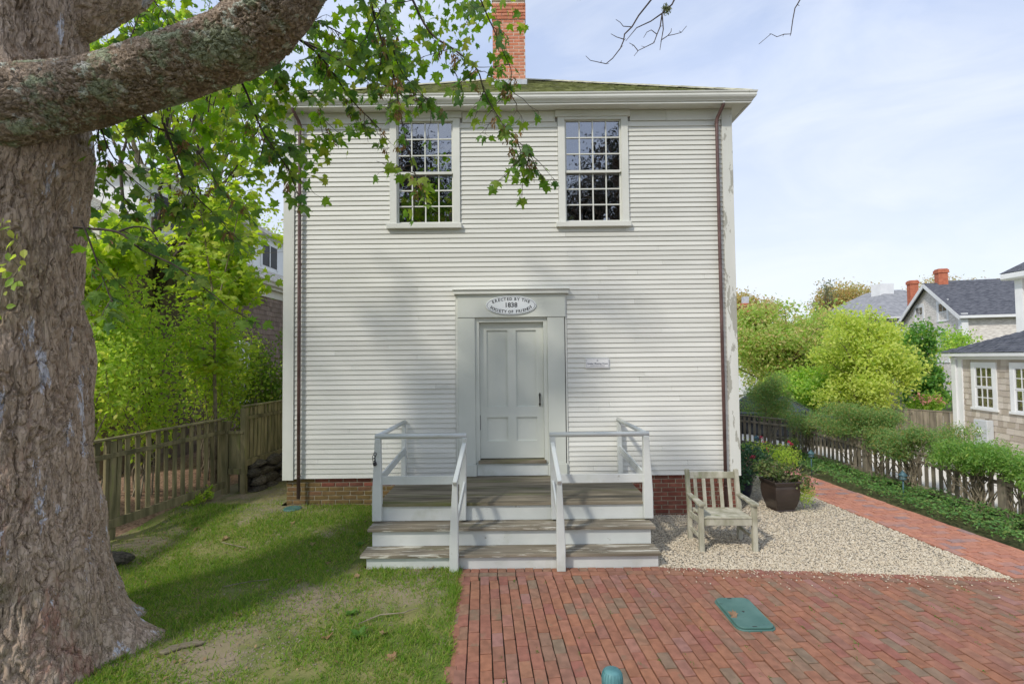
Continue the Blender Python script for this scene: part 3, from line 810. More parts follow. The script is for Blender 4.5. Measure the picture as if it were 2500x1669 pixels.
def house_core():
    mb = MB()
    y0, y1 = D + 0.012, D + 0.12
    # front wall behind the boards, with openings
    mb.box(XL + .02, DX0 + .3, y0, y1, ZB + .01, 4.5).box(DX1 - .3, XR - .02, y0, y1, ZB + .01, 4.5).box(DX0 + .3, DX1 - .3, y0, y1, 2.97, 4.5)
    xs = [XL + .02, WINS[0][0] + .1, WINS[0][1] - .1, WINS[1][0] + .1, WINS[1][1] - .1, XR - .02]
    for a, b in ((0, 1), (2, 3), (4, 5)): mb.box(xs[a], xs[b], y0, y1, 4.5, 6.42)
    for a, b in ((1, 2), (3, 4)): mb.box(xs[a], xs[b], y0, y1, 6.2, 6.42)
    mb.build('wall_sheathing', M_ROOM, house)
    mb = MB()
    mb.box(XL + .02, XR - .02, D + HD - .1, D + HD, ZB, 6.42)
    mb.box(XL + .02, XL + .12, D + .12, D + HD - .1, ZB, 6.42)
    mb.box(XR - .12, XR - .02, D + .12, D + HD - .1, ZB, 6.42)
    mb.build('side_walls', M_SIDING, house)
    MB().box(XL + .13, XR - .13, D + .13, D + HD - .12, ZB - .02, ZB + .06).build('floor', M_ROOM, house)
    MB().box(XL + .13, XR - .13, D + .13, D + HD - .12, 6.36, 6.41).build('ceiling', M_ROOM, house)
house_core()

def clapboards():
    random.seed(21)
    n = 73; e = (ZF - ZB) / n
    prof = [(0.0, 0.0), (-0.0175, 0.0), (-0.0165, 0.003), (-0.001, e + 0.012), (0.0, e + 0.012)]   # (y, z)
    me = MB().prism(prof, 'x', 0, 1).mesh('clapboard', M_SIDING)
    x0, x1 = -3.376, 3.326
    for i in range(n):
        z = ZB + i * e
        holes = []
        if z + e * .5 < DZ1: holes.append((DX0 - .003, DX1 + .003))
        if z + e * .5 > WZ0:
            holes += [(a - .003, b + .003) for a, b in WINS]
        segs = []; c = x0
        for a, b in holes: segs.append((c, a)); c = b
        segs.append((c, x1))
        for a, b in segs:
            cuts = [a]
            if b - a > 1.6 and random.random() < (.9 if b - a > 3.4 else .35): cuts.append(random.uniform(a + .3, b - .3))
            cuts.append(b)
            for p, q in zip(cuts, cuts[1:]):
                zz = z + random.uniform(-.0012, .0012)
                mesh_obj('clapboard', me, house, (p + .0012, D + .011 + random.uniform(-.0008, .0008), zz), (0, random.uniform(-.0006, .0006), 0), (q - p - .0024, 1, 1))
clapboards()

def trim():
    # corner boards, with a return along the side walls
    MB().box(XL, -3.378, D - .022, D + .011, ZB - .02, 6.290).box(XL - .003, XL + .019, D + .012, D + .17, ZB - .02, 6.288).build('corner_board', M_TRIM, house, bevel=.002)
    o = MB().box(3.328, XR, D - .022, D + .011, ZB - .02, 6.290).box(XR - .019, XR + .003, D + .012, D + .17, ZB - .02, 6.288).build('corner_board', M_PEEL, house, bevel=.002)
    o['label'] = 'corner board with paint peeling off in long grey patches'
    # frieze in lengths between the window heads
    for a, b in ((-3.377, -1.93), (-0.745, 0.712), (1.892, 2.46), (2.463, 3.327)):
        MB().box(a, b, D - .012, D + .011, ZF + .012, 6.289).build('frieze_board', M_TRIM, house, bevel=.002)
trim()

def cornice():
    o = 0.27
    # profile: (outward, z); swept round the four sides with mitred corners
    def sweep(prof, name, m, smooth=False):
        mb = MB()
        n = len(prof); vs, fs = [], []
        for sx, sy in ((-1, -1), (1, -1), (1, 1), (-1, 1)):
            for out, z in prof:
                vs.append(((XL - out) if sx < 0 else (XR + out), (D - out) if sy < 0 else (D + HD + out), z))
        for c in range(4):
            c2 = (c + 1) % 4
            for i in range(n):
                j = (i + 1) % n
                fs.append((c*n+i, c2*n+i, c2*n+j, c*n+j))
        mb.add(vs, fs)
        return mb.build(name, m, house, smooth=smooth)
    sweep([(-.02, ZS), (o - .085, ZS), (o - .085, ZS + .06), (-.02, ZS + .06)], 'soffit', M_TRIM)
    sweep([(o - .083, ZS - .012), (o - .05, ZS - .012), (o - .05, ZS + .016), (o - .038, ZS + .022), (o - .038, ZS + .075), (o - .083, ZS + .075)], 'bed_moulding', M_TRIM)
    sweep([(o - .036, ZS + .018), (o - .030, ZS + .032), (o - .004, ZS + .060), (o + .008, ZS + .085), (o + .006, ZS + .115), (o + .016, ZS + .128),
           (o + .020, ZS + .150), (o + .004, ZS + .153), (o - .004, ZS + .10), (o - .036, ZS + .09)], 'gutter', M_TRIM)
cornice()

def roof():
    o = 0.24
    ez = ZS + .135
    A = Vector(((XL + XR) / 2, D + HD / 2, ez + 0.640 * (HD / 2 + o)))
    x0, x1, y0, y1 = XL - o, XR + o, D - o, D + HD + o
    cs = [Vector((x0, y0, ez)), Vector((x1, y0, ez)), Vector((x1, y1, ez)), Vector((x0, y1, ez))]
    MB().add(cs + [A], [(0, 1, 4), (1, 2, 4), (2, 3, 4), (3, 0, 4)]).build('roof', M_SHINGLE_ROOF, house)
    rf = [c for c in house.children if c.name.startswith('roof')][-1]
    # front slope: courses of butt-edged shingles, joined
    random.seed(5)
    V, F_ = [], []
    def face(c0, c1):
        e = (c1 - c0); ln = e.length; e = e / ln
        mid = (c0 + c1) / 2; up = (A - mid); H = up.length; up = up / H; nn = e.cross(up)
        if nn.z < 0: nn = -nn
        rows = int(H / 0.13)
        for r in range(rows):
            s0 = r * 0.13
            half = ln / 2 * (1 - s0 / H); half1 = ln / 2 * (1 - min(1, (s0 + .18) / H))
            u = -half
            while u < half - .04:
                w = random.uniform(.09, .18); w = min(w, half - u)
                j = random.uniform(-.012, .012); th = random.uniform(.010, .018)
                def P(a, b, h): return mid + e * a + up * b + nn * h
                a0, a1 = u + .002, u + w - .002
                b1 = s0 + .17
                c0_, c1_ = max(-half1, min(half1, a0)), max(-half1, min(half1, a1))
                b = len(V)
                V.extend([P(a0, s0 + j, .003), P(a1, s0 + j, .003), P(a1, s0 + j, th), P(a0, s0 + j, th), P(c1_, b1, .002), P(c0_, b1, .002)])
                F_.extend([(b, b+1, b+2, b+3), (b+3, b+2, b+4, b+5)])
                u += w
    face(cs[0], cs[1])
    face(cs[1], cs[2])
    me = bpy.data.meshes.new('roof_shingles'); me.from_pydata(V, [], F_); me.materials.append(M_SHINGLE_ROOF)
    mesh_obj('roof_shingles', me, rf)['kind'] = 'stuff'
    # hip caps: overlapping pairs of shingles up the hips
    cap = MB().add([(-.10, 0, -.055), (0, 0, .004), (.10, 0, -.055), (.10, .27, -.062), (0, .27, -.006), (-.10, .27, -.062),
                    (-.10, 0, -.073), (0, 0, -.014), (.10, 0, -.073)], [(0, 1, 4, 5), (1, 2, 3, 4), (6, 7, 1, 0), (7, 8, 2, 1)]).mesh('hip_cap', M_HIPCAP)
    for c in (cs[1], cs[0]):
        d = (A - c); L_ = d.length; d.normalize()
        q = d.to_track_quat('Y', 'Z').to_euler()
        s = 0.0
        while s < L_ - .25:
            p = c + d * s + Vector((0, 0, .045))
            mesh_obj('hip_cap', cap, rf, p, (q.x + R(2.5) + random.uniform(-.01, .01), q.y, q.z)); s += 0.165
roof()

def chimney():
    random.seed(8)
    x0, x1, y0, y1 = -0.318, 0.322, 9.50, 10.10
    ch = MB().box(x0 + .004, x1 - .004, y0 + .004, y1 - .004, 7.3, 9.44).build('chimney', M_MORTAR_P, house)
    MB().box(x0 - .03, x1 + .03, y0 - .03, y1 + .05, 7.60, 7.86).build('flashing', M_FLASH, ch, bevel=.004)
    MB().box(x0 - .01, x1 + .01, y0 - .01, y1 + .01, 9.44, 9.475).build('chimney_cap', M_MORTAR, ch, bevel=.006)
    bl = [brick_mesh('chimney_brick', .196, .09, .055, M_BRICK_C, s) for s in (31, 32, 33)]
    z = 7.83; r = 0
    while z < 9.40:
        pr = .014 if z > 9.02 else 0.0
        xa, xb = x0 - pr, x1 + pr
        x = xa - (.105 if r % 2 else 0)
        while x < xb - .02:
            a, b = max(x, xa), min(x + .198, xb)
            if b - a > .03: mesh_obj('brick', random.choice(bl), ch, ((a + b) / 2, y0 - pr + .045, z + .055), (0, random.uniform(-.006, .006), random.uniform(-.01, .01)), ((b - a) / .196, 1, 1))
            x += .2085
        y = y0 - pr + (.10 if r % 2 else 0.0) + .004
        for sx in (1,):
            yy = y
            while yy < y1 - .05:
                b = min(yy + .198, y1)
                mesh_obj('brick', random.choice(bl), ch, (xb - .045 + .001, (yy + b) / 2 + .09 * (yy < y0 + .02), z + .055), (0, 0, math.pi / 2), ((b - yy) / .196 * .96, 1, 1)); yy += .2085
        z += .0655; r += 1
chimney()

def foundation():
    random.seed(9)
    f = MB().box(XL + .045, XR - .045, D + .052, D + HD - .05, -.12, ZB + .012).build('foundation', M_MORTAR, house)
    bl = [brick_mesh('brick', .203, .09, .0545, M_BRICK_F, s) for s in (41, 42, 43)]
    bm_ = [brick_mesh('brick', .203, .09, .0545, M_BRICK_M, s) for s in (44, 45, 46)]
    z = ZB - .012; r = 0
    while z > -.02:
        for xa, xb in ((XL + .04, -1.30), (1.30, XR - .04)):
            x = xa - (.11 if r % 2 else 0) + random.uniform(-.01, .01)
            while x < xb - .03:
                a, b = max(x, xa), min(x + .205, xb)
                mossy = xa < 0 and (r > 1 or a < -3.1)
                if b - a > .03 and z > gzf((a + b) / 2, D) - .03:
                    mesh_obj('brick', random.choice(bm_ if mossy else bl), f, ((a + b) / 2, D + .088, z), (0, random.uniform(-.008, .008), random.uniform(-.008, .008)), ((b - a) / .203, 1, 1))
                x += .2185
        z -= .0662; r += 1
foundation()

def sash_window(dx, nm):
    w = MB()
    x0, x1 = 0.754 + dx, 1.854 + dx
    ox0, ox1 = 0.861 + dx, 1.747 + dx
    # casing is the part itself: two sides and a head
    w.box(x0, ox0, D - .026, D + .03, 4.520, 6.183).box(ox1, x1, D - .026, D + .03, 4.520, 6.183).box(ox0, ox1, D - .026, D + .03, 6.140, 6.183)
    win = w.build('window', M_TRIM, house, bevel=.002)
    MB().box(x0 - .04, x1 + .035, D - .040, D + .03, 6.185, 6.2885).build('window_head', M_TRIM, win, bevel=.003)
    MB().box(x0 - .046, x1 + .022, D - .062, D + .03, 4.440, 4.517).build('sill', M_TRIM, win, bevel=.004)
    gx0, gx1 = .885 + dx, 1.722 + dx
    pw = (gx1 - gx0) / 4
    for tag_, zt, zb, y in (('u', 6.125, 5.345, D + .020), ('l', 5.312, 4.560, D + .058)):
        s = MB()
        s.box(ox0 + .002, gx0, y - .016, y + .02, zb - .032, zt + .013).box(gx1, ox1 - .002, y - .016, y + .02, zb - .032, zt + .013)
        s.box(gx0, gx1, y - .016, y + .02, zt, zt + .013).box(gx0, gx1, y - .016, y + .02, zb - .038, zb)
        s.build('sash', M_TRIM, win)
        ph = (zt - zb) / 3
        m = MB()
        for c in range(1, 4): m.box(gx0 + c * pw - .009, gx0 + c * pw + .009, y - .012, y + .014, zb, zt)
        for r in range(1, 3):
            for c in range(4): m.box(gx0 + c * pw + (.009 if c else 0), gx0 + (c + 1) * pw - (.009 if c < 3 else 0), y - .011, y + .013, zb + r * ph - .009, zb + r * ph + .009)
        m.build('muntins', M_TRIM, win)
        for r in range(3):
            for c in range(4):
                cx, cz = gx0 + (c + .5) * pw, zb + (r + .5) * ph
                pm = MB().box(-pw/2 + .004, pw/2 - .004, -.0015, .0015, -ph/2 + .004, ph/2 - .004).mesh('pane', M_GLASS)
                mesh_obj('pane', pm, win, (cx, y + .004, cz), (random.uniform(-.012, .012), 0, random.uniform(-.012, .012)))
    # reveal inside the opening
    MB().box(ox0 - .01, ox0 + .001, D + .031, D + .125, 4.5, 6.19).box(ox1 - .001, ox1 + .01, D + .031, D + .125, 4.5, 6.19).build('reveal', M_TRIM, win)
random.seed(13)
sash_window(-2.64, 'l')
sash_window(0.0, 'r')

def front_door():
    s = MB()
    s.box(-.838, .826, D - .044, D + .03, 3.043, 3.400)
    sur = s.build('door_surround', M_DOOR, house, bevel=.002)
    MB().box(DX0, -.838, D - .016, D + .012, .62, 3.40).build('back_band', M_TRIM, sur, bevel=.002)
    MB().box(.827, DX1, D - .016, D + .012, .62, 3.40).build('back_band', M_TRIM, sur, bevel=.002)
    MB().box(-.836, -.573, D - .034, D + .03, .795, 3.04).build('pilaster', M_DOOR, sur, bevel=.002)
    MB().box(.549, .811, D - .034, D + .03, .795, 3.04).build('pilaster', M_DOOR, sur, bevel=.002)
    MB().box(-.850, -.560, D - .050, D + .03, .612, .793).build('plinth', M_DOOR, sur, bevel=.003)
    MB().box(.536, .825, D - .050, D + .03, .612, .793).build('plinth', M_DOOR, sur, bevel=.003)
    MB().box(-.893, .880, D - .085, D + .02, 3.402, 3.462).box(-.912, .897, D - .105, D + .02, 3.463, 3.478).build('cap_moulding', M_TRIM, sur, bevel=.002)
    MB().box(-.572, -.509, D + .0, D + .13, .80, 3.042).box(.487, .548, D + .0, D + .13, .80, 3.042).box(-.509, .487, D + .0, D + .13, 2.968, 3.042).build('jamb', M_DOOR, sur, bevel=.002)
    MB().box(-.53, .51, D - .045, D + .10, .80, .848).build('threshold', M_DECK, sur, bevel=.003)
    MB().box(-.555, .532, D - .012, D + .03, .612, .798).build('threshold_riser', M_STEPW, sur)
    yd = D + .070
    f = MB()
    px = [(-.398, -.074), (.060, .375)]; pz = [(1.128, 1.493), (1.658, 2.847)]
    zt, zb = 2.966, .862
    xs = [-.507, px[0][0], px[0][1], px[1][0], px[1][1], .485]
    for a, b in ((0, 1), (2, 3), (4, 5)): f.box(xs[a], xs[b], yd, yd + .045, zb, zt)
    for a, b in px:
        for q, w_ in ((zb, pz[0][0]), (pz[0][1], pz[1][0]), (pz[1][1], zt)): f.box(a, b, yd + .0005, yd + .0445, q, w_)
    door = f.build('door', M_DOOR, house)
    for a, b in px:
        for q, w_ in pz: MB().box(a - .005, b + .005, yd + .022, yd + .038, q - .005, w_ + .005).build('door_panel', M_DOOR, door)
    MB().lathe((0, 0, 0), [(.001, .0), (.016, .002), (.019, .008), (.014, .014), (.001, .016)], 14).build('lock', M_BRASS, door, smooth=True).rotation_euler = (math.pi / 2, 0, 0)
    lk = door.children[-1]; lk.location = Vector((.431, yd, 2.054)) - _w(door); 
    h = MB()
    h.tube([(.425, yd - .002, 1.862), (.425, yd - .018, 1.845), (.424, yd - .045, 1.80), (.424, yd - .048, 1.75), (.424, yd - .040, 1.705), (.424, yd - .006, 1.668)], [.008, .009, .010, .011, .009, .006], 8)
    h.prism([(.408, 1.845), (.4245, 1.868), (.441, 1.845), (.436, 1.80), (.430, 1.72), (.440, 1.69), (.424, 1.645), (.408, 1.69), (.419, 1.72), (.413, 1.80)], 'y', yd - .004, yd - .0005)
    h.build('handle', M_IRON, door)
    MB().box(-.512, -.502, yd - .006, yd + .002, 1.30, 1.53).build('hinge', M_IRON, door)
front_door()

def downspout(x, dirx, zend, label):
    mb = MB()
    ys = D - .058
    pts = [(x + dirx * .052, D - .20, ZS + .02), (x + dirx * .052, D - .19, ZS - .03), (x + dirx * .035, D - .145, ZS - .09), (x + dirx * .010, D - .085, ZS - .16), (x, ys, ZS - .22), (x, ys, ZS - .27), (x, ys, 3.0), (x, ys, zend)]
    mb.tube(pts, .0265, 12)
    o = mb.build('downspout', M_COPPER, house, smooth=True)
    for z in (ZS - .23, ZS - .26, 3.9, zend + .33):
        MB().lathe((x, ys, z), [(.0285, 0), (.030, .004), (.030, .010), (.0285, .014)], 12).box(x - .007, x + .007, ys + .02, D + .0, z, z + .012).build('bracket', M_COPPER, o)
    q = MB().tube([pts[0], (pts[0][0], D - .195, ZS - .012)], .029, 12).build('outlet', M_WHITE, o, smooth=True)
    return o
downspout(3.234, 1, 0.10, '')
downspout(-3.278, -1, 0.31, '')

# ------------------------------------------------------------------ plaque and sign
def text_mesh(s, size, name='t', depth=0.0015, bold=0.0):
    cu = bpy.data.curves.new(name, 'FONT'); cu.body = s; cu.size = size; cu.extrude = depth; cu.align_x = 'CENTER'; cu.resolution_u = 2
    cu.offset = bold
    o = bpy.data.objects.new(name, cu); COL.objects.link(o)
    dg = bpy.context.evaluated_depsgraph_get(); dg.update()
    me = bpy.data.meshes.new_from_object(o.evaluated_get(dg))
    bpy.data.objects.remove(o); bpy.data.curves.remove(cu)
    return me

def add_text(mb, s, size, c, ang=0.0, y=0.0, bold=0.0):
    """letters upright in the facade plane, centred on c=(x,z) baseline, turned by ang"""
    me = text_mesh(s, size, bold=bold)
    ca, sa = math.cos(ang), math.sin(ang)
    vs = [(c[0] + v.co.x * ca - v.co.y * sa, y - v.co.z, c[1] + v.co.x * sa + v.co.y * ca) for v in me.vertices]
    mb.add(vs, [tuple(p.vertices) for p in me.polygons])
    bpy.data.meshes.remove(me)

def plaque():
    cx, cz, a, b = -0.010, 3.224, 0.390, 0.150
    y = D - .046
    t = thing('oval_plaque', 'white oval plaque with dark lettering and the year on the board above the door', 'plaque', (cx, y, cz))
    n = 64
    el = lambda A, B: [(cx + A * math.cos(2 * math.pi * i / n), cz + B * math.sin(2 * math.pi * i / n)) for i in range(n)]
    MB().prism(el(a, b), 'y', y - .014, y - .001).build('board', M_PLAQUE, t, bevel=.004)
    ring = MB()
    o_, i_ = el(a - .020, b - .0125), el(a - .0245, b - .0165)
    yy = y - .0160
    ring.add([(p[0], yy, p[1]) for p in o_] + [(p[0], yy, p[1]) for p in i_], [(k, (k+1) % n, n + (k+1) % n, n + k) for k in range(n)])
    ring.build('border_line', M_LETTER, t)
    mb = MB()
    def arc(txt, A, B, top, size, span):
        m = len(txt)
        # equal arc-length spacing on the ellipse
        th = np.linspace(*span, 400)
        X, Z = A * np.cos(th), B * np.sin(th)
        s = np.concatenate([[0], np.cumsum(np.hypot(np.diff(X), np.diff(Z)))])
        wd = {'I': .55, ' ': .55}
        ws = np.array([wd.get(c, 1.0) for c in txt]); pos = np.cumsum(ws) - ws / 2; pos = pos / ws.sum() * s[-1]
        for c, q in zip(txt, pos):
            if c == ' ': continue
            t_ = np.interp(q, s, th)
            dx, dz = -A * math.sin(t_), B * math.cos(t_)
            if top: dx, dz = -dx, -dz
            add_text(mb, c, size, (cx + A * math.cos(t_), cz + B * math.sin(t_)), math.atan2(dz, dx) * 0.8, y - .0145, .0020)
    arc('ERECTED BY THE', .300, .078, True, .060, (math.pi - .30, .30))
    arc('SOCIETY OF FRIENDS', .338, .118, False, .058, (math.pi + .22, 2 * math.pi - .22))
    add_text(mb, '1838', .100, (cx, cz - .028), 0, y - .0145, .0028)
    mb.build('lettering', M_LETTER, t)
    sc = MB()
    for px, pz in ((0, b - .006), (0, -b + .006), (-a + .010, 0), (a - .010, 0)):
        sc.lathe((cx + px, y - .0135, cz + pz), [(.001, -.002), (.004, -.002), (.004, .002), (.001, .002)], 8)
    sc.build('screws', M_IRON, t)
plaque()

def wall_sign():
    x0, x1, z0, z1 = 1.133, 1.497, 2.243, 2.394
    y = D - .006
    t = thing('wall_sign', 'small white rectangular name sign screwed to the clapboards right of the door', 'sign', ((x0 + x1) / 2, y, z0))
    MB().box(x0, x1, y - .020, y - .0005, z0, z1).build('board', M_SIGNW, t, bevel=.003)
    f = MB(); yy = y - .0212
    e = .012; w = .0025
    f.box(x0 + e, x1 - e, yy, yy + .0008, z0 + e, z0 + e + w).box(x0 + e, x1 - e, yy, yy + .0008, z1 - e - w, z1 - e)
    f.box(x0 + e, x0 + e + w, yy, yy + .0008, z0 + e + w, z1 - e - w).box(x1 - e - w, x1 - e, yy, yy + .0008, z0 + e + w, z1 - e - w)
    f.build('border_line', M_NAVY, t)
    mb = MB(); cx = (x0 + x1) / 2
    add_text(mb, 'Quaker Meeting House', .0335, (cx, z0 + .060), 0, y - .0205, .0004)
    add_text(mb, 'Nantucket Historical Association', .0165, (cx, z0 + .033), 0, y - .0205)
    mb.build('lettering', M_NAVY, t)
    em = MB()
    for r_ in (.013, .008):
        n = 16
        em.add([(cx + q * math.cos(2*math.pi*k/n), yy, z1 - .033 + q * math.sin(2*math.pi*k/n)) for q in (r_, r_ - .002) for k in range(n)], [(k, (k+1) % n, n + (k+1) % n, n + k) for k in range(n)])
    em.build('emblem', M_NAVY, t)
wall_sign()

# ------------------------------------------------------------------ entrance steps
def steps():
    random.seed(17)
    t = thing('entrance_steps', 'white painted wooden steps and landing with grey weathered treads and handrails', 'steps', (0, 6.6, 0))
    zd = .61
    # landing planks
    ys = [6.215, 6.40, 6.545, 6.70, 6.975, 7.30, D - .05]
    ys = [6.215, 6.36, 6.50, 6.80, 7.10, 7.37, D - .052]
    for a, b in zip(ys, ys[1:]):
        MB().box(-1.70, 1.695, a + .0015, b - .0015, zd - .035, zd + random.uniform(-.002, .002)).build('deck_board', M_DECK, t, bevel=.003)
    MB().box(-1.66, 1.655, 6.245, 6.27, .392, zd - .036).build('riser', M_STEPW, t)
    MB().box(-1.655, -1.63, 6.271, D - .06, -.02, zd - .036).build('skirt', M_STEPW, t)
    MB().box(1.625, 1.65, 6.271, D - .06, -.02, zd - .036).build('skirt', M_STEPW, t)
    for z, y0, y1, x0, x1 in ((.39, 5.955, 6.243, -1.75, 1.69), (.172, 5.715, 6.003, -1.765, 1.68)):
        ym = y0 + (y1 - y0) * .52
        MB().box(x0, x1, y0, ym - .001, z - .036, z).build('tread', M_TREAD, t, bevel=.004)
        MB().box(x0 + .004, x1 - .006, ym + .001, y1, z - .036, z - .001).build('tread', M_TREAD, t, bevel=.003)
    MB().box(-1.70, 1.64, 5.995, 6.02, .174, .353).build('riser', M_STEPW, t)
    MB().box(-1.70, 1.655, 5.757, 5.78, -.05, .135).build('riser', M_STEPW, t)
    MB().box(-1.70, -1.678, 6.021, 6.24, -.02, .352).box(-1.70, -1.678, 5.781, 5.994, -.02, .134).build('skirt', M_STEPW, t)
    MB().box(1.618, 1.640, 6.021, 6.24, -.02, .352).box(1.633, 1.655, 5.781, 5.994, -.02, .134).build('skirt', M_STEPW, t)
    # posts: tapered, the outer ones bolted on the landing's front corners
    def post(xb, xt, y, z0, z1, wb, wt, dep):
        mb = MB()
        vs = []
        for z, x, w in ((z0, xb, wb), (z0 + (z1 - z0) * .32, xb, wb), (z1, xt, wt)):
            for dx, dy in ((-1, 0), (1, 0), (1, 1), (-1, 1)): vs.append((x + dx * w / 2, y + dy * dep, z))
        fs = [(3, 2, 1, 0), (8, 9, 10, 11)]
        for l in (0, 4):
            for k in range(4): fs.append((l + k, l + (k+1) % 4, l + 4 + (k+1) % 4, l + 4 + k))
        return mb.add(vs, fs).build('post', M_STEPW, t, bevel=.006)
    yl = 6.165
    post(-1.695, -1.685, yl, .412, 1.425, .115, .068, .075)
    post(1.668, 1.655, yl, .412, 1.425, .115, .068, .075)
    post(-.632, -.612, yl, .412, 1.425, .085, .066, .070)
    post(.508, .490, yl, .412, 1.425, .085, .066, .070)
    post(-1.665, -1.660, D - .115, zd, 1.42, .075, .060, .060)
    post(1.625, 1.615, D - .115, zd, 1.42, .075, .060, .060)
    # lower newels, standing on the bricks
    post(-.682, -.665, 5.640, .0, .985, .100, .060, .075)
    post(.530, .520, 5.640, .0, .985, .100, .060, .075)
    # round handrails of the landing
    zr = 1.450
    for a, b in (((-1.72, yl + .035, zr), (-.585, yl + .035, zr)), ((.455, yl + .035, zr), (1.695, yl + .035, zr)),
                 ((-1.688, yl + .02, zr + .002), (-1.660, D - .030, zr + .002)), ((1.658, yl + .02, zr + .002), (1.614, D - .030, zr + .002))):
        MB().tube([a, b], .030, 12).build('handrail', M_STEPW, t, smooth=True)
    # lower rails
    MB().bar((-1.66, yl + .05, .90), (-.63, yl + .05, .90), .024, .105).build('lower_rail', M_STEPW, t, bevel=.002)
    MB().bar((.50, yl + .05, .90), (1.64, yl + .05, .90), .024, .105).build('lower_rail', M_STEPW, t, bevel=.002)
    MB().bar((-1.672, yl + .07, .905), (-1.655, D - .06, 1.02), .024, .105).build('lower_rail', M_STEPW, t, bevel=.002)
    MB().bar((1.648, yl + .07, .905), (1.622, D - .06, 1.02), .024, .105).build('lower_rail', M_STEPW, t, bevel=.002)
    # sloping stair rails
    for xa, xb in ((-.606, -.662), (.486, .518)):
        MB().bar((xa, yl + .0, 1.345), (xb, 5.615, 1.0), .052, .052).build('handrail', M_STEPW, t, bevel=.006)
        MB().bar((xa, yl + .01, .86), (xb, 5.70, .50), .024, .085).build('lower_rail', M_STEPW, t, bevel=.002)
    # the bit of chain hooked on the left corner post
    ch = MB()
    for k in range(4):
        c = Vector((-1.715 + random.uniform(-.012, .012), yl - .010, 1.24 - k * .035))
        ring = [c + Vector((.018 * math.cos(a), random.uniform(-.004, .004), .022 * math.sin(a))) for a in np.linspace(0, 2 * math.pi, 11)]
        ch.tube(ring, .0038, 5, False)
    ch.lathe((-1.712, yl - .012, 1.095), [(.004, 0), (.022, .006), (.026, .022), (.018, .040), (.004, .046)], 10)
    ch.build('chain', M_IRON, t)
steps()

# ------------------------------------------------------------------ garden chair
def chair():
    random.seed(19)
    t = thing('garden_chair', 'weathered grey-green wooden armchair with slatted back on the gravel beside the steps', 'chair', (2.665, 6.44, -.012))
    def P(name, mb, bev=.004):
        me = mb.mesh(name, M_CHAIR, bevel=bev)
        o = bpy.data.objects.new(name, me); COL.objects.link(o); o.parent = t
    w = .325; yf, yb = -.235, .215
    for sx in (-1, 1):
        P('leg', MB().bar((sx * w, yf, .0), (sx * w, yf, .565), .058, .062, (0, 1, 0)))
        mb = MB(); x0, x1 = sx * w - .027, sx * w + .027
        mb.prism([(yb - .03, 0), (yb + .03, 0), (yb + .035, .40), (yb + .115, .875), (yb + .095, .895), (yb + .062, .89), (yb - .022, .42)], 'x', x0, x1)
        P('leg', mb)
        # arm: widening to a rounded front
        a = MB().prism([(sx * w - .030, yb + .05), (sx * w + .030, yb + .05), (sx * w + .042, yf + .20), (sx * w + .050, yf - .03), (sx * w + .036, yf - .062),
                        (sx * w - .036, yf - .062), (sx * w - .050, yf - .03), (sx * w - .036, yf + .20)], 'z', .566, .596)
        P('arm', a)
        P('side_rail', MB().bar((sx * w, yf + .03, .355), (sx * w, yb - .02, .335), .024, .078))
        P('stretcher', MB().bar((sx * w, yf + .03, .155), (sx * w, yb - .02, .155), .024, .048))
        P('arm_bracket', MB().prism([(yf + .03, .564), (yf + .10, .564), (yf + .03, .46)], 'x', sx * w - .012, sx * w + .012), .002)
    P('front_rail', MB().box(-w + .03, w - .03, yf - .016, yf + .012, .318, .398))
    P('back_rail', MB().bar((-w + .027, yb + .012, .37), (w - .027, yb + .012, .37), .024, .06))
    y = yf - .022
    zz = .402
    for k, dz in enumerate((0, -.004, -.009, -.013, -.016, -.018)):
        P('seat_slat', MB().box(-w + .032, w - .032, y, y + .064, zz + dz, zz + dz + .020), .003); y += .073
    P('top_rail', MB().prism([(yb + .060, .775), (yb + .083, .775), (yb + .098, .858), (yb + .074, .858)], 'x', -w + .027, w - .027))
    for k in range(5):
        x = -w + .10 + k * (2 * w - .20) / 4
        P('back_slat', MB().bar((x, yb + .010, .40), (x, yb + .072, .778), .046, .016, (0, 1, .15)), .002)
    t.rotation_euler = (0, 0, R(-2.5))
chair()

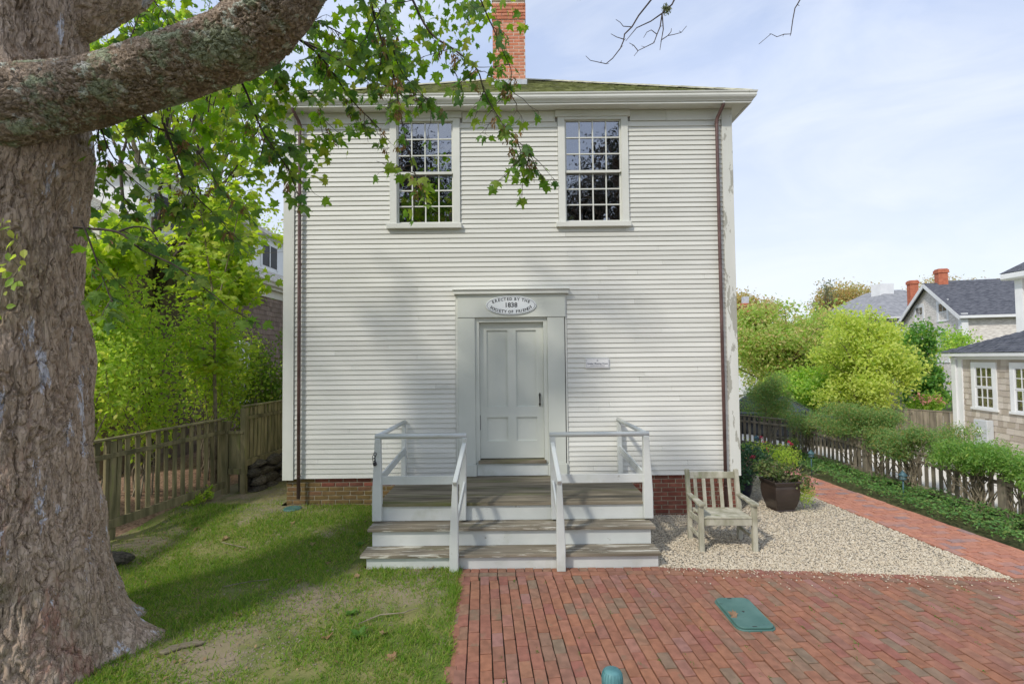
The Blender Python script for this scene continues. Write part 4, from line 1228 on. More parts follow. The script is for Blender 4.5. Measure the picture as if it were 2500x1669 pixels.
# ------------------------------------------------------------------ covers, bollard
def rounded(x0, x1, y0, y1, r, n=5):
    pts = []
    for cx, cy, a0 in ((x1 - r, y1 - r, 0), (x0 + r, y1 - r, 90), (x0 + r, y0 + r, 180), (x1 - r, y0 + r, 270)):
        for k in range(n + 1):
            a = R(a0 + 90 * k / n); pts.append((cx + r * math.cos(a), cy + r * math.sin(a)))
    return pts
def covers():
    t = thing('utility_cover', 'green rectangular plastic box lid with rounded corners set in the brick paving', 'cover', (2.12, 4.68, 0))
    MB().prism(rounded(1.950, 2.300, 4.390, 4.960, .07), 'z', -.05, .012).build('rim', M_COVER, t, bevel=.004)
    MB().prism(rounded(1.962, 2.288, 4.402, 4.948, .062), 'z', .0125, .030).build('lid', M_COVER, t, bevel=.005)
    MB().box(2.085, 2.125, 4.915, 4.935, .0302, .0306).box(2.085, 2.125, 4.412, 4.424, .0302, .0306).build('finger_slot', M_IRON, t)
    MB().lathe((2.125, 4.675, .0295), [(.001, 0), (.011, 0), (.011, .003), (.001, .003)], 10).build('bolt', M_IRON, t)
    z = gzf(-3.30, 7.44)
    t = thing('drain_cover', 'small round green drain lid on the ground under the left downspout', 'cover', (-3.30, 7.44, z))
    MB().lathe((-3.30, 7.44, z), [(.125, -.02), (.130, .008), (.122, .018), (.001, .020)], 24).build('lid', M_COVER, t)
    rb = MB()
    for k in range(5): rb.box(-3.38 + .0 , -3.22, 7.375 + k * .03, 7.385 + k * .03, z + .0195, z + .0235)
    rb.build('ribs', M_COVER, t)
    t = thing('bollard', 'teal verdigris post with a rounded ribbed top at the bottom edge of the paving', 'bollard', (.62, 3.24, 0))
    MB().lathe((.62, 3.24, 0), [(.060, -.03), (.060, .30), (.001, .301)], 24).build('post', M_VERDIGRIS, t, smooth=False)
    MB().lathe((.62, 3.24, 0), [(.064, .296), (.067, .300), (.067, .306), (.064, .310)], 24).build('ring', M_VERDIGRIS, t)
    MB().lathe((.62, 3.24, 0), [(.065, .311), (.066, .345), (.062, .375), (.052, .393), (.034, .403), (.001, .406)], 24).build('cap', M_VERDIGRIS, t, smooth=True)
    rb = MB()
    for k in range(20):
        a = 2 * math.pi * k / 20
        rb.tube([(.62 + q * math.cos(a), 3.24 + q * math.sin(a), z_) for q, z_ in ((.0655, .314), (.0665, .345), (.0625, .3755), (.052, .394))], .003, 4)
    rb.build('ribs', M_VERDIGRIS, t)
covers()

# ------------------------------------------------------------------ path lamps
def path_lamp(x, y, label, h=.45):
    z = gzf(x, y)
    t = thing('path_lamp', label, 'lamp', (x, y, z), 'verdigris lamps along the brick path')
    MB().tube([(x, y, z - .1), (x, y, z + h - .16)], .011, 8).build('stake', M_LAMP, t, smooth=True)
    MB().lathe((x, y, z + h - .165), [(.015, 0), (.045, .008), (.052, .018), (.048, .026), (.001, .026)], 18).build('base_tray', M_LAMP, t)
    MB().lathe((x, y, z + h - .140), [(.040, 0), (.042, .03), (.040, .055)], 16).build('lens', M_LAMPGLASS, t, smooth=True)
    b = MB()
    for k in range(4):
        a = math.pi / 4 + k * math.pi / 2
        b.tube([(x + .047 * math.cos(a), y + .047 * math.sin(a), z + h - .142), (x + .047 * math.cos(a), y + .047 * math.sin(a), z + h - .085)], .004, 5)
    b.build('bars', M_LAMP, t)
    MB().lathe((x, y, z + h - .092), [(.062, .0), (.066, .006), (.050, .016), (.060, .018), (.040, .045), (.020, .066), (.010, .080), (.012, .088), (.001, .094)], 18).build('shade', M_LAMP, t)
path_lamp(6.04, 12.33, 'verdigris path lamp farthest away, beside the corner of the white house')
path_lamp(6.19, 10.33, 'middle verdigris path lamp, standing behind the brown flower pot')
path_lamp(6.576, 8.41, 'nearest verdigris path lamp, in the green ground cover')

# ------------------------------------------------------------------ planters
def planters():
    random.seed(23)
    t = thing('planter', 'square glazed brown pot with curved sides on the gravel', 'pot', (4.20, 7.86, -.015))
    def sq_loft(prof, name, m, par, ang, c, parts=None):
        vs, fs = [], []
        for hw, z in prof:
            for sx, sy in ((-1, -1), (1, -1), (1, 1), (-1, 1)):
                p = rotz(ang) @ Vector((sx * hw, sy * hw, z)); vs.append(p + Vector(c))
        n = len(prof)
        for i in range(n - 1):
            for k in range(4):
                k2 = (k + 1) % 4; fs.append((i*4+k, i*4+k2, i*4+4+k2, i*4+4+k))
        fs.append((3, 2, 1, 0)); fs.append(tuple(range((n-1)*4, n*4)))
        return MB().add(vs, fs).build(name, m, par, bevel=.006)
    c = (4.20, 7.86, -.015)
    sq_loft([(.140, 0), (.150, .012), (.150, .026), (.140, .034)], 'foot', M_POT, t, R(6), c)
    sq_loft([(.142, .033), (.168, .10), (.190, .19), (.200, .28), (.200, .36), (.194, .405)], 'body', M_POT, t, R(6), c)
    sq_loft([(.196, .404), (.205, .412), (.205, .432), (.216, .440), (.216, .470), (.200, .474), (.190, .440), (.188, .436)], 'rim', M_POT, t, R(6), c)
    sq_loft([(.186, .430), (.186, .444)], 'soil', M_POTSOIL, t, R(6), c)
    p = thing('flower_plant', 'trailing flowering plant with pink blooms spilling out of the brown pot', 'plant', (4.20, 7.86, .43))
    st = MB()
    for k in range(26):
        a = random.uniform(0, 2 * math.pi); s = Vector((4.20 + .1 * math.cos(a), 7.86 + .1 * math.sin(a), .42))
        e = s + Vector((random.uniform(-.25, .45), random.uniform(-.2, .2), random.uniform(.05, .32)))
        st.tube(wig(s, e, 4, .08), taper(4, .005, .002), 4, False)
    st.build('stems', M_STEM, p)
    foliage('leaves', [(4.25, 7.85, .56, .28, .2, .14), (4.48, 7.78, .47, .20, .18, .16), (4.05, 7.9, .62, .2, .15, .14)], 900, .055, L_FOL2, p, T_OVAL, clump=5, clump_r=.04)
    foliage('trailing_leaves', [(4.53, 7.74, .26, .11, .12, .16)], 900, .022, L_PRIVET, p, T_DIA, clump=6, clump_r=.025)
    foliage('petals', [(4.58, 7.72, .48, .10, .1, .09), (4.35, 7.70, .60, .14, .06, .04)], 84, .030, L_PINK, p, T_OVAL, clump=6, clump_r=.014)
    t = thing('planter', 'dark blue glazed pot half hidden behind the corner of the white house', 'pot', (3.90, 8.55, -.015))
    MB().lathe((3.90, 8.55, -.015), [(.13, 0), (.17, .12), (.20, .28), (.21, .40), (.225, .41), (.225, .44), (.205, .445), (.20, .42)], 24).build('body', M_POT2, t, smooth=True)
    MB().lathe((3.90, 8.55, .395), [(.2, 0), (.2, .012)], 20).build('soil', M_POTSOIL, t)
    p = thing('rose_plant', 'loose dark-leaved plant with red flowers growing from the blue pot', 'plant', (3.90, 8.55, .40))
    st = MB()
    for k in range(22):
        s = Vector((3.90 + random.uniform(-.1, .1), 8.55 + random.uniform(-.1, .1), .38))
        e = s + Vector((random.uniform(-.35, .75), random.uniform(-.25, .45), random.uniform(.1, .62)))
        st.tube(wig(s, e, 4, .08), taper(4, .006, .002), 4, False)
    st.build('stems', M_STEM, p)
    foliage('leaves', [(3.95, 8.5, .62, .34, .3, .28), (4.25, 8.8, .60, .3, .3, .22), (3.72, 8.2, .42, .16, .3, .30)], 1500, .05, L_ROSE, p, T_OVAL, clump=5, clump_r=.04)
    foliage('petals', [(3.85, 8.4, .86, .3, .2, .06), (4.6, 9.0, .78, .15, .2, .1), (4.05, 8.3, .72, .3, .1, .08)], 56, .030, L_RED, p, T_OVAL, clump=8, clump_r=.012)
    p = thing('leafy_plant', 'bright feathery green plant with a magenta flower behind the brown pot', 'plant', (4.75, 9.4, 0))
    st = MB()
    for k in range(16):
        s = Vector((4.75 + random.uniform(-.2, .2), 9.4 + random.uniform(-.2, .2), -.02))
        st.tube(wig(s, s + Vector((random.uniform(-.4, .4), random.uniform(-.3, .3), random.uniform(.4, .85))), 4, .08), taper(4, .006, .002), 4, False)
    st.build('stems', M_STEM, p)
    foliage('leaves', spread(4.75, 9.4, .55, .55, .5, .42, 8), 2600, .045, L_PRIVET, p, T_LONG, clump=7, clump_r=.05)
    foliage('petals', [(4.60, 9.2, .92, .05, .05, .03), (5.35, 9.6, .72, .06, .05, .04)], 36, .04, L_RED, p, T_OVAL, clump=12, clump_r=.012)
planters()

# ------------------------------------------------------------------ fences
def picket_run(par, a, b, z0a, z1a, z0b, z1b, pitch, m, w=.062, th=.02, off=(0, 0)):
    a, b = Vector(a), Vector(b); d = (b - a); ln = d.length; d.normalize(); ang = math.atan2(d.y, d.x)
    n = int(ln / pitch)
    me = MB().box(-w/2, w/2, -th/2, th/2, 0, 1).mesh('picket', m, bevel=.0)
    for i in range(n):
        tt = (i + .5) / n; p = a.lerp(b, tt)
        z0 = z0a + (z0b - z0a) * tt; z1 = z1a + (z1b - z1a) * tt
        mesh_obj('picket', me, par, (p.x + off[0], p.y + off[1], z0 + random.uniform(-.006, .006)),
                 (random.uniform(-.012, .012), random.uniform(-.012, .012), ang + random.uniform(-.04, .04)), (random.uniform(.94, 1.05), 1, z1 - z0 + random.uniform(-.006, .006)))

def left_fences():
    random.seed(29)
    t = thing('picket_fence', 'mossy dark wooden picket fence running behind the maple trunk', 'fence', (-5.0, 7.2, .15))
    A, B = (-5.40, 4.6), (-4.84, 8.28)
    picket_run(t, (A[0], A[1], 0), (B[0], B[1], 0), .36, 1.40, .36, 1.435, .147, M_FENCE_L)
    off = .030
    MB().bar((A[0], A[1], 1.425), (B[0] + .03, B[1], 1.455), .085, .026).build('top_cap', M_FENCE_L, t, bevel=.003)
    MB().bar((A[0] + off, A[1], 1.215), (B[0] + off, B[1], 1.235), .030, .060).build('rail', M_FENCE_L, t, bevel=.003)
    MB().bar((A[0] + off, A[1], .365), (B[0] + off, B[1], .365), .034, .115).build('bottom_rail', M_FENCE_L, t, bevel=.003)
    for x, y in ((-4.80, 8.34), (-5.13, 6.35)):
        MB().bar((x - .02, y, -.05), (x - .02, y, 1.40), .10, .10, (0, 1, 0)).build('post', M_FENCE_L, t, bevel=.006)
    # short boarded return joining the two runs
    MB().box(-4.745, -4.62, 8.30, 8.325, .62, 1.20).build('board', M_FENCE_L, t)
    MB().box(-4.62, -4.53, 8.30, 8.325, .62, 1.20).build('board', M_FENCE_L, t)
    MB().box(-4.76, -4.50, 8.27, 8.30, 1.20, 1.245).build('rail', M_FENCE_L, t)
    MB().box(-4.74, -4.53, 8.275, 8.30, .53, .62).build('rail', M_FENCE_L, t)
    t = thing('board_fence', 'taller wooden fence of close-set boards standing on the stone wall', 'fence', (-4.45, 8.9, .65))
    A, B = (-4.52, 8.30), (-4.02, 11.2)
    MB().bar((-4.515, 8.33, .05), (-4.515, 8.33, 1.62), .085, .09, (0, 1, 0)).build('post', M_FENCE_L, t, bevel=.005)
    picket_run(t, (A[0], A[1] + .08, 0), (B[0], B[1], 0), .70, 1.63, .74, 1.66, .092, M_FENCE_L, .070)
    MB().bar((A[0], A[1], 1.655), (B[0], B[1], 1.675), .075, .024).build('top_cap', M_FENCE_L, t, bevel=.003)
    MB().bar((A[0] + .028, A[1], 1.455), (B[0] + .028, B[1], 1.47), .028, .055).build('rail', M_FENCE_L, t, bevel=.003)
    MB().bar((A[0] + .028, A[1], .705), (B[0] + .028, B[1], .75), .03, .11).build('bottom_rail', M_FENCE_L, t, bevel=.003)
    # stone wall
    t = thing('stone_wall', 'low dark dry-stone wall under the board fence', 'wall', (-4.4, 9.3, .1))
    bm = bmesh.new(); bmesh.ops.create_icosphere(bm, subdivisions=2, radius=1)
    base = [v.co.copy() for v in bm.verts]; faces = [[v.index for v in f.verts] for f in bm.faces]; bm.free()
    meshes = []
    for k in range(6):
        vs = []
        ax = [Vector((random.gauss(0, 1), random.gauss(0, 1), random.gauss(0, 1))).normalized() for _ in range(9)]
        cut = [random.uniform(.55, .85) for _ in ax]
        for v in base:
            q = v.copy()
            for n_, c_ in zip(ax, cut):
                dd = q.dot(n_)
                if dd > c_: q -= n_ * (dd - c_)
            q += v * random.uniform(-.02, .02)
            vs.append(q)
        me = bpy.data.meshes.new('stone'); me.from_pydata(vs, [], faces); me.materials.append(M_ROCK); meshes.append(me)
    d = Vector((.5, 2.9, 0)).normalized(); ang = math.atan2(d.y, d.x)
    core = MB().bar((-4.60, 8.45, .25), (-4.12, 11.2, .30), .16, .85).build('core', M_ROCK, t)
    z = .14
    for row in range(4):
        s = -.05 + random.uniform(0, .1)
        while s < 2.8:
            ln = random.uniform(.22, .42); p = Vector((-4.47, 8.42, 0)) + d * (s + ln / 2)
            mesh_obj('stone', random.choice(meshes), t, (p.x + random.uniform(-.03, .03), p.y, z + .07), (random.uniform(-.15, .15), random.uniform(-.12, .12), ang + random.uniform(-.1, .1)), (ln / 1.55, .16, .10 + random.uniform(-.01, .015)))
            s += ln
        z += .145
left_fences()

def right_fence():
    random.seed(31)
    t = thing('picket_fence', 'low grey picket fence between the ground cover and the pale driveway', 'fence', (7.05, 10, 0))
    run = [((7.55, 4.9), -.10, .60), ((7.30, 7.4), -.05, .62), ((7.05, 9.9), 0, .70), ((6.95, 12.3), .02, .80), ((5.25, 14.6), .02, .84)]
    for (a, z0, z1), (b, w0, w1) in zip(run, run[1:]):
        picket_run(t, (a[0], a[1], 0), (b[0], b[1], 0), z0 + .04, z1 - .03, w0 + .04, w1 - .03, .128, M_FENCE_R, .060)
        MB().bar((a[0], a[1], z1), (b[0], b[1], w1), .075, .026).build('top_cap', M_FENCE_R, t, bevel=.003)
        dx = -.026
        MB().bar((a[0] + dx, a[1], z1 - .15), (b[0] + dx, b[1], w1 - .15), .028, .055).build('rail', M_FENCE_R, t, bevel=.003)
        MB().bar((a[0] + dx, a[1], z0 + .08), (b[0] + dx, b[1], w0 + .08), .03, .10).build('bottom_rail', M_FENCE_R, t, bevel=.003)
    for (x, y), z0, z1 in run:
        MB().bar((x - .01, y, z0 - .1), (x - .01, y, z1 - .03), .12, .12, (0, 1, 0)).build('post', M_FENCE_R, t, bevel=.006)
    t = thing('board_fence', 'plain brown board fence beyond the driveway beside the shingled cottage', 'fence', (12.0, 15.0, -.3))
    A, B = Vector((12.45, 13.9, 0)), Vector((10.9, 16.4, 0))
    d = B - A; n = int(d.length / .15); ang = math.atan2(d.y, d.x)
    me = MB().box(-.072, .072, -.012, .012, 0, 1).mesh('board', M_FENCE_R)
    for i in range(n):
        p = A.lerp(B, (i + .5) / n); mesh_obj('board', me, t, (p.x, p.y, -.3), (0, 0, ang + random.uniform(-.02, .02)), (1, 1, 1.05))
    MB().bar((A.x, A.y, .765), (B.x, B.y, .765), .06, .03).build('top_cap', M_FENCE_R, t)
right_fence()

# ------------------------------------------------------------------ shingled neighbours
def shingle_wall(par, origin, along, nrm, length, height, exposure, m, holes=(), cam_sorted=True, big=300, zlo=0, wr=(.09, .20)):
    """courses of single shingles on a wall; the ones that show largest are objects, the rest one joined part"""
    o, e, nn = Vector(origin), Vector(along).normalized(), Vector(nrm).normalized()
    items = []
    r = 0; z = zlo
    while z < height:
        u = -random.uniform(0, .1)
        while u < length:
            w = random.uniform(*wr); a, b = max(u, 0), min(u + w, length)
            u += w
            if b - a < .02: continue
            top = min(z + exposure, height)
            skip = False; segs = [(a, b)]
            for h0, h1, q0, q1 in holes:
                if z + exposure * .6 > q0 and z + exposure * .3 < q1:
                    ns = []
                    for s0, s1 in segs:
                        if s1 <= h0 or s0 >= h1: ns.append((s0, s1)); continue
                        if s0 < h0: ns.append((s0, h0))
                        if s1 > h1: ns.append((h1, s1))
                    segs = ns
            for s0, s1 in segs:
                if s1 - s0 > .012: items.append((s0, s1, z, top))
        z += exposure; r += 1
    def dist(it):
        p = o + e * ((it[0] + it[1]) / 2); return p.x ** 2 + p.y ** 2 + (p.z + it[2] - 2.4) ** 2
    vis = []
    for it in items:
        p = o + e * ((it[0] + it[1]) / 2)
        px = 1250 + 1205 * p.x / max(p.y, .1)
        if p.y > 1 and 215 < px < 2500 and not (690 < px < 1800): vis.append(it)
    vis.sort(key=dist); keep = set(id(i) for i in vis[:big])
    ux = MB().add([(0, 0, 0), (1, 0, 0), (1, .014, 0), (0, .014, 0), (0, .001, 1), (1, .001, 1)], [(0, 3, 2, 1), (3, 2, 5, 4)][:1] + [(3, 4, 5, 2), (0, 4, 3), (1, 2, 5)]).mesh('shingle', m)
    ang = math.atan2(e.y, e.x)
    # local +y must be the outward normal
    flip = (Vector((-e.y, e.x, 0)).dot(nn) < 0)
    V, F_ = [], []
    for it in items:
        s0, s1, z0, z1 = it
        j = random.uniform(-.004, .004)
        if id(it) in keep:
            if not flip:
                p = o + e * (s0 + .0015); mesh_obj('shingle', ux, par, (p.x, p.y, p.z + z0 + j), (0, 0, ang), (s1 - s0 - .003, 1, z1 - z0 + .012))
            else:
                p = o + e * (s1 - .0015); mesh_obj('shingle', ux, par, (p.x, p.y, p.z + z0 + j), (0, 0, ang + math.pi), (s1 - s0 - .003, 1, z1 - z0 + .012))
        else:
            b = len(V)
            P = lambda a, h, zz: o + e * a + nn * h + Vector((0, 0, zz))
            V += [P(s0 + .0015, 0, z0 + j), P(s1 - .0015, 0, z0 + j), P(s1 - .0015, .014, z0 + j), P(s0 + .0015, .014, z0 + j), P(s0 + .0015, .001, z1 + .012), P(s1 - .0015, .001, z1 + .012)]
            F_ += [(b, b+1, b+2, b+3), (b+3, b+2, b+5, b+4)]
    if V:
        me = bpy.data.meshes.new('wall_shingles'); me.from_pydata(V, [], F_); me.materials.append(m)
        mesh_obj('wall_shingles', me, par)['kind'] = 'stuff'

def side_window(par, o, e, nn, u0, u1, z0, z1, trim_m, cols, rows, glass, back, cw=.09):
    """a window on an arbitrary wall: u along the wall, z up; two sashes"""
    o, e, nn = Vector(o), Vector(e).normalized(), Vector(nn).normalized()
    def bx(mb, a, b, h0, h1, q0, q1):
        vs = []
        for zz in (q0, q1):
            for aa, hh in ((a, h0), (b, h0), (b, h1), (a, h1)): vs.append(o + e * aa + nn * hh + Vector((0, 0, zz)))
        mb.add(vs, [(0,3,2,1),(4,5,6,7),(0,1,5,4),(1,2,6,5),(2,3,7,6),(3,0,4,7)]); return mb
    c = MB(); bx(c, u0, u0 + cw, 0, .03, z0, z1); bx(c, u1 - cw, u1, 0, .03, z0, z1); bx(c, u0 + cw, u1 - cw, 0, .03, z1 - cw, z1)
    win = c.build('window', trim_m, par)
    bx(MB(), u0 - .03, u1 + .03, 0, .05, z0 - .06, z0 - .001).build('sill', trim_m, win)
    a, b = u0 + cw, u1 - cw; zm = (z0 + z1 - cw) / 2
    for q0, q1, h in ((zm, z1 - cw - .001, .016), (z0, zm - .001, .006)):
        s = MB(); t_ = .035
        bx(s, a, a + t_, h - .012, h + .006, q0, q1); bx(s, b - t_, b, h - .012, h + .006, q0, q1)
        bx(s, a + t_, b - t_, h - .012, h + .006, q0, q0 + t_); bx(s, a + t_, b - t_, h - .012, h + .006, q1 - t_, q1)
        for k in range(1, cols):
            x = a + t_ + (b - a - 2 * t_) * k / cols; bx(s, x - .010, x + .010, h - .008, h + .004, q0 + t_, q1 - t_)
        for k in range(1, rows):
            zz = q0 + t_ + (q1 - q0 - 2 * t_) * k / rows
            for kk in range(cols):
                xa = a + t_ + (b - a - 2 * t_) * kk / cols; xb = a + t_ + (b - a - 2 * t_) * (kk + 1) / cols
                bx(s, xa + .010, xb - .010, h - .007, h + .003, zz - .010, zz + .010)
        s.build('sash', trim_m, win)
        for kk in range(cols):
            for rr in range(rows):
                xa = a + t_ + (b - a - 2 * t_) * kk / cols; xb = a + t_ + (b - a - 2 * t_) * (kk + 1) / cols
                za = q0 + t_ + (q1 - q0 - 2 * t_) * rr / rows; zb = q0 + t_ + (q1 - q0 - 2 * t_) * (rr + 1) / rows
                bx(MB(), xa, xb, h - .010, h - .0085, za, zb).build('pane', glass, win)
    bx(MB(), a - .01, b + .01, -.10, -.09, z0, z1 - cw).build('blind_or_dark_room', back, win)  # with the dark_room material this sheet is painted as an unlit interior
    return win

def wall_with_holes(mb, o, e, nn, length, height, holes, th=.12, zlo=0):
    """solid wall slab behind the shingles, split round its openings"""
    o, e, nn = Vector(o), Vector(e).normalized(), Vector(nn).normalized()
    def bx(a, b, q0, q1):
        if b - a < .001 or q1 - q0 < .001: return
        vs = []
        for zz in (q0, q1):
            for aa, hh in ((a, -.001), (b, -.001), (b, -th), (a, -th)): vs.append(o + e * aa + nn * hh + Vector((0, 0, zz)))
        mb.add(vs, [(0,3,2,1),(4,5,6,7),(0,1,5,4),(1,2,6,5),(2,3,7,6),(3,0,4,7)])
    c = 0
    for h0, h1, q0, q1 in sorted(holes):
        bx(c, h0, zlo, height); bx(h0, h1, zlo, q0); bx(h0, h1, q1, height); c = h1
    bx(c, length, zlo, height)
    return mb

def left_neighbour():
    random.seed(37)
    X0, Y0, Y1, ze = -7.0, 8.4, 19.0, 4.45
    t = thing('shingled_house', 'brown shingled house with cream gutter behind the shrubs on the left', 'house', (X0, 13, 0))
    o, e, nn = (X0, Y0, 0.2), (0, 1, 0), (1, 0, 0)
    holes = [(3.75, 4.75, 1.15, 2.75)]
    wall_with_holes(MB(), o, e, nn, Y1 - Y0, ze - .2, holes).build('wall', M_SHW2, t)
    shingle_wall(t, o, e, nn, Y1 - Y0, ze - .2, .135, M_SHW2, holes)
    side_window(t, o, e, nn, 3.78, 4.72, 1.18, 2.72, M_WHITE, 2, 2, M_GLASS2, M_DARKROOM)
    MB().box(-12, X0 - .12, Y0, Y0 + .1, .2, ze).build('gable_wall', M_SHW2, t)
    # cornice and gutter
    MB().box(X0 - .05, X0 + .16, Y0 - .25, Y1, ze, ze + .10).build('soffit', M_CREAM, t)
    MB().prism([(X0 + .16, ze + .06), (X0 + .24, ze + .09), (X0 + .26, ze + .16), (X0 + .30, ze + .20), (X0 + .30, ze + .22), (X0 + .12, ze + .22), (X0 + .12, ze + .06)], 'y', Y0 - .3, Y1).build('gutter', M_CREAM, t)
    MB().box(X0 + .0165, X0 + .04, Y0, Y1, ze - .22, ze - .001).build('frieze_board', M_CREAM, t)
    # roof slope with course lines
    sl = .62
    rf = MB().add([(X0 + .22, Y0 - .35, ze + .21), (X0 + .22, Y1, ze + .21), (X0 - 3.4, Y1, ze + .21 + 3.6 * sl), (X0 - 3.4, Y0 - .35, ze + .21 + 3.6 * sl)], [(0, 1, 2, 3)]).build('roof', M_FARSH, t)
    V, F_ = [], []
    d = Vector((-1, 0, sl)).normalized(); nn_ = Vector((sl, 0, 1)).normalized()
    for r in range(30):
        p0 = Vector((X0 + .22, Y0 - .35, ze + .215)) + d * r * .14
        p1 = p0 + d * .16; L_ = Vector((0, Y1 - Y0 + .35, 0)); b = len(V)
        V += [p0, p0 + L_, p0 + L_ + nn_ * .018, p0 + nn_ * .018, p1 + L_, p1]
        F_ += [(b, b+1, b+2, b+3), (b+3, b+2, b+4, b+5)]
    me = bpy.data.meshes.new('roof_courses'); me.from_pydata(V, [], F_); me.materials.append(M_FARSH); mesh_obj('roof_courses', me, rf)['kind'] = 'stuff'
    MB().add([(X0 + .24, Y0 - .36, ze + .05), (X0 + .24, Y0 - .36, ze + .24), (X0 - 3.4, Y0 - .36, ze + .24 + 3.6 * sl), (X0 - 3.4, Y0 - .36, ze + .05 + 3.6 * sl),
              (X0 + .24, Y0 - .30, ze + .05), (X0 + .24, Y0 - .30, ze + .24), (X0 - 3.4, Y0 - .30, ze + .24 + 3.6 * sl), (X0 - 3.4, Y0 - .30, ze + .05 + 3.6 * sl)],
             [(0,1,2,3),(7,6,5,4),(0,4,5,1),(1,5,6,2),(2,6,7,3),(3,7,4,0)]).build('rake_board', M_CREAM, t)
    # long shed dormer with small windows
    dm = MB().box(X0 - 2.6, X0 - .75, 10.2, Y1 - .5, ze + .6, 6.35).build('dormer', M_WHITE, t)
    MB().box(X0 - 2.7, X0 - .55, 10.0, Y1 - .3, 6.35, 6.47).build('dormer_roof', M_FARSH, dm)
    for k in range(5):
        y = 10.6 + k * 1.55
        MB().box(X0 - .76, X0 - .735, y, y + .95, 5.42, 6.10).build('dormer_window', M_DARKROOM, dm)
        MB().box(X0 - .755, X0 - .725, y - .09, y - .001, 5.36, 6.18).box(X0 - .755, X0 - .725, y + .951, y + 1.04, 5.36, 6.18).box(X0 - .755, X0 - .725, y, y + .95, 6.101, 6.18).box(X0 - .755, X0 - .722, y + .45, y + .50, 5.42, 6.10).build('dormer_window_frame', M_WHITE, dm)
left_neighbour()

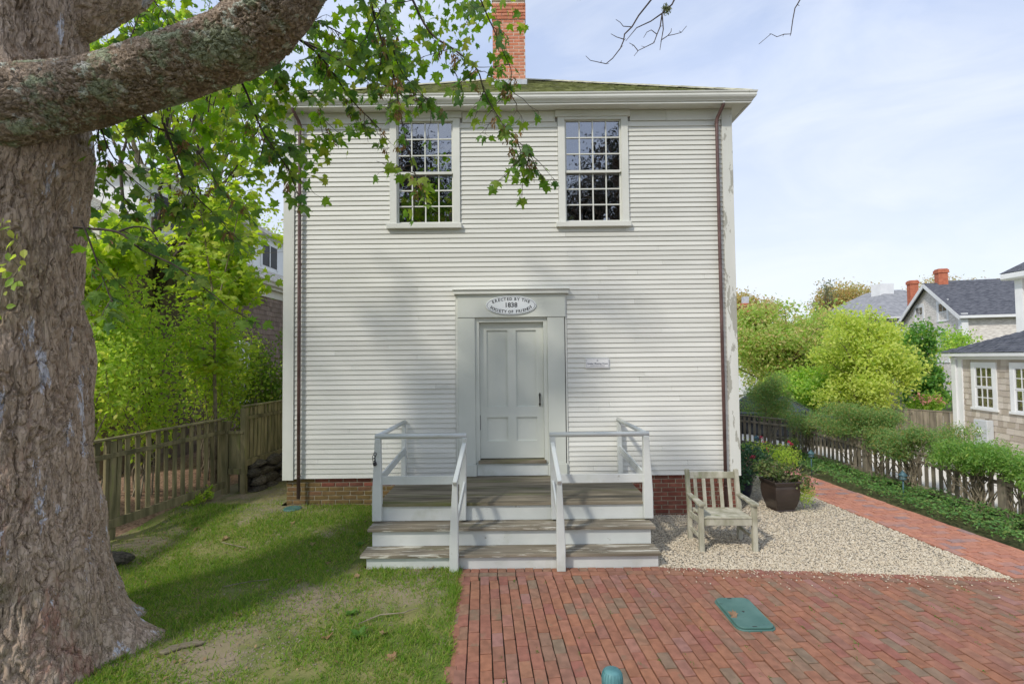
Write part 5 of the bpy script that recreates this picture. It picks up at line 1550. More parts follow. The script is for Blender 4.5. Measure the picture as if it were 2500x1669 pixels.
def right_cottage():
    random.seed(41)
    A = Vector((12.20, 13.50, -.45)); B = Vector((11.20, 5.0, -.45))
    e = (B - A).normalized(); L_ = (B - A).length; nn = Vector((-e.y, e.x, 0))
    if nn.x > 0: nn = -nn
    t = thing('shingled_cottage', 'grey shingled cottage with white trim and low dark roof at the right edge', 'house', tuple(A))
    H = 2.36 + .45
    def u_of(px):     # where a sight line in plan meets the wall
        k = (px - 1250) / 1205
        # A + e u : x = k y
        return (k * A.y - A.x) / (e.x - k * e.y)
    wx = [(u_of(2370), u_of(2431)), (u_of(2464), u_of(2538))]
    holes = [(a, b, 1.42, 2.62 - .12) for a, b in wx]
    holes = [(a, b, 2.4 - .45 - .53 + .06, 2.4 + .45 - .19) for a, b in wx]
    z0, z1 = 1.46, 2.63
    holes = [(a, b, z0, z1) for a, b in wx]
    wall_with_holes(MB(), A, e, nn, L_, H, holes).build('wall', M_SHW, t)
    shingle_wall(t, A + e * .14, e, nn, L_ - .14, H, .150, M_SHW, [(a - .14 - .02, b - .14 + .02, z0 - .05, z1) for a, b in wx], wr=(.10, .22))
    for a, b in wx:
        side_window(t, A, e, nn, a, b, z0, z1, M_WHITE, 3, 2, M_GLASS2, M_BLIND, cw=.11)
    mb = MB()
    mb.bar(A + nn * .014 + e * .07, A + nn * .014 + e * .07 + Vector((0, 0, H)), .14, .05, tuple(nn)); mb.build('corner_board', M_WHITE, t)
    MB().bar(A + nn * .03 - e * .10, A + nn * .03 - e * .10 + Vector((0, 0, H - .05)), .14, .10, tuple(nn)).build('corner_board', M_WHITE, t)
    # back wall
    f = Vector((-nn.x, -nn.y, 0))
    MB().bar(A + f * .13 - e * .02 + Vector((0, 0, H / 2)), A + f * 5 - e * .02 + Vector((0, 0, H / 2)), .1, H).build('end_wall', M_SHW, t)
    top = Vector((0, 0, H))
    MB().bar(A + nn * .14 - e * .32 + top + Vector((0, 0, .02)), B + nn * .14 + top + Vector((0, 0, .02)), .16, .10).build('gutter', M_WHITE, t, bevel=.01)
    MB().bar(A + nn * .02 - e * .18 + top - Vector((0, 0, .05)), B + nn * .02 + top - Vector((0, 0, .05)), .05, .12).build('frieze_board', M_WHITE, t)
    # hip roof
    c0 = A + nn * .24 - e * .35 + top + Vector((0, 0, .075)); c1 = B + nn * .24 + e * .35 + top + Vector((0, 0, .075))
    r0 = A + f * 2.6 + e * 2.6 + top + Vector((0, 0, 1.35)); r1 = B + f * 2.6 + top + Vector((0, 0, 1.35))
    c3 = A + f * 5.4 - e * .35 + top + Vector((0, 0, .075))
    rf = MB().add([c0, c1, r1, r0, c3], [(0, 1, 2, 3), (0, 3, 4)]).build('roof', M_ASPH, t)
    V, F_ = [], []
    up = ((r0 + r1) / 2 - (c0 + c1) / 2); ee = (c1 - c0).normalized(); up = (up - ee * up.dot(ee)); Hh = up.length; up.normalize(); n2 = ee.cross(up)
    if n2.z < 0: n2 = -n2
    s = 0
    sk = (r0 - c0).dot(ee) / Hh
    while s < Hh - .02:
        u = sk * s
        while u < (c1 - c0).length:
            w = random.uniform(.25, .34); th = random.uniform(.006, .014)
            P = lambda a, b, h: c0 + ee * a + up * b + n2 * h
            b = len(V)
            V += [P(u, s, .001), P(u + w - .004, s, .001), P(u + w - .004, s, th), P(u, s, th), P(u + w - .004, s + .15, .002), P(u + (.0), s + .15, .002)]
            F_ += [(b, b+1, b+2, b+3), (b+3, b+2, b+4, b+5)]; u += w
        s += .135
    me = bpy.data.meshes.new('roof_shingles'); me.from_pydata(V, [], F_); me.materials.append(M_ASPH); mesh_obj('roof_shingles', me, rf)['kind'] = 'stuff'
    # electric meter box
    um = u_of(2402)
    m = thing('meter_box', 'pale grey electric meter box on the shingled cottage wall below the window', 'meter', tuple(A + e * um + Vector((0, 0, .5))))
    p = A + e * um
    MB().bar(p + nn * .09 + Vector((0, 0, .35)), p + nn * .09 + Vector((0, 0, 1.16)), .42, .16, tuple(nn)).build('cabinet', M_METER, m, bevel=.01)
    MB().bar(p - e * .30 + nn * .05 + Vector((0, 0, .72)), p - e * .30 + nn * .05 + Vector((0, 0, .92)), .12, .08, tuple(nn)).build('junction_box', M_CREAM, m)
    dl = MB().lathe((0, 0, 0), [(.08, 0), (.085, .02), (.07, .03), (.065, .06), (.05, .075), (.001, .076)], 18).mesh('dial', M_WHITE)
    ob = mesh_obj('dial', dl, m, p + nn * .172 + Vector((0, 0, .88))); ob.rotation_euler = nn.to_track_quat('Z', 'Y').to_euler()
right_cottage()

def gable_house(name, label, base, e, L_, W, ze, zr, wallm, roofm, wins=(), chimneys=(), trimw=.22, z0=-.5):
    """base: near corner; e: direction of the gable wall (plan); long wall runs to the right of it"""
    b = Vector((base[0], base[1], 0)); e = Vector((e[0], e[1], 0)).normalized(); g = Vector((-e.y, e.x, 0))
    if g.x < 0: g = -g
    t = thing(name, label, 'house', (b.x, b.y, z0))
    P = lambda u, v, z: b + e * u + g * v + Vector((0, 0, z))
    MB().add([P(0, 0, z0), P(W, 0, z0), P(W, 0, ze), P(W / 2, 0, zr), P(0, 0, ze), P(0, L_, z0), P(W, L_, z0), P(W, L_, ze), P(W / 2, L_, zr), P(0, L_, ze)],
             [(0,1,2,3,4), (9,8,7,6,5), (0,4,9,5), (1,6,7,2)]).build('wall', wallm, t)
    o = .35; k = (zr - ze) / (W / 2)
    for sg in (0, 1):
        u0 = -o if sg == 0 else W + o
        q = [P(u0, -o, ze - k * o + .06), P(u0, L_ + o, ze - k * o + .06), P(W / 2, L_ + o, zr + .06), P(W / 2, -o, zr + .06)]
        dn = Vector((0, 0, -.05))
        MB().add(q + [x + dn for x in q], [(0,1,2,3), (7,6,5,4), (0,4,5,1), (1,5,6,2), (2,6,7,3), (3,7,4,0)]).build('roof', roofm, t)
        # rake boards
        a, c = P(u0, -o + .02, ze - k * o - .10), P(W / 2, -o + .02, zr - .10)
        MB().bar(a, c, .06, .26).build('rake_board', M_WHITE, t)
        a, c = P(u0, -o, ze - k * o - .02), P(u0, L_, ze - k * o - .02)
        MB().bar(a, c, .14, .16).build('gutter', M_WHITE, t)
    MB().bar(P(.0, .0, z0), P(.0, .0, ze), trimw * 1.6, trimw * 1.6, tuple(e)).build('corner_board', M_WHITE, t)
    MB().bar(P(W, 0, z0), P(W, 0, ze), trimw, trimw, tuple(e)).build('corner_board', M_WHITE, t)
    for side, u0, u1, q0, q1 in wins:
        if side == 'g': side_window(t, P(0, 0, 0), e, -g, u0, u1, q0, q1, M_WHITE, 2, 1, M_GLASS2, M_DARKROOM, cw=.22)
        else: side_window(t, P(0, 0, 0), g, -e, u0, u1, q0, q1, M_WHITE, 2, 1, M_GLASS2, M_DARKROOM, cw=.14)
    for u, v, w, zb, zt in chimneys:
        c = P(u, v, 0)
        ch = MB().obox((c.x, c.y, (zb + zt) / 2), (w, w, zt - zb), rotz(math.atan2(g.y, g.x))).build('chimney', M_FARBRICK, t)
        MB().obox((c.x, c.y, zt - .18), (w + .10, w + .10, .22), rotz(math.atan2(g.y, g.x))).build('chimney_cap', M_FARBRICK, ch)
    return t

def far_houses():
    random.seed(43)
    gable_house('gabled_house', 'grey shingled house with white-trimmed gable and two red brick chimneys', (28.4, 31.0), (.28, 1.0), 14, 7.6, 4.95, 7.35, M_FARSH, M_ASPH,
                wins=[('g', 1.5, 2.9, 4.65, 6.05), ('g', 4.5, 5.9, 4.65, 6.05), ('g', 1.6, 3.0, 1.9, 4.1), ('g', 5.0, 6.2, 1.9, 4.1), ('l', 3.6, 4.9, 1.3, 4.3), ('l', 7.4, 8.7, 1.3, 4.3)],
                chimneys=[(3.8, .75, .55, 6.8, 8.35), (8.3, 1.0, .55, 4.0, 8.2)])
    gable_house('gabled_house', 'dark roofed house behind the chimneys showing only its small upper gable', (38.5, 42.0), (.28, 1.0), 14, 6.0, 7.0, 9.0, M_FARSH, M_ASPH)
    # hip-roofed house with a white cupola
    t = thing('hip_roofed_house', 'pale grey hip-roofed house with a white box on the roof beyond the trees', 'house', (35.4, 46, -.5))
    MB().box(30.9, 40.9, 42, 52, -.5, 5.6).build('wall', M_FARSH, t)
    MB().add([(30.4, 41.5, 5.6), (41.4, 41.5, 5.6), (41.4, 52.5, 5.6), (30.4, 52.5, 5.6), (34.9, 46, 8.45), (36.6, 46, 8.45), (36.6, 48.5, 8.45), (34.9, 48.5, 8.45)],
             [(0,1,5,4), (1,2,6,5), (2,3,7,6), (3,0,4,7), (4,5,6,7)]).build('roof', M_ASPH2, t)
    MB().box(30.4, 41.4, 41.4, 41.5, 5.45, 5.62).build('gutter', M_WHITE, t)
    MB().box(34.0, 35.25, 45.3, 46.5, 7.5, 8.95).build('cupola', M_WHITE, t)
    # house behind the corner of the meeting house
    t = thing('slate_roofed_house', 'house with slate-grey roof and red chimney just beyond the white house corner', 'house', (17.6, 38, -.5))
    MB().box(13, 19.2, 36, 42, -.5, 4.0).build('wall', M_WHITE, t)
    MB().add([(12.6, 35.6, 3.6), (19.6, 35.6, 3.6), (19.6, 39.3, 5.9), (12.6, 39.3, 5.9), (19.6, 43, 3.6), (12.6, 43, 3.6)], [(0, 1, 2, 3), (3, 2, 4, 5), (1, 4, 2)]).build('roof', M_ASPH, t)
    MB().box(12.6, 19.6, 35.5, 35.6, 3.45, 3.62).build('gutter', M_WHITE, t)
    ch = MB().box(18.15, 18.85, 38.6, 39.3, 5.0, 6.5).build('chimney', M_FARBRICK, t)
    MB().box(18.05, 18.95, 38.5, 39.4, 6.35, 6.55).build('chimney_cap', M_FARBRICK, ch)
    MB().box(18.3, 18.7, 38.75, 39.15, 6.55, 7.1).build('chimney_pot', M_FLASH, ch)
    dm = MB().add([(17.0, 36.3, 3.9), (18.9, 36.3, 3.9), (18.9, 36.3, 4.5), (17.95, 36.3, 5.1), (17.0, 36.3, 4.5), (17.0, 38.5, 3.9), (18.9, 38.5, 3.9), (18.9, 38.5, 4.5), (17.95, 38.5, 5.1), (17.0, 38.5, 4.5)],
                  [(0,1,2,3,4), (1,6,7,2), (2,7,8,3), (3,8,9,4), (4,9,5,0)]).build('dormer', M_WHITE, t)
    # corner of a tall house at the right edge of the view
    t = thing('tall_house', 'white-trimmed corner of a tall shingled house at the far right edge', 'house', (20.3, 19.6, -.5))
    MB().box(20.3, 26, 11, 19.6, -.5, 5.35).build('wall', M_FARSH, t)
    MB().box(20.16, 20.45, 19.40, 19.70, -.5, 5.35).build('corner_board', M_WHITE, t)
    MB().box(19.85, 26.4, 11, 20.0, 5.35, 5.62).build('cornice', M_WHITE, t, bevel=.05)
    MB().add([(19.85, 11, 5.62), (26.4, 11, 5.62), (26.4, 20, 5.62), (19.85, 20, 5.62), (23, 11, 8.0), (23, 17, 8.0)], [(0,4,5,3), (3,5,2), (1,2,5,4), (0,1,4)]).build('roof', M_ASPH, t)
far_houses()

# ------------------------------------------------------------------ parked car
def car():
    c = Vector((8.55, 15.6, -.28))
    t = thing('parked_car', 'dark parked car half hidden behind the fence and shrubs', 'car', tuple(c))
    L_ = 4.4; W = .86
    def P(name, mb, m, bev=0.0, sm=False):
        me = mb.mesh(name, m, smooth=sm, bevel=bev); o = bpy.data.objects.new(name, me); COL.objects.link(o); o.parent = t; return o
    # side view in (x, z), nose to +x
    body = [(-2.15, .35), (-2.2, .62), (-2.12, .92), (-1.55, .98), (.62, .98), (1.45, .92), (2.02, .80), (2.18, .62), (2.18, .36), (1.75, .24), (-1.8, .24)]
    P('body', MB().prism(body, 'y', -W, W), M_CARPAINT, .07)
    vs = []
    for y, s in ((-1, 0), (1, 0)):
        vs += [(-1.75, y * (W - .06), .97), (.78, y * (W - .06), .97), (.02, y * (W - .20), 1.45), (-1.05, y * (W - .20), 1.46)]
    P('cabin', MB().add(vs, [(0,1,2,3), (7,6,5,4), (0,4,5,1), (1,5,6,2), (2,6,7,3), (3,7,4,0)]), M_CARPAINT, .05)
    P('windscreen', MB().add([(.74, -.70, 1.0), (.74, .70, 1.0), (.075, .58, 1.425), (.075, -.58, 1.425), (.76, -.70, 1.005), (.76, .70, 1.005), (.095, .58, 1.43), (.095, -.58, 1.43)],
                             [(4,5,6,7), (0,3,2,1), (0,1,5,4), (1,2,6,5), (2,3,7,6), (3,0,4,7)]), M_CARGLASS)
    for y in (-1, 1):
        P('side_window', MB().add([(.55, y * .795, 1.01), (-.45, y * .795, 1.01), (-.45, y * .685, 1.40), (.05, y * .685, 1.40)], [(0, 1, 2, 3)]), M_CARGLASS)
        P('side_window', MB().add([(-.52, y * .795, 1.01), (-1.45, y * .795, 1.01), (-1.02, y * .685, 1.40), (-.52, y * .685, 1.40)], [(0, 1, 2, 3)]), M_CARGLASS)
        for x in (-1.35, 1.35):
            w = bpy.data.objects.new('wheel', MB().lathe((0, 0, 0), [(.22, -.10), (.31, -.10), (.33, -.06), (.33, .06), (.31, .10), (.22, .10)], 20).mesh('wheel', M_TYRE)); COL.objects.link(w); w.parent = t
            w.location = (x, y * (W - .08), .33); w.rotation_euler = (math.pi / 2, 0, 0)
            r_ = bpy.data.objects.new('rim', MB().lathe((0, 0, 0), [(.001, -.085), (.20, -.09), (.215, -.05), (.215, .05), (.20, .09), (.001, .085)], 16).mesh('rim', M_RIM)); COL.objects.link(r_); r_.parent = w
        P('headlight', MB().obox((2.10, y * .62, .70), (.12, .32, .13)), M_WHITE, .03)
        P('mirror', MB().obox((.55, y * .95, 1.02), (.10, .16, .11)), M_CARPAINT, .02)
    t.rotation_euler = (0, 0, R(-28))
car()

# ------------------------------------------------------------------ big maple on the left
def worley(u, v):
    """F1, F2 of a jittered grid, vectorised; u wraps freely"""
    iu, iv = np.floor(u).astype(int), np.floor(v).astype(int)
    f1 = np.full(u.shape, 9.0); f2 = np.full(u.shape, 9.0)
    for a in (-1, 0, 1):
        for b in (-1, 0, 1):
            cu, cv = iu + a, iv + b
            h = np.sin(cu * 127.1 + cv * 311.7) * 43758.5453; h2 = np.sin(cu * 269.5 + cv * 183.3) * 24634.6345
            px = cu + .5 + .85 * (h - np.floor(h) - .5); py = cv + .5 + .85 * (h2 - np.floor(h2) - .5)
            d = np.hypot(u - px, v - py)
            f2 = np.where(d < f1, f1, np.minimum(f2, d)); f1 = np.minimum(f1, d)
    return f1, f2

def vnoise(u, v, s=0):
    iu, iv = np.floor(u), np.floor(v); fu, fv = u - iu, v - iv
    fu = fu * fu * (3 - 2 * fu); fv = fv * fv * (3 - 2 * fv)
    def h(a, b):
        q = np.sin(a * 12.9898 + b * 78.233 + s) * 43758.5453; return q - np.floor(q)
    return (h(iu, iv) * (1 - fu) + h(iu + 1, iv) * fu) * (1 - fv) + (h(iu, iv + 1) * (1 - fu) + h(iu + 1, iv + 1) * fu) * fv

def bark_tube(name, cen, rad, m, parent, nu, depth, cu, cv, lump=.02, extra=None, focus=None):
    """cen (n,3) centre line, rad (n,) radii -> a tube with plated bark relief"""
    cen = np.array(cen, float); rad = np.array(rad, float); n = len(cen)
    d = np.gradient(cen, axis=0); d = norm(d)
    ref = np.array([0.0, -1.0, 0.0])
    u0 = norm(ref - (d @ ref)[:, None] * d); w0 = np.cross(d, u0)
    th = np.linspace(0, 2 * np.pi, nu, endpoint=False)
    if focus:                     # finer mesh on the side that faces the yard
        k0 = int(nu * .86)
        th = np.concatenate([np.linspace(focus[0], focus[1], k0, endpoint=False), np.linspace(focus[1], focus[0] + 2 * np.pi, nu - k0, endpoint=False)])
    s = np.concatenate([[0], np.cumsum(np.linalg.norm(np.diff(cen, axis=0), axis=1))])
    TH, S = np.meshgrid(th, s)
    Rm = rad[:, None] * np.ones_like(TH)
    if extra is not None: Rm = Rm + extra(TH, S, cen)
    rr = rad.mean()
    k = max(3, round(2 * np.pi * rr / cu))
    # domain warp
    wu = (vnoise(TH * 3 + 5, S * 4, 1) - .5) * .6 + (vnoise(TH * 14, S * 19, 7) - .5) * .5
    wv = (vnoise(TH * 4 + 9, S * 3, 3) - .5) * .6
    u, v = TH / (2 * np.pi) * k + wu, S / cv + wv
    fb = lambda a, c, sd: .62 * vnoise(a, c, sd) + .26 * vnoise(a * 2.1, c * 2.1, sd + 3) + .12 * vnoise(a * 4.3, c * 4.3, sd + 5) - .5
    cr = lambda q, w: np.clip(1 - np.abs(q) / w, 0, 1) ** .7
    g1 = cr(fb(u, v, 1), .060) * sstep(.1 + 1.7 * vnoise(u * .6 + 4, v * .9, 21))
    g2 = cr(fb(u * 1.8 + 7, v * 1.5, 9), .075)
    g3 = cr(fb(u * .9 + 3, v * 3.5, 14), .075) * sstep(vnoise(u * 1.2, v * 1.7, 15) * 1.8 - .5)
    fl = np.floor(fb(u * .9 + 13, v * 1.7, 17) * 9) / 9
    disp = depth * (-1.1 * g1 - .55 * g2 - .55 * g3 + .9 * fl + .5 * fb(u * 5, v * 6, 31)) + lump * ((vnoise(TH * 1.27 + 2, S * 1.6, 4) - .5) + .5 * (vnoise(TH * 3.1, S * 4.0, 5) - .5))
    Rm = Rm + disp
    P = cen[:, None, :] + (np.cos(TH)[..., None] * u0[:, None, :] + np.sin(TH)[..., None] * w0[:, None, :]) * Rm[..., None]
    idx = np.arange(n * nu).reshape(n, nu); nx = np.roll(idx, -1, 1)
    f = np.stack([idx[:-1], nx[:-1], nx[1:], idx[1:]], -1).reshape(-1, 4)
    off = np.array(_w(parent))
    me = np_mesh(name, P.reshape(-1, 3) - off, f, m, smooth=True)
    return mesh_obj(name, me, parent, tuple(off))

def interp_line(pts, n):
    """smooth line through pts (Catmull-Rom)"""
    P = np.array(pts, float); m = len(P)
    out = []
    for q in np.linspace(0, m - 1 - 1e-6, n):
        i = int(q); t = q - i
        p0, p1, p2, p3 = P[max(i-1, 0)], P[i], P[i+1], P[min(i+2, m-1)]
        out.append(.5 * ((2*p1) + (-p0+p2)*t + (2*p0-5*p1+4*p2-p3)*t*t + (-p0+3*p1-3*p2+p3)*t**3))
    return np.array(out)

BR = [
    ((-1.79,3.90,5.05), (-1.76,4.04,5.09), (-1.52,4.18,5.02), (-1.23,4.32,4.89), (-1.04,4.46,4.90), (-0.70,4.60,4.85)),
    ((-1.75,4.00,5.07), (-1.63,4.14,5.02), (-1.55,4.28,4.93), (-1.42,4.42,4.75), (-1.25,4.56,4.60), (-1.15,4.70,4.49)),
    ((-1.09,3.70,5.36), (-1.07,3.74,5.20), (-1.04,3.79,5.05), (-0.99,3.83,4.88), (-0.92,3.88,4.66), (-0.89,3.92,4.43), (-0.84,3.97,4.16), (-0.79,4.01,3.96), (-0.75,4.04,3.82)),
    ((-1.04,4.00,5.60), (-1.04,4.08,5.45), (-1.05,4.17,5.32), (-1.03,4.25,5.18), (-0.97,4.33,4.99), (-0.87,4.42,4.89), (-0.70,4.50,4.74)),
    ((-0.83,3.80,5.40), (-0.76,3.84,5.26), (-0.67,3.87,5.08), (-0.59,3.91,5.00), (-0.45,3.95,4.93), (-0.31,3.98,4.83), (-0.25,4.02,4.77), (-0.20,4.05,4.61), (-0.08,4.09,4.41), (0.06,4.13,4.25), (0.17,4.16,4.15), (0.10,4.20,4.01)),
    ((-0.30,3.90,5.51), (-0.20,3.96,5.28), (-0.12,4.02,5.13), (-0.05,4.08,4.99), (0.02,4.14,4.85), (-0.01,4.20,4.71)),
    ((-2.31,4.00,4.88), (-2.21,4.06,4.67), (-2.11,4.12,4.38), (-2.02,4.18,4.22), (-1.92,4.24,4.04), (-1.84,4.30,3.77)),
    ((-2.40,4.40,5.85), (-2.15,4.60,5.73), (-1.84,4.80,5.74), (-1.54,5.00,5.66), (-1.24,5.20,5.61)),
    ((-2.66,4.60,5.73), (-2.45,4.80,5.50), (-2.30,5.00,5.32), (-2.08,5.20,5.21), (-2.02,5.40,4.90)),
    ((-3.34,3.90,4.46), (-3.36,3.98,4.36), (-3.33,4.06,4.15), (-3.24,4.14,3.99), (-3.02,4.22,3.80), (-2.91,4.30,3.78)),
    ((-3.05,4.00,4.53), (-3.03,4.07,4.41), (-2.84,4.13,4.32), (-2.70,4.20,4.22), (-2.61,4.27,4.03), (-2.55,4.33,3.90), (-2.44,4.40,3.81)),
    ((-2.92,4.10,4.42), (-2.82,4.20,4.01), (-2.76,4.30,3.85), (-2.69,4.40,3.75), (-2.59,4.50,3.58)),
    ((-3.90,4.60,4.67), (-3.96,4.73,4.25), (-3.90,4.87,4.10), (-3.84,5.00,3.93)),
    ((-3.22,3.60,3.40), (-3.13,3.64,3.40), (-2.95,3.68,3.38), (-2.79,3.71,3.25), (-2.57,3.75,3.14), (-2.44,3.79,3.02), (-2.30,3.82,2.91), (-2.20,3.86,2.81), (-2.10,3.90,2.77)),
    ((-2.97,3.70,3.39), (-2.89,3.75,3.44), (-2.80,3.80,3.43), (-2.73,3.85,3.29), (-2.63,3.90,3.16)),
    ((-3.16,3.60,3.45), (-3.11,3.62,3.29), (-3.07,3.65,3.12), (-3.03,3.68,2.96), (-2.97,3.70,2.81)),
    ((-4.39,5.00,6.43), (-4.20,5.20,6.23), (-4.13,5.40,6.04), (-4.09,5.60,5.84)),
    ((-4.03,5.20,6.59), (-3.81,5.33,6.27), (-3.58,5.47,6.22), (-3.43,5.60,6.46)),
    ((-4.01,4.80,5.39), (-3.94,4.93,5.56), (-3.92,5.07,5.95), (-3.94,5.20,6.31)),
]
# how leafy each bough is: (leaves per metre, side twigs per metre, seed clusters)
DENS = [(16, 7, 3), (16, 7, 4), (20, 6, 9), (22, 8, 5), (24, 8, 8), (26, 6, 3), (22, 8, 3), (26, 9, 2), (24, 9, 2), (18, 6, 2), (18, 7, 4), (18, 7, 2), (20, 6, 0), (10, 4, 0), (9, 4, 0), (14, 5, 0), (20, 6, 1), (20, 6, 0), (18, 6, 0)]

LIMBPTS = [(-4.505, 3.75, 4.3), (-3.801, 3.62, 4.315), (-3.543, 3.7, 4.424), (-3.289, 3.78, 4.519), (-2.848, 3.8, 4.63), (-2.359, 3.75, 4.774), (-1.942, 3.68, 4.93), (-1.656, 3.6, 5.097), (-1.45, 3.52, 5.45), (-1.32, 3.45, 5.95), (-1.25, 3.4, 6.6)]

def maple():
    random.seed(47)
    t = thing('maple_tree', 'huge maple at the left with furrowed trunk, lichened limb and hanging leafy twigs', 'tree', (-4.2, 4.0, 0))
    zs = np.concatenate([np.linspace(-.12, 5.3, 620), np.linspace(5.32, 6.4, 40)])
    rz = np.interp(zs, [-.12, 0, .35, .8, 1.5, 2.4, 3.4, 4.4, 5.0, 6.4], [.94, .90, .79, .70, .635, .60, .575, .575, .55, .50])
    cen = np.stack([-4.2 + 0.03 * np.sin(zs * 1.1) - .0 * zs, 4.0 + 0.02 * np.cos(zs * .9), zs], -1)
    def flare(TH, S, cen_):
        z = cen_[:, 2][:, None] * np.ones_like(TH)
        # u0 is -Y, w0 = d x u0 = +X : theta 0 looks at the viewer, 90 deg is +X
        out = np.zeros_like(TH)
        for a, amp, wid in ((R(110), .50, .24), (R(60), .16, .34), (R(10), .22, .35), (R(150), .25, .35), (R(-60), .3, .4), (R(-140), .3, .4)):
            dd = np.angle(np.exp(1j * (TH - a)))
            out += amp * np.exp(-(dd / wid) ** 2) * np.exp(-np.maximum(z + .05, 0) / .17)
        # swelling under the limb
        dd = np.angle(np.exp(1j * (TH - R(80))))
        out += .07 * np.exp(-(dd / .9) ** 2) * np.exp(-((z - 4.15) / .45) ** 2)
        return out
    bark_tube('trunk', cen, rz, M_BARK, t, 430, .024, .060, .24, .07, flare, (R(-60), R(150)))
    ln = interp_line(LIMBPTS, 420)
    bark_tube('limb', ln, np.interp(np.linspace(0, 1, 420), [0, .14, .26, .40, .6, .8, 1], [.31, .275, .25, .243, .242, .225, .17]), M_LIMBBARK, t, 260, .016, .055, .060, .05, None, (R(-150), R(150)))
    ln2 = interp_line([(-4.2, 4.05, 4.9), (-4.05, 4.12, 5.30), (-3.72, 4.3, 5.62), (-3.35, 4.5, 6.1), (-2.9, 4.7, 6.9)], 160)
    bark_tube('limb', ln2, np.interp(np.linspace(0, 1, 160), [0, .3, 1], [.34, .26, .14]), M_BARK, t, 160, .018, .08, .2, .03, None, (R(-150), R(150)))
    # overhead boughs that carry the hanging twigs (above the view)
    ob = MB()
    for a, b in (((-1.35, 3.47, 5.75), (-1.05, 4.0, 5.62)), ((-1.35, 3.47, 5.75), (-.85, 3.8, 5.42)), ((-1.25, 3.4, 6.4), (-.30, 3.9, 5.52)), ((-1.27, 3.42, 6.3), (-1.09, 3.7, 5.36)), ((-3.0, 4.65, 6.7), (-2.40, 4.40, 5.85)), ((-3.1, 4.6, 6.5), (-2.66, 4.6, 5.73)), ((-3.1, 4.6, 6.5), (-4.03, 5.2, 6.59)), ((-3.4, 4.45, 6.05), (-4.39, 5.0, 6.43))):
        ob.tube(wig(a, b, 6, .06), taper(6, .035, .012), 6)
    ob.build('boughs', M_TWIG, t, smooth=True)
    tw = MB()
    LP, LA, LN, LS = [], [], [], []
    SP, SA, SN, SS = [], [], [], []
    def add_leaf(p, out, s=None):
        p = Vector(p)
        pet = Vector((out.x, out.y, out.z * .4 - random.uniform(.2, .9))).normalized()
        ll = random.uniform(.03, .085)
        q = p + pet * ll
        tw.tube([p, p + pet * ll * .5 + Vector((0, 0, .006)), q], [.0017, .0014, .0012], 3, False)
        ax = Vector((out.x * .7 + random.gauss(0, .35), out.y * .7 + random.gauss(0, .35), -random.uniform(.25, 1.1))).normalized()
        nr = Vector((random.gauss(0, .55), random.gauss(-.45, .55), random.uniform(.15, 1.0)))
        LP.append(q); LA.append(ax); LN.append(nr); LS.append(s or random.uniform(.055, .112))
    def add_seeds(p):
        k = random.randint(9, 16)
        for _ in range(k):
            SP.append(Vector(p) + Vector((random.gauss(0, .012), random.gauss(0, .012), -random.uniform(.01, .075))))
            SA.append(Vector((random.gauss(0, .5), random.gauss(0, .5), -1))); SN.append(Vector((random.gauss(0, 1), random.gauss(0, 1), random.gauss(0, .4)))); SS.append(random.uniform(.035, .055))
    for pts, (dl, dt, ns) in zip(BR, DENS):
        L_ = sum((Vector(b) - Vector(a)).length for a, b in zip(pts, pts[1:]))
        line = interp_line(pts, max(8, int(L_ / .04)))
        n = len(line)
        r0 = .011 if L_ > 1.0 else .008
        tw.tube([tuple(p) for p in line], taper(n - 1, r0, .0025), 6, True)
        for k in range(int(dl * 1.25 * L_)):
            f = random.random() ** .8; p = line[min(n - 1, int(f * n))]
            o = Vector((random.gauss(0, 1), random.gauss(0, 1), random.gauss(-.2, .5))).normalized(); add_leaf(p, o)
        for k in range(int(dt * 1.35 * L_)):
            f = .1 + .9 * random.random(); i = min(n - 2, int(f * n)); p = Vector(line[i]); dr = (Vector(line[i + 1]) - p).normalized()
            o = (dr * .6 + Vector((random.gauss(0, .8), random.gauss(0, .7), random.gauss(-.15, .45)))).normalized()
            ln_ = random.uniform(.12, .34); e = p + o * ln_ + Vector((0, 0, -.05))
            w = wig(p, e, 4, .06); tw.tube(w, taper(4, .0045, .0018), 4, False)
            for q in range(random.randint(3, 6)):
                add_leaf(w[random.randint(1, 4)], (o + Vector((random.gauss(0, .7), random.gauss(0, .7), random.gauss(0, .4)))).normalized())
        for k in range(ns * 2 + 1):
            p = line[random.randint(n // 4, n - 1)]; add_seeds(Vector(p) + Vector((random.gauss(0, .04), random.gauss(0, .04), -.02)))
    tw.build('twigs', M_TWIG, t)
    LP, LA, LN, LS = np.array([v[:] for v in LP]), np.array([v[:] for v in LA]), np.array([v[:] for v in LN]), np.array(LS)
    # the 300 leaves that show largest are leaves of their own
    px = 1250 + 1205 * LP[:, 0] / LP[:, 1]; py = 874 - 1205 * (LP[:, 2] - 2.4) / LP[:, 1]
    vis = (py > -20) & (px > 205)
    order = np.argsort(np.where(vis, -LS / LP[:, 1], 1e3))
    big, rest = order[:300], order[300:]
    tv, tf = T_MAPLE
    shapes = []
    for k in range(5):
        q = tv.copy(); q[:, 2] += -(.10 + .35 * random.random()) * q[:, 0] ** 2 - random.uniform(-.1, .35) * q[:, 1] ** 2; q[:, 0] *= random.uniform(.88, 1.1)
        q[1:, :2] += rng.normal(0, .018, (len(q) - 1, 2))
        shapes.append(np_mesh('leaf', q, tf, L_MAPLE))
    fr = leaf_frames(LA, LN)
    for i in big:
        o = mesh_obj('leaf', shapes[random.randrange(5)], t, LP[i], Matrix(fr[i].tolist()).to_euler(), (LS[i],) * 3)
    off = tuple(_w(t))
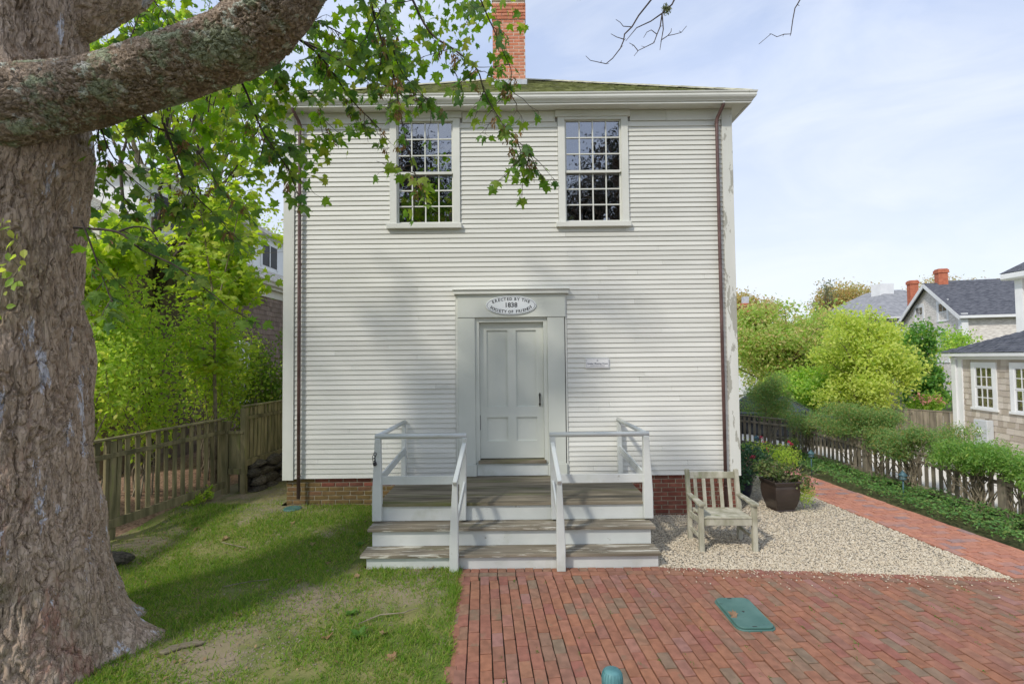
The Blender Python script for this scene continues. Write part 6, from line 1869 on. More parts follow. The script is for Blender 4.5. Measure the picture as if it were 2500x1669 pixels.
    o = mesh_obj('foliage', leaf_mesh('foliage', T_MAPLE, LP[rest], LA[rest], LN[rest], LS[rest], L_MAPLE, off), t, off); o['kind'] = 'stuff'
    A = lambda l: np.array([v[:] for v in l])
    o = mesh_obj('seed_clusters', leaf_mesh('seed_clusters', T_LONG, A(SP), A(SA), A(SN), np.array(SS), L_SEED, off), t, off); o['kind'] = 'stuff'
    # crown above and beside the view: leaf masses that shade the lawn, the paving and part of the facade
    foliage('crown', spread(-7.4, 2.4, 8.8, 2.6, 2.6, 1.5, 11, (.16, .28)) + spread(-8.4, -1.0, 6.8, 1.8, 2.0, 1.2, 6, (.2, .34)),
            620, .15, L_MAPLE, t, T_MAPLE, .3, 7, .34, .6, .3, kind='stuff')
    # leaves hanging beyond the limb
    foliage('rear_foliage', [(-2.0, 5.2, 5.7, .5, .4, .35), (-1.5, 5.0, 5.6, .4, .3, .35), (-2.2, 5.3, 4.7, .3, .3, .4), (-2.5, 5.2, 5.2, .35, .3, .35), (-3.2, 5.3, 4.9, .5, .3, .4),
                             (-1.3, 5.4, 6.2, .4, .3, .35), (-.7, 5.5, 6.2, .4, .3, .35), (-.25, 5.3, 6.15, .3, .25, .25), (-1.0, 5.2, 5.6, .35, .3, .3)],
            760, .095, L_MAPLE2, t, T_MAPLE, .2, 4, .14, .5, .7, kind='stuff')
    up = MB()
    for k in range(9):
        s = Vector((-4.2, 4.0, 6.2)); e = Vector((random.uniform(-8, -3), random.uniform(-2.5, 4.5), random.uniform(7.2, 9.0)))
        up.tube(wig(s, e, 6, .05), taper(6, .10, .02), 6)
    up.build('upper_limbs', M_BARK, t, smooth=True)
maple()

def ivy():
    random.seed(53)
    t = thing('ivy_vine', 'small bright green vine on the maple trunk at the left edge of the view', 'vine', (-3.7, 3.62, 2.9))
    P0 = [(-4.22, 3.37, 3.12), (-4.26, 3.35, 2.95), (-4.20, 3.365, 2.78), (-4.28, 3.35, 2.62), (-4.24, 3.35, 2.45), (-4.30, 3.35, 2.30)]
    # follow the trunk's surface
    def surf(a, z): return Vector((-4.2 + .605 * math.sin(a), 4.0 - .605 * math.cos(a), z))
    pts = [surf(R(a), z) for a, z in ((50, 3.40), (57, 3.30), (53, 3.20), (58, 3.12), (54, 3.03), (50, 2.95), (48, 2.80))]
    MB().tube(pts, .005, 5).build('stem', M_STEM, t)
    pos, ax, nr = [], [], []
    for k in range(26):
        p = pts[random.randrange(len(pts))] + Vector((random.uniform(-.02, .09), random.uniform(-.06, -.01), random.uniform(-.07, .07)))
        pos.append(p[:]); ax.append((random.gauss(0, .5), random.gauss(-.3, .3), random.gauss(-.5, .4))); nr.append((random.gauss(0, .4), -1, random.gauss(.4, .3)))
    off = tuple(_w(t))
    mesh_obj('leaves', leaf_mesh('leaves', T_OVAL, np.array(pos), np.array(ax), np.array(nr), rng.uniform(.05, .09, 26), L_PRIVET, off), t, off)
ivy()

# ------------------------------------------------------------------ overhead bare twigs of a second tree behind the viewer
TW = [
    ((1.35,4.30,5.73), (1.28,4.30,5.59), (1.16,4.30,5.44), (1.10,4.30,5.34), (1.03,4.30,5.27), (1.02,4.30,5.21), (0.99,4.30,5.14), (0.92,4.30,5.05), (0.86,4.30,5.00), (0.81,4.30,5.01), (0.72,4.30,5.03), (0.68,4.30,5.07)),
    ((1.10,4.30,5.34), (1.02,4.30,5.34), (0.99,4.30,5.37), (0.95,4.30,5.39)),
    ((1.02,4.30,5.23), (0.96,4.30,5.25), (0.91,4.30,5.28)),
    ((1.52,4.30,5.66), (1.46,4.30,5.54), (1.37,4.30,5.46), (1.27,4.30,5.39), (1.14,4.30,5.33), (1.09,4.30,5.27), (1.04,4.30,5.21)),
    ((1.37,4.30,5.46), (1.35,4.30,5.34), (1.32,4.30,5.27), (1.29,4.30,5.19), (1.21,4.30,5.15), (1.15,4.30,5.12), (1.11,4.30,5.07)),
    ((1.37,4.30,5.46), (1.38,4.30,5.32), (1.36,4.30,5.21), (1.35,4.30,5.14)),
    ((1.36,4.30,5.22), (1.42,4.30,5.26), (1.47,4.30,5.27), (1.54,4.30,5.29), (1.59,4.30,5.35)),
    ((1.42,4.30,5.26), (1.45,4.30,5.30), (1.46,4.30,5.34)),
    ((1.15,4.30,5.12), (1.11,4.30,5.17), (1.07,4.30,5.19)),
    ((1.32,4.30,5.27), (1.27,4.30,5.31), (1.23,4.30,5.29), (1.20,4.30,5.24)),
    ((2.69,4.30,5.72), (2.58,4.30,5.53), (2.56,4.30,5.50), (2.54,4.30,5.40), (2.52,4.30,5.27), (2.46,4.30,5.27), (2.40,4.30,5.25), (2.35,4.30,5.28), (2.24,4.30,5.19)),
]
def second_tree():
    random.seed(59)
    t = thing('overhanging_tree', 'tree whose bare dark twigs hang into the sky at the top of the view', 'tree', (4.6, -1.5, 0))
    MB().tube(wig((4.6, -1.5, -.1), (4.4, -1.2, 6.0), 8, .02), taper(8, .30, .18), 12).build('trunk', M_BARK, t, smooth=True)
    lb = MB()
    lb.tube(wig((4.4, -1.2, 5.6), (2.4, 3.6, 7.6), 8, .03), taper(8, .14, .05), 8)
    lb.tube(wig((4.4, -1.2, 5.9), (6.5, -1.5, 9.5), 8, .03), taper(8, .14, .05), 8)
    lb.tube(wig((4.4, -1.2, 5.8), (3.0, -3.0, 9.5), 8, .03), taper(8, .14, .05), 8)
    lb.tube(wig((2.4, 3.6, 7.6), (1.35, 4.3, 5.73), 6, .05), taper(6, .035, .008), 6)
    lb.tube(wig((2.4, 3.6, 7.6), (1.52, 4.3, 5.66), 6, .05), taper(6, .03, .009), 6)
    lb.tube(wig((2.4, 3.6, 7.6), (2.69, 4.3, 5.72), 6, .05), taper(6, .03, .007), 6)
    lb.build('limbs', M_TWIG, t, smooth=True)
    tw = MB()
    for k, pts in enumerate(TW):
        dv = random.uniform(-.04, .04)
        q = [Vector(p) + Vector((0, dv * i / len(pts), 0)) for i, p in enumerate(pts)]
        r = .0085 if k in (0, 3) else .006 if k in (4, 5, 10) else .0042
        tw.tube(q, taper(len(q) - 1, r, .0022), 5)
        for i in range(1, len(q) - 1):
            if random.random() < .35:
                tw.tube([q[i], q[i] + Vector((random.uniform(-.03, .03), random.uniform(-.02, .02), random.uniform(-.02, .03)))], [.003, .0018], 4)
    tw.build('twigs', M_TWIG, t)
    foliage('moss', [(1.41, 4.3, 5.50, .035, .02, .045)], 260, .018, L_FARGREEN, t, T_DIA, .2, 4, .008)
    foliage('crown', spread(5.0, -1.5, 9.2, 3.0, 2.6, 1.9, 12, (.3, .45)), 1700, .22, L_SILHOUETTE, t, T_DIA, .4, 10, .25)
    foliage('tip_leaves', [(0.62, 3.9, 5.37, .09, .05, .03)], 10, .07, L_MAPLE, t, T_MAPLE, .4, 5, .03)
second_tree()

# trees across the yard behind the viewer; the window panes mirror them
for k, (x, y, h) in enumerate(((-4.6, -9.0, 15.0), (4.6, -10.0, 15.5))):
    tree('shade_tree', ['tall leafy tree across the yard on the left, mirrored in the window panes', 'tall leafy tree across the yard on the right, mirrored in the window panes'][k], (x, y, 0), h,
         spread(x, y, h * .72, 3.4, 2.4, h * .27, 14, (.25, .42)), 2600, .30, L_SILHOUETTE, .30, 'trees across the yard', M_BARK, clump=10, clump_r=.3)

# ------------------------------------------------------------------ shrubs and trees on the left
def shrub(name, label, base, blobs, n, size, lm, stems=9, stemm=None, cat='shrub', group=None, tmpl=T_DIA, shell=.5, clump=8, clump_r=.07, r0=.010, up=.6, sp=.12, zmin=None):
    t = thing(name, label, cat, base, group)
    b = Vector(base); st = MB()
    for k in range(stems):
        bl = random.choice(blobs); c = Vector(bl[:3])
        s = b + Vector((random.uniform(-sp, sp), random.uniform(-sp, sp), -.05))
        e = c + Vector((random.uniform(-.7, .7) * bl[3], random.uniform(-.7, .7) * bl[4], random.uniform(-.3, .8) * bl[5]))
        w = wig(s, e, 6, .05); st.tube(w, taper(6, r0 * random.uniform(.7, 1.2), .003), 5, False)
        for q in range(3):
            i = random.randint(2, 5); e2 = w[i] + Vector((random.uniform(-1, 1) * bl[3], random.uniform(-1, 1) * bl[4], random.uniform(.1, .9) * bl[5])) * .6
            st.tube(wig(w[i], e2, 4, .07), taper(4, r0 * .45, .002), 4, False)
    st.build('stems', stemm or M_STEM, t)
    foliage('foliage', blobs, n, size, lm, t, tmpl, shell, clump, clump_r, up, zmin=zmin)
    return t

random.seed(61)
GL = 'tall shrubs behind the picket fence'
def tall(x, y, h, w, n, lm, label, stems=10, size=.066):
    z = gzf(x, y)
    bl = spread(x, y, z + h * .58, w, w * .9, h * .42, 10, (.3, .45))
    return shrub('tall_shrub', label, (x, y, z), bl, n, size, lm, stems, group=GL, tmpl=T_OVAL, clump=6, clump_r=.10, r0=.016, sp=.25, shell=.75)
tall(-6.05, 6.9, 3.5, .95, 5600, L_PRIVET, 'bright green tall shrub nearest the maple trunk, behind the picket fence', 12)
tall(-5.95, 7.9, 3.7, .95, 5600, L_PRIVET, 'bright green tall shrub second from the maple trunk')
tall(-5.75, 9.2, 3.4, .85, 3400, L_PRIVET, 'thinner green shrub left of the pale-stemmed sapling', 12)
tall(-5.35, 10.6, 2.7, .55, 3000, L_DARKPRIVET, 'twiggy shrub in front of the shingled house window', 14)
tall(-4.95, 11.6, 3.6, .75, 3800, L_DARKPRIVET, 'dense dark shrub rising above the board fence at the white house corner', 14)
tall(-5.55, 10.2, 3.3, .8, 2200, L_PRIVET, 'leafy shrub between the sapling and the shingled house window', 10)
tall(-6.5, 5.9, 2.6, .6, 5000, L_PRIVET, 'low bright shrub showing through the pickets beside the trunk', 9)

def sapling():
    random.seed(67)
    x, y = -5.30, 8.8; z = gzf(x, y)
    t = thing('sapling', 'young maple with slender pale stem and lime-green leaves beyond the picket fence', 'tree', (x, y, z))
    s = MB()
    s.tube([(x + .04, y, z - .1), (x + .03, y, 1.3), (x, y, 2.1), (x - .01, y, 3.0), (x - .03, y, 3.5), (x - .2, y, 4.6), (x - .32, y, 5.4)], [.034, .030, .027, .024, .020, .014, .006], 8)
    s.tube([(x - .01, y, 3.2), (x + .10, y, 3.7), (x + .28, y, 4.5), (x + .42, y, 5.2)], [.018, .014, .010, .005], 6)
    s.build('stem', M_STEM, t, smooth=True)
    br = MB(); P, A_, N_, S_ = [], [], [], []
    for k in range(95):
        zz = random.uniform(2.2, 5.9); a = random.uniform(0, 2 * math.pi)
        cx = x + (-.03 - (zz - 3.5) * .17 if k % 2 else .04 + (zz - 3.2) * .19) if zz > 3.4 else x
        ln_ = random.uniform(.35, 1.25) * (1.15 - abs(zz - 4.2) * .28)
        p = Vector((cx, y, zz)); e = p + Vector((math.cos(a) * ln_, math.sin(a) * ln_ * .8, random.uniform(.0, .35)))
        w = wig(p, e, 4, .05); br.tube(w, taper(4, .006, .002), 4, False)
        for q in range(13):
            c = w[random.randint(1, 4)] + Vector((random.gauss(0, .06), random.gauss(0, .06), random.gauss(-.02, .05)))
            P.append(c[:]); A_.append((math.cos(a) + random.gauss(0, .6), math.sin(a) + random.gauss(0, .6), random.uniform(-.7, .1))); N_.append((random.gauss(0, .35), random.gauss(-.2, .35), 1)); S_.append(random.uniform(.09, .16))
    br.build('branches', M_STEM, t)
    off = tuple(_w(t))
    o = mesh_obj('crown', leaf_mesh('crown', T_MAPLE, np.array(P), np.array(A_), np.array(N_), np.array(S_), L_LIME, off), t, off)
sapling()
random.seed(69)
tree('young_maple', 'second young maple with lime-green leaves against the shingled house gutter', (-6.3, 10.4, .3), 5.6, spread(-6.0, 10.2, 4.7, 1.2, .9, 1.6, 16, (.25, .4), .6), 2100, .14, L_LIME, .035, None, M_STEM, tmpl=T_MAPLE, clump=5, clump_r=.16, shell=.3)
tree('young_maple', 'leafy lime-green young maple just right of the big trunk', (-6.2, 7.4, .3), 4.9, spread(-6.2, 7.3, 3.95, .85, .7, .9, 10, (.25, .4), .6), 1100, .13, L_LIME, .03, None, M_STEM, tmpl=T_MAPLE, clump=5, clump_r=.14, shell=.3)

tree('tall_maple', 'tall airy maple with sunlit leaves filling the sky behind the lichened limb', (-7.0, 9.6, .3), 9.0,
     [(-6.56, 9.28, 8.9, .95, .7, .95), (-5.6, 9.8, 8.0, .85, .7, .85), (-6.3, 9.1, 6.25, .85, .7, .85), (-5.08, 9.1, 6.08, .75, .7, .8), (-4.6, 9.5, 7.5, .65, .6, .65), (-5.25, 9.6, 9.75, 1.0, .7, .7), (-7.2, 9.1, 7.65, .7, .7, 1.2)],
     1150, .15, L_MAPLE2, .09, None, M_TWIG, tmpl=T_MAPLE, clump=4, clump_r=.24, shell=.2)
random.seed(71)
tree('background_tree', 'thin airy tree with yellowing leaves behind the white house on the left', (-8.2, 24, 0), 10, spread(-8.6, 24, 8.6, 3.4, 2.5, 3.6, 16, (.22, .34)), 3200, .17, L_OLIVE, .16, 'trees behind the houses on the left', M_STEM, clump=8, clump_r=.45, shell=.2)
tree('background_tree', 'leafy green-yellow tree behind the shingled house on the left', (-13.5, 24, 0), 11, spread(-13.5, 24, 8.6, 4.2, 3, 4.0, 14, (.25, .38)), 4200, .20, L_LIME, .2, 'trees behind the houses on the left', M_STEM, clump=8, clump_r=.4, shell=.3)
tree('background_tree', 'small autumn-tinted tree peeking past the left corner of the white house', (-8.6, 17.5, 0), 6.2, spread(-8.4, 17.5, 4.9, 1.5, 1.2, 1.3, 8), 1800, .13, L_OLIVE, .1, 'trees behind the houses on the left', M_STEM)
tree('background_tree', 'bright green crown glimpsed above the maple limb', (-9.5, 13.5, 0), 11, spread(-9.2, 13.0, 9.4, 2.6, 2.0, 2.4, 10), 2600, .17, L_LIME, .16, 'trees behind the houses on the left', M_STEM, tmpl=T_MAPLE)

# ------------------------------------------------------------------ shrubs and trees on the right
random.seed(73)
GB = 'clipped bayberry shrubs along the right fence'
def bay(x, y, zc, rx, ry, rz, n, lm, label, stems=16, size=.052):
    z = gzf(x, y)
    bl = spread(x, y, zc + .07, rx * 1.08, ry, rz * .95, 20, (.24, .42), .8)
    return shrub('bayberry_shrub', label, (x, y, z), bl, n, size, lm, stems, M_STEM, group=GB, tmpl=T_LONG, shell=.6, clump=9, clump_r=.05, r0=.014, up=1.2, sp=.10, zmin=zc - rz * .62)
bay(6.78, 13.2, 1.22, .98, .75, .84, 15000, L_BAY, 'rounded green shrub beside the corner of the white house, behind the far lamp')
bay(7.12, 10.35, .98, 1.02, .8, .52, 16000, L_BAY, 'broad mounded green shrub in the middle of the fence')
bay(7.10, 8.85, .74, .56, .5, .36, 6500, L_BAY, 'darker shrub with bare reddish stems between the two big mounds', 30)
bay(7.20, 7.70, .74, .68, .6, .32, 10500, L_BAY2, 'flat-topped bright green shrub on pale twisting stems near the right edge', 32)
bay(7.45, 6.75, .58, .50, .5, .32, 6500, L_BAY2, 'bright green shrub cut by the right edge of the view', 20)
bay(8.25, 9.3, .62, .66, .55, .42, 6500, L_BAY, 'dark green shrub behind the fence below the cottage corner')
bay(7.05, 9.55, .72, .45, .5, .30, 3000, L_BAY, 'ragged shrub joining the broad mound to its darker neighbour', 18)
bay(7.30, 7.15, .66, .40, .45, .26, 2600, L_BAY2, 'low leafy shrub in front of the last pickets', 16)
bay(6.95, 11.75, .72, .55, .5, .40, 4500, L_BAY, 'upright shrub between the lamp and the broad mound', 14)
bay(6.55, 11.6, .25, .14, .2, .28, 500, L_BAY, 'small loose sprig of shrub beside the grey fence post', 6)

random.seed(79)
tree('crape_myrtle', 'wide bushy tree with mixed olive and tan foliage beyond the driveway', (10.2, 18.6, -.3), 4.6, spread(10.0, 18.6, 2.75, 3.2, 1.6, 2.5, 44, (.18, .32), .6), 22000, .125, L_OLIVE, .06, None, M_STEMD, clump=9, clump_r=.16, multi=4)
tree('fresh_green_tree', 'bright green low-branched tree with dark red stems above the parked car', (10.15, 16.9, -.3), 3.0, spread(10.0, 16.6, 1.35, 1.7, .9, .85, 22, (.2, .34), .5), 8000, .11, L_FRESH, .045, None, M_STEMD, clump=9, clump_r=.13, multi=4)
tree('yellow_tree', 'yellow-green feathery tree standing right of the olive one', (11.0, 15.4, -.3), 4.6, spread(10.85, 15.3, 2.1, 1.85, 1.1, 2.4, 46, (.16, .30), .45), 17000, .105, L_YELLOW, .05, None, M_STEM, clump=9, clump_r=.13)
tree('dark_green_tree', 'dense dark green tree clad to the ground beside the shingled cottage', (13.7, 16.3, -.3), 4.2, spread(13.5, 16.3, 1.4, .85, .7, 1.8, 30, (.26, .42), .4) + [(13.5, 16.3, 3.0, .45, .5, .5)], 9500, .12, L_DEEP, .06, None, M_STEMD, clump=8, clump_r=.10, up=.9)
tree('pale_green_tree', 'pale green tree top showing above the cottage roof', (19.8, 22.0, -.3), 4.0, spread(19.6, 22.0, 2.95, 1.0, .8, .5, 7), 1500, .12, L_FRESH, .06, None, M_STEM)
GF = 'autumn trees on the skyline'
tree('autumn_tree', 'rounded brown-orange tree on the skyline left of the hip roof', (40.6, 57, -.5), 11, spread(40.6, 57, 7.7, 5.6, 3.5, 3.4, 24, (.24, .38)), 22950, .25, L_AUTUMN, .22, GF, M_STEMD, clump=9, clump_r=.5, shell=.6)
tree('autumn_tree', 'brown-green spreading tree just past the white house corner on the skyline', (25.0, 52, -.5), 10, spread(25.0, 52, 7.4, 3.2, 2.5, 1.9, 10, (.3, .45)), 12750, .25, L_AUTUMN, .2, GF, M_STEMD, clump=9, clump_r=.4, shell=.6)
tree('autumn_tree', 'golden olive tree on the skyline behind the red chimneys', (52, 62, -.5), 12, spread(52.5, 62, 9.6, 5.2, 3.5, 2.7, 12, (.3, .45)), 9180, .25, L_AUTUMN, .22, GF, M_STEMD, clump=9, clump_r=.5)
tree('autumn_tree', 'golden tree on the skyline above the far right roof', (62, 64, -.5), 12, spread(62.5, 64, 10.2, 6.0, 3.5, 2.2, 12, (.3, .45)), 9180, .25, L_AUTUMN, .22, GF, M_STEMD, clump=9, clump_r=.5)
tree('autumn_tree', 'grey-brown thinning tree on the skyline over the white cupola', (44, 58, -.5), 9, spread(43.8, 58, 7.0, 3.0, 2.4, 2.0, 8, (.3, .45)), 3570, .25, L_FARGREEN, .2, GF, M_STEMD, clump=8, clump_r=.5)
tree('thin_tree', 'sparse thin tree rising above the olive tree against the sky', (26.4, 41, -.4), 9.0, spread(26.3, 41, 7.3, .9, .8, 1.2, 6, (.3, .4)) + [(25.2, 41, 6.3, .5, .4, .4)], 420, .16, L_FARGREEN, .07, None, M_STEMD, clump=6, clump_r=.22, shell=.2)
tree('filler_tree', 'fresh green tree between the olive tree and the yellow one', (12.0, 19.5, -.4), 5.2, spread(12.4, 19.5, 2.5, 1.7, 1.2, 2.1, 26, (.2, .34), .55), 9000, .115, L_FRESH, .05, None, M_STEMD, clump=9, clump_r=.15)
tree('filler_tree', 'mixed green tree filling the gap behind the parked car', (12.5, 24, -.4), 5.0, spread(12.8, 24, 2.9, 3.6, 1.6, 2.4, 24, (.2, .34), .6), 9000, .14, L_OLIVE, .08, None, M_STEMD, clump=9, clump_r=.2)
tree('filler_tree', 'green tree behind the yellow one in front of the far houses', (19.5, 27, -.4), 5.0, spread(19.5, 27, 3.0, 3.8, 1.6, 2.3, 24, (.2, .34), .6), 8000, .16, L_FRESH, .08, None, M_STEMD, clump=9, clump_r=.2)
random.seed(83)
h = shrub('hydrangea', 'hydrangea with pinkish heads behind the brown board fence', (12.6, 15.3, -.3), spread(12.6, 15.2, .75, .6, .4, .45, 6), 900, .10, L_FRESH, 8, tmpl=T_OVAL)
foliage('flower_heads', [(12.4, 15.0, 1.05, .22, .2, .12), (12.85, 15.0, 1.0, .15, .15, .1)], 160, .06, L_PINK, h, T_OVAL, clump=16, clump_r=.05)

# ------------------------------------------------------------------ ground cover, gravel, grass
def in_poly(px, py, poly):
    r = np.zeros(len(px), bool); n = len(poly)
    for i in range(n):
        (x1, y1), (x2, y2) = poly[i], poly[(i + 1) % n]
        c = ((y1 > py) != (y2 > py)) & (px < (x2 - x1) * (py - y1) / (y2 - y1 + 1e-12) + x1)
        r ^= c
    return r

def ground_cover():
    poly = [(6.33, 5.0), (6.27, 6.15), (6.16, 8.0), (6.03, 10.2), (5.75, 12.6), (5.2, 14.2), (6.9, 12.3), (7.05, 9.9), (7.3, 7.4), (7.5, 5.0)]
    n = 26000
    x = rng.uniform(5.2, 7.5, n); y = rng.uniform(5.0, 14.2, n)
    edge = .10 * (vnoise(x * 3, y * 3, 2) - .5)
    k = in_poly(x + edge, y, poly); x, y = x[k], y[k]
    hgt = .05 + .10 * vnoise(x * 4, y * 4, 8) + .05 * vnoise(x * 11, y * 11, 3)
    z = gz(x, y) + hgt * rng.random(len(x)) ** .35
    p = np.stack([x, y, z], -1)
    ax = rand_unit(len(x)); ax[:, 2] *= .4; nr = rand_unit(len(x)) * .7; nr[:, 2] += 1
    me = leaf_mesh('ground_cover', T_DIA, p, ax, nr, rng.uniform(.030, .065, len(x)), L_GCOVER)
    o = mesh_obj('ground_cover', me); tag(o, 'low dark green ground cover between the brick path and the right fence', 'ground cover', kind='stuff')
ground_cover()

_ico = None
def pebbles(name, label, x, y, z, size, m, flat=.7):
    bm = bmesh.new(); bmesh.ops.create_icosphere(bm, subdivisions=1, radius=1)
    tv = np.array([v.co[:] for v in bm.verts]); tf = np.array([[v.index for v in f.verts] for f in bm.faces]); bm.free()
    n = len(x)
    sc = size[:, None] * rng.uniform(.65, 1.35, (n, 3)); sc[:, 2] *= flat
    a = rng.uniform(0, 2 * np.pi, n); ca, sa = np.cos(a), np.sin(a)
    v = tv[None] * sc[:, None, :] * (1 + rng.uniform(-.15, .15, (n, len(tv), 1)))
    vx = v[..., 0] * ca[:, None] - v[..., 1] * sa[:, None]; vy = v[..., 0] * sa[:, None] + v[..., 1] * ca[:, None]
    v = np.stack([vx + x[:, None], vy + y[:, None], v[..., 2] + z[:, None]], -1)
    f = (tf[None] + (np.arange(n) * len(tv))[:, None, None]).reshape(-1, 3)
    o = mesh_obj(name, np_mesh(name, v.reshape(-1, 3), f, m))
    return tag(o, label, 'gravel', kind='stuff')

def gravel():
    poly = [(1.66, 5.72), (2.065, 5.68), (3.39, 5.565), (4.215, 5.46), (5.345, 5.34), (5.11, 8.56), (5.02, 10.2), (3.52, 10.2), (3.49, 7.64), (1.70, 7.64)]
    n = 58000
    y = 5.3 + 4.9 * rng.random(n) ** 1.5; x = rng.uniform(1.6, 5.4, n)
    k = in_poly(x, y, poly); x, y = x[k], y[k]
    size = rng.uniform(.006, .0125, len(x))
    pebbles('gravel_stones', 'pale beige pea gravel beside the steps and the brick path', x, y, gz(x, y) - .014 + rng.random(len(x)) * .008, size, M_STONE_G)
    xs = rng.uniform(1.7, 5.3, 420); ed = np.array([patio_edge(q) for q in xs])
    ys = ed - rng.exponential(.09, len(xs)) + .02
    pebbles('stray_gravel', 'gravel stones strayed onto the edge of the brick paving', xs, ys, np.full(len(xs), .004), rng.uniform(.004, .010, len(xs)), M_STONE_G)
    # pebbly bare patches in the lawn and at the house corner
    n = 30000
    x = rng.uniform(-5, -.7, n); y = rng.uniform(2.6, 10.0, n)
    w = np.exp(-(((x + 1.95) / .55) ** 2 + ((y - 4.9) / .60) ** 2)) + .8 * np.exp(-(((x + 2.1) / .45) ** 2 + ((y - 4.1) / .35) ** 2)) + 1.6 * np.exp(-(((x + 3.9) / .50) ** 2 + ((y - 8.1) / .75) ** 2)) + 1.3 * np.exp(-(((x + 3.4) / .35) ** 2 + ((y - 7.35) / .14) ** 2))
    w = w * (.35 + 1.1 * vnoise(x * 6, y * 6, 9))
    k = (rng.random(n) < w * 1.1) & in_poly(x, y, LAWN); x, y = x[k], y[k]
    pebbles('bare_patch_pebbles', 'dusty brown pebbles in the bare patches of the lawn', x, y, gz(x, y) + .001, rng.uniform(.005, .010, len(x)), M_STONE_D)
gravel()

def grass():
    n = 190000
    y = 2.4 + 5.3 * rng.random(n) ** 1.25; x = rng.uniform(-5.1, -.42, n)
    k = in_poly(x, y, LAWN) & (np.hypot(x + 4.2, y - 4.0) > .95); x, y = x[k], y[k]
    bare = np.exp(-(((x + 1.95) / .62) ** 2 + ((y - 4.9) / .65) ** 2)) + .9 * np.exp(-(((x + 2.2) / .5) ** 2 + ((y - 4.1) / .4) ** 2)) + np.exp(-(((x + 3.4) / .9) ** 2 + ((y - 8.0) / .8) ** 2)) \
        + 1.2 * np.exp(-(((x + 3.6) / .45) ** 2 + ((y - 7.4) / .2) ** 2)) + np.exp(-((x + 1.85) / .12) ** 2) * (y > 5.6) + .7 * np.exp(-(((x + 2.9) / .5) ** 2 + ((y - 4.2) / .4) ** 2)) + 1.0 * np.exp(-((x + 5.0) / .3) ** 2)
    cl = vnoise(x * 2.1, y * 2.1, 3) * .6 + vnoise(x * 7, y * 7, 5) * .4
    dens = np.clip(2.1 * cl - .12, 0, 1) * np.clip(1.0 - .88 * bare, .05, 1)
    k = rng.random(len(x)) < dens; x, y, cl = x[k], y[k], cl[k]
    m = len(x)
    ax = rng.normal(0, .55, (m, 3)); ax[:, 2] = rng.uniform(.5, 1.0, m)
    nr = rng.normal(0, 1, (m, 3)); nr[:, 2] *= .3
    p = np.stack([x, y, gz(x, y) - .004], -1)
    sz = rng.uniform(.028, .066, m) * (.7 + .7 * cl)
    me = leaf_mesh('grass', T_BLADE, p, ax, nr, sz, L_GRASS)
    # blades are slim whatever their length
    # tufts leaning over the brick edge
    n2 = 2600
    y2 = rng.uniform(2.8, 5.74, n2); x2 = -0.63 + (5.76 - y2) * .061 + rng.normal(-.015, .022, n2)
    k = rng.random(n2) < np.clip(2.2 * vnoise(x2 * 3, y2 * 5, 4) - .5, 0, 1); x2, y2 = x2[k], y2[k]
    a2 = rng.normal(0, .5, (len(x2), 3)); a2[:, 0] += .35; a2[:, 2] = rng.uniform(.4, .9, len(x2)); q2 = rng.normal(0, 1, (len(x2), 3))
    e_ = mesh_obj('edge_grass', leaf_mesh('edge_grass', T_BLADE, np.stack([x2, y2, np.full(len(x2), -.004)], -1), a2, q2, rng.uniform(.03, .07, len(x2)), L_GRASS)); tag(e_, 'grass tufts growing over the left edge of the brick paving', 'grass', kind='stuff')
    # moss and seedlings in the brick joints
    n3 = 70; cx = rng.uniform(-.3, 5.6, n3); cy = rng.uniform(3.5, 5.5, n3); m3 = 14
    P3 = np.stack([np.repeat(cx, m3) + rng.normal(0, .006, n3 * m3), np.repeat(cy, m3) + rng.normal(0, .022, n3 * m3), np.full(n3 * m3, -.004)], -1)
    a3 = rng.normal(0, .6, (n3 * m3, 3)); a3[:, 2] = rng.uniform(.3, .9, n3 * m3)
    e_ = mesh_obj('joint_moss', leaf_mesh('joint_moss', T_DIA, P3, a3, rng.normal(0, 1, (n3 * m3, 3)), rng.uniform(.006, .018, n3 * m3), L_WEED)); tag(e_, 'tiny moss tufts in the joints of the brick paving', 'moss', kind='stuff')
    o = mesh_obj('grass', me); tag(o, 'short patchy green grass on the lawn left of the steps', 'grass', kind='stuff')
grass()

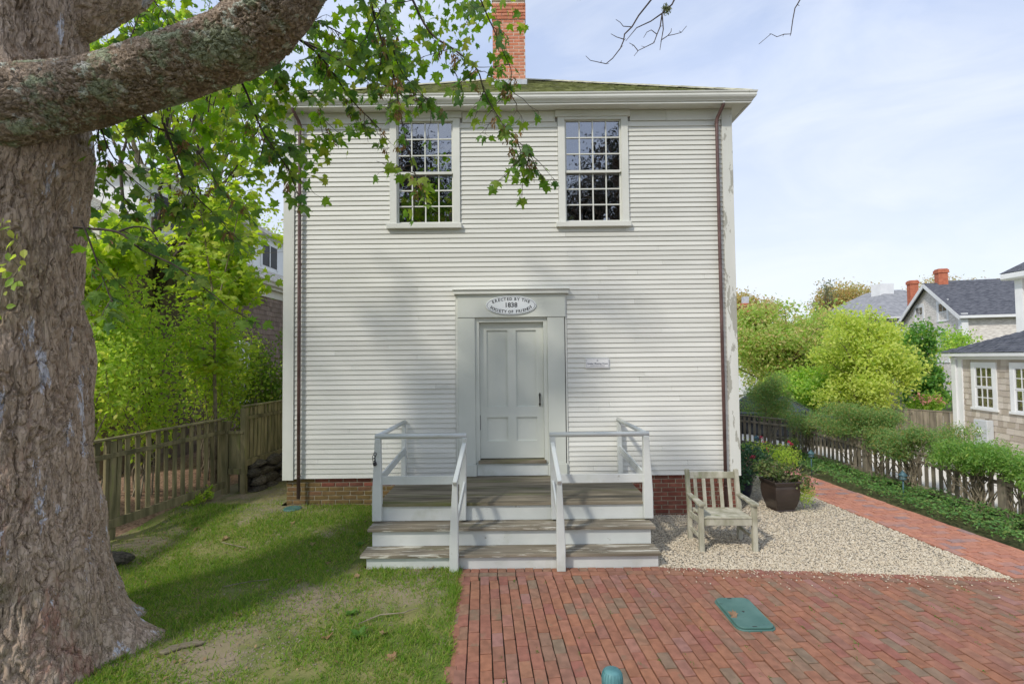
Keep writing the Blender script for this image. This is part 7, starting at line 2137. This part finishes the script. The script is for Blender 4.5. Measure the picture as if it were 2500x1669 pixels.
# ------------------------------------------------------------------ litter on the lawn
def litter():
    random.seed(89)
    shapes = []
    for k in range(4):
        tv, tf = T_MAPLE; q = tv.copy(); q[:, 1] -= .4
        q[:, 2] = .35 * q[:, 0] ** 2 * random.uniform(.3, 2.2) + random.uniform(-.3, .6) * q[:, 1] ** 2 + rng.normal(0, .05, len(q))
        shapes.append(np_mesh('fallen_leaf', q, tf, L_DEAD))
    spots = [(-2.55, 6.35, 'two-pronged brown dead leaf in the middle of the lawn behind the thin stick'), (-2.2, 5.9, 'tan dead leaf on the lawn level with the bottom step'), (-1.75, 5.55, 'dead leaf on the grass close to the left end of the bottom step'),
             (-2.35, 5.45, 'dead leaf on the lawn between the thin stick and the bare patch'), (-3.05, 6.9, 'brown dead leaf on the grass below the mossy brick foundation'), (-1.62, 4.35, 'large crumpled brown leaf left of the grey fallen stick'),
             (-2.62, 4.75, 'pinkish dead leaf between the maple root and the bare patch'), (-1.15, 4.4, 'dead leaf in front of the grey fallen stick'), (-3.75, 6.5, 'small dead leaf beside the pale forked stick'),
             (-1.55, 6.05, 'dead leaf against the left side of the steps'), (-1.0, 4.05, 'dead leaf nearest the bottom of the view beside the brick edge'), (-4.3, 6.75, 'orange-brown dead leaf at the foot of the picket fence'), (-.95, 5.72, 'pale dead leaf in front of the bottom step at the corner of the lawn')]
    for x, y, lab in spots:
        s = random.uniform(.06, .11)
        o = mesh_obj('fallen_leaf', random.choice(shapes), None, (x, y, gzf(x, y) + .018), (random.uniform(-.35, .35), random.uniform(-.35, .35), random.uniform(0, 6.28)), (s, s, s))
        tag(o, lab, 'leaf', 'dead leaves on the lawn')
    for x, y, lab in ((1.995, 4.60, 'curled tan dead leaf on the left edge of the green lid'),):
        o = mesh_obj('fallen_leaf', shapes[0], None, (x, y, .045), (.3, -.4, 1.0), (.085, .085, .11)); tag(o, lab, 'leaf', 'dead leaves on the lawn')
    for pts, r, lab in (([(-1.42, 4.55, .02), (-1.25, 4.68, .035), (-1.05, 4.72, .03), (-.93, 4.82, .025)], .006, 'grey fallen stick on the grass near the brick edge'),
                        ([(-3.1, 5.32, .02), (-2.85, 5.42, .03), (-2.6, 5.5, .02)], .0045, 'thin brown stick on the lawn in front of the bare patch'),
                        ([(-3.75, 6.42, .09), (-3.55, 6.30, .10), (-3.35, 6.25, .08)], .005, 'pale forked stick on the lawn near the picket fence')):
        o = MB().tube(pts, [r, r * 1.1, r, r * .5][:len(pts)], 6).build('fallen_stick', M_STEM); tag(o, lab, 'stick', 'sticks on the lawn')
    # flat pale bark slab beside the root, and a dark stone with a white edge by the fence
    o = MB().prism([(-2.94, 4.14), (-2.88, 4.13), (-2.78, 4.22), (-2.66, 4.26), (-2.64, 4.30), (-2.74, 4.31), (-2.84, 4.27), (-2.90, 4.24)], 'z', gzf(-2.8, 4.25) + .004, gzf(-2.8, 4.25) + .026).build('bark_slab', M_DECK, bevel=.006)
    tag(o, 'pale grey slab of bark lying against the maple root', 'bark')
    bm = bmesh.new(); bmesh.ops.create_icosphere(bm, subdivisions=2, radius=1)
    me = bpy.data.meshes.new('rock')
    for v in bm.verts: v.co *= 1 + random.uniform(-.12, .12)
    bm.to_mesh(me); bm.free(); me.materials.append(M_ROCK)
    o = mesh_obj('rock', me, None, (-4.62, 5.82, gzf(-4.62, 5.82) + .05), (0, .2, .4), (.17, .11, .09)); tag(o, 'dark rough rock on the grass right of the maple trunk', 'rock')
    # crumbs of leaf and bark between the blades
    n = 900
    x = rng.uniform(-5.0, -.75, n); y = rng.uniform(3.0, 8.0, n)
    w = .25 + .8 * np.exp(-((np.hypot(x + 4.2, y - 4.0) - 1.3) / .5) ** 2) + .9 * np.exp(-((x + 4.9) / .35) ** 2) + .9 * np.exp(-((x + 1.9) / .15) ** 2) * (y > 5.6)
    k = (rng.random(n) < w) & in_poly(x, y, LAWN) & (np.hypot(x + 4.2, y - 4.0) > .95); x, y = x[k], y[k]
    ax = rand_unit(len(x)); ax[:, 2] *= .3; nr = rand_unit(len(x)) * .5; nr[:, 2] += 1
    o = mesh_obj('leaf_litter', leaf_mesh('leaf_litter', T_OVAL, np.stack([x, y, gz(x, y) + .015], -1), ax, nr, rng.uniform(.015, .042, len(x)), L_DEAD)); tag(o, 'crumbs of dead leaf and bark scattered in the grass', 'litter', kind='stuff')
    # broad-leaved weeds
    for x, y, s, lab in ((-1.35, 4.38, .11, 'rosette of broad weed leaves in front of the grey fallen stick'), (-1.55, 4.75, .08, 'small green weed behind the grey fallen stick'),
                         (-1.85, 3.62, .11, 'tall leafy weed at the bottom of the view near the trunk'), (-2.85, 4.85, .06, 'tiny bright weed beside the maple root'),
                         (-1.95, 6.35, .08, 'leafy weed on the lawn left of the landing'), (-.98, 3.60, .10, 'weed beside the brick edge at the bottom of the view')):
        n = 12; a = rng.uniform(0, 6.28, n)
        ax = np.stack([np.cos(a), np.sin(a), rng.uniform(.2, .8, n)], -1); nr = np.tile([0, 0, 1.0], (n, 1)) + rng.normal(0, .2, (n, 3))
        p = np.tile([x, y, gzf(x, y) + .005], (n, 1))
        o = mesh_obj('weed', leaf_mesh('weed', T_OVAL, p, ax, nr, rng.uniform(.6, 1.0, n) * s, L_WEED)); tag(o, lab, 'weed', 'weeds in the lawn')
    shrub('small_plant', 'small leafy green plant at the foot of the picket fence post', (-4.95, 7.75, .18), [(-4.93, 7.72, .30, .14, .16, .10), (-4.88, 7.9, .33, .10, .12, .10)], 420, .05, L_PRIVET, 7, tmpl=T_OVAL, clump=5, clump_r=.03, r0=.004)
litter()
print('triangles', sum(len(o.data.polygons) for o in bpy.data.objects if o.type == 'MESH'), 'objects', len(bpy.data.objects))
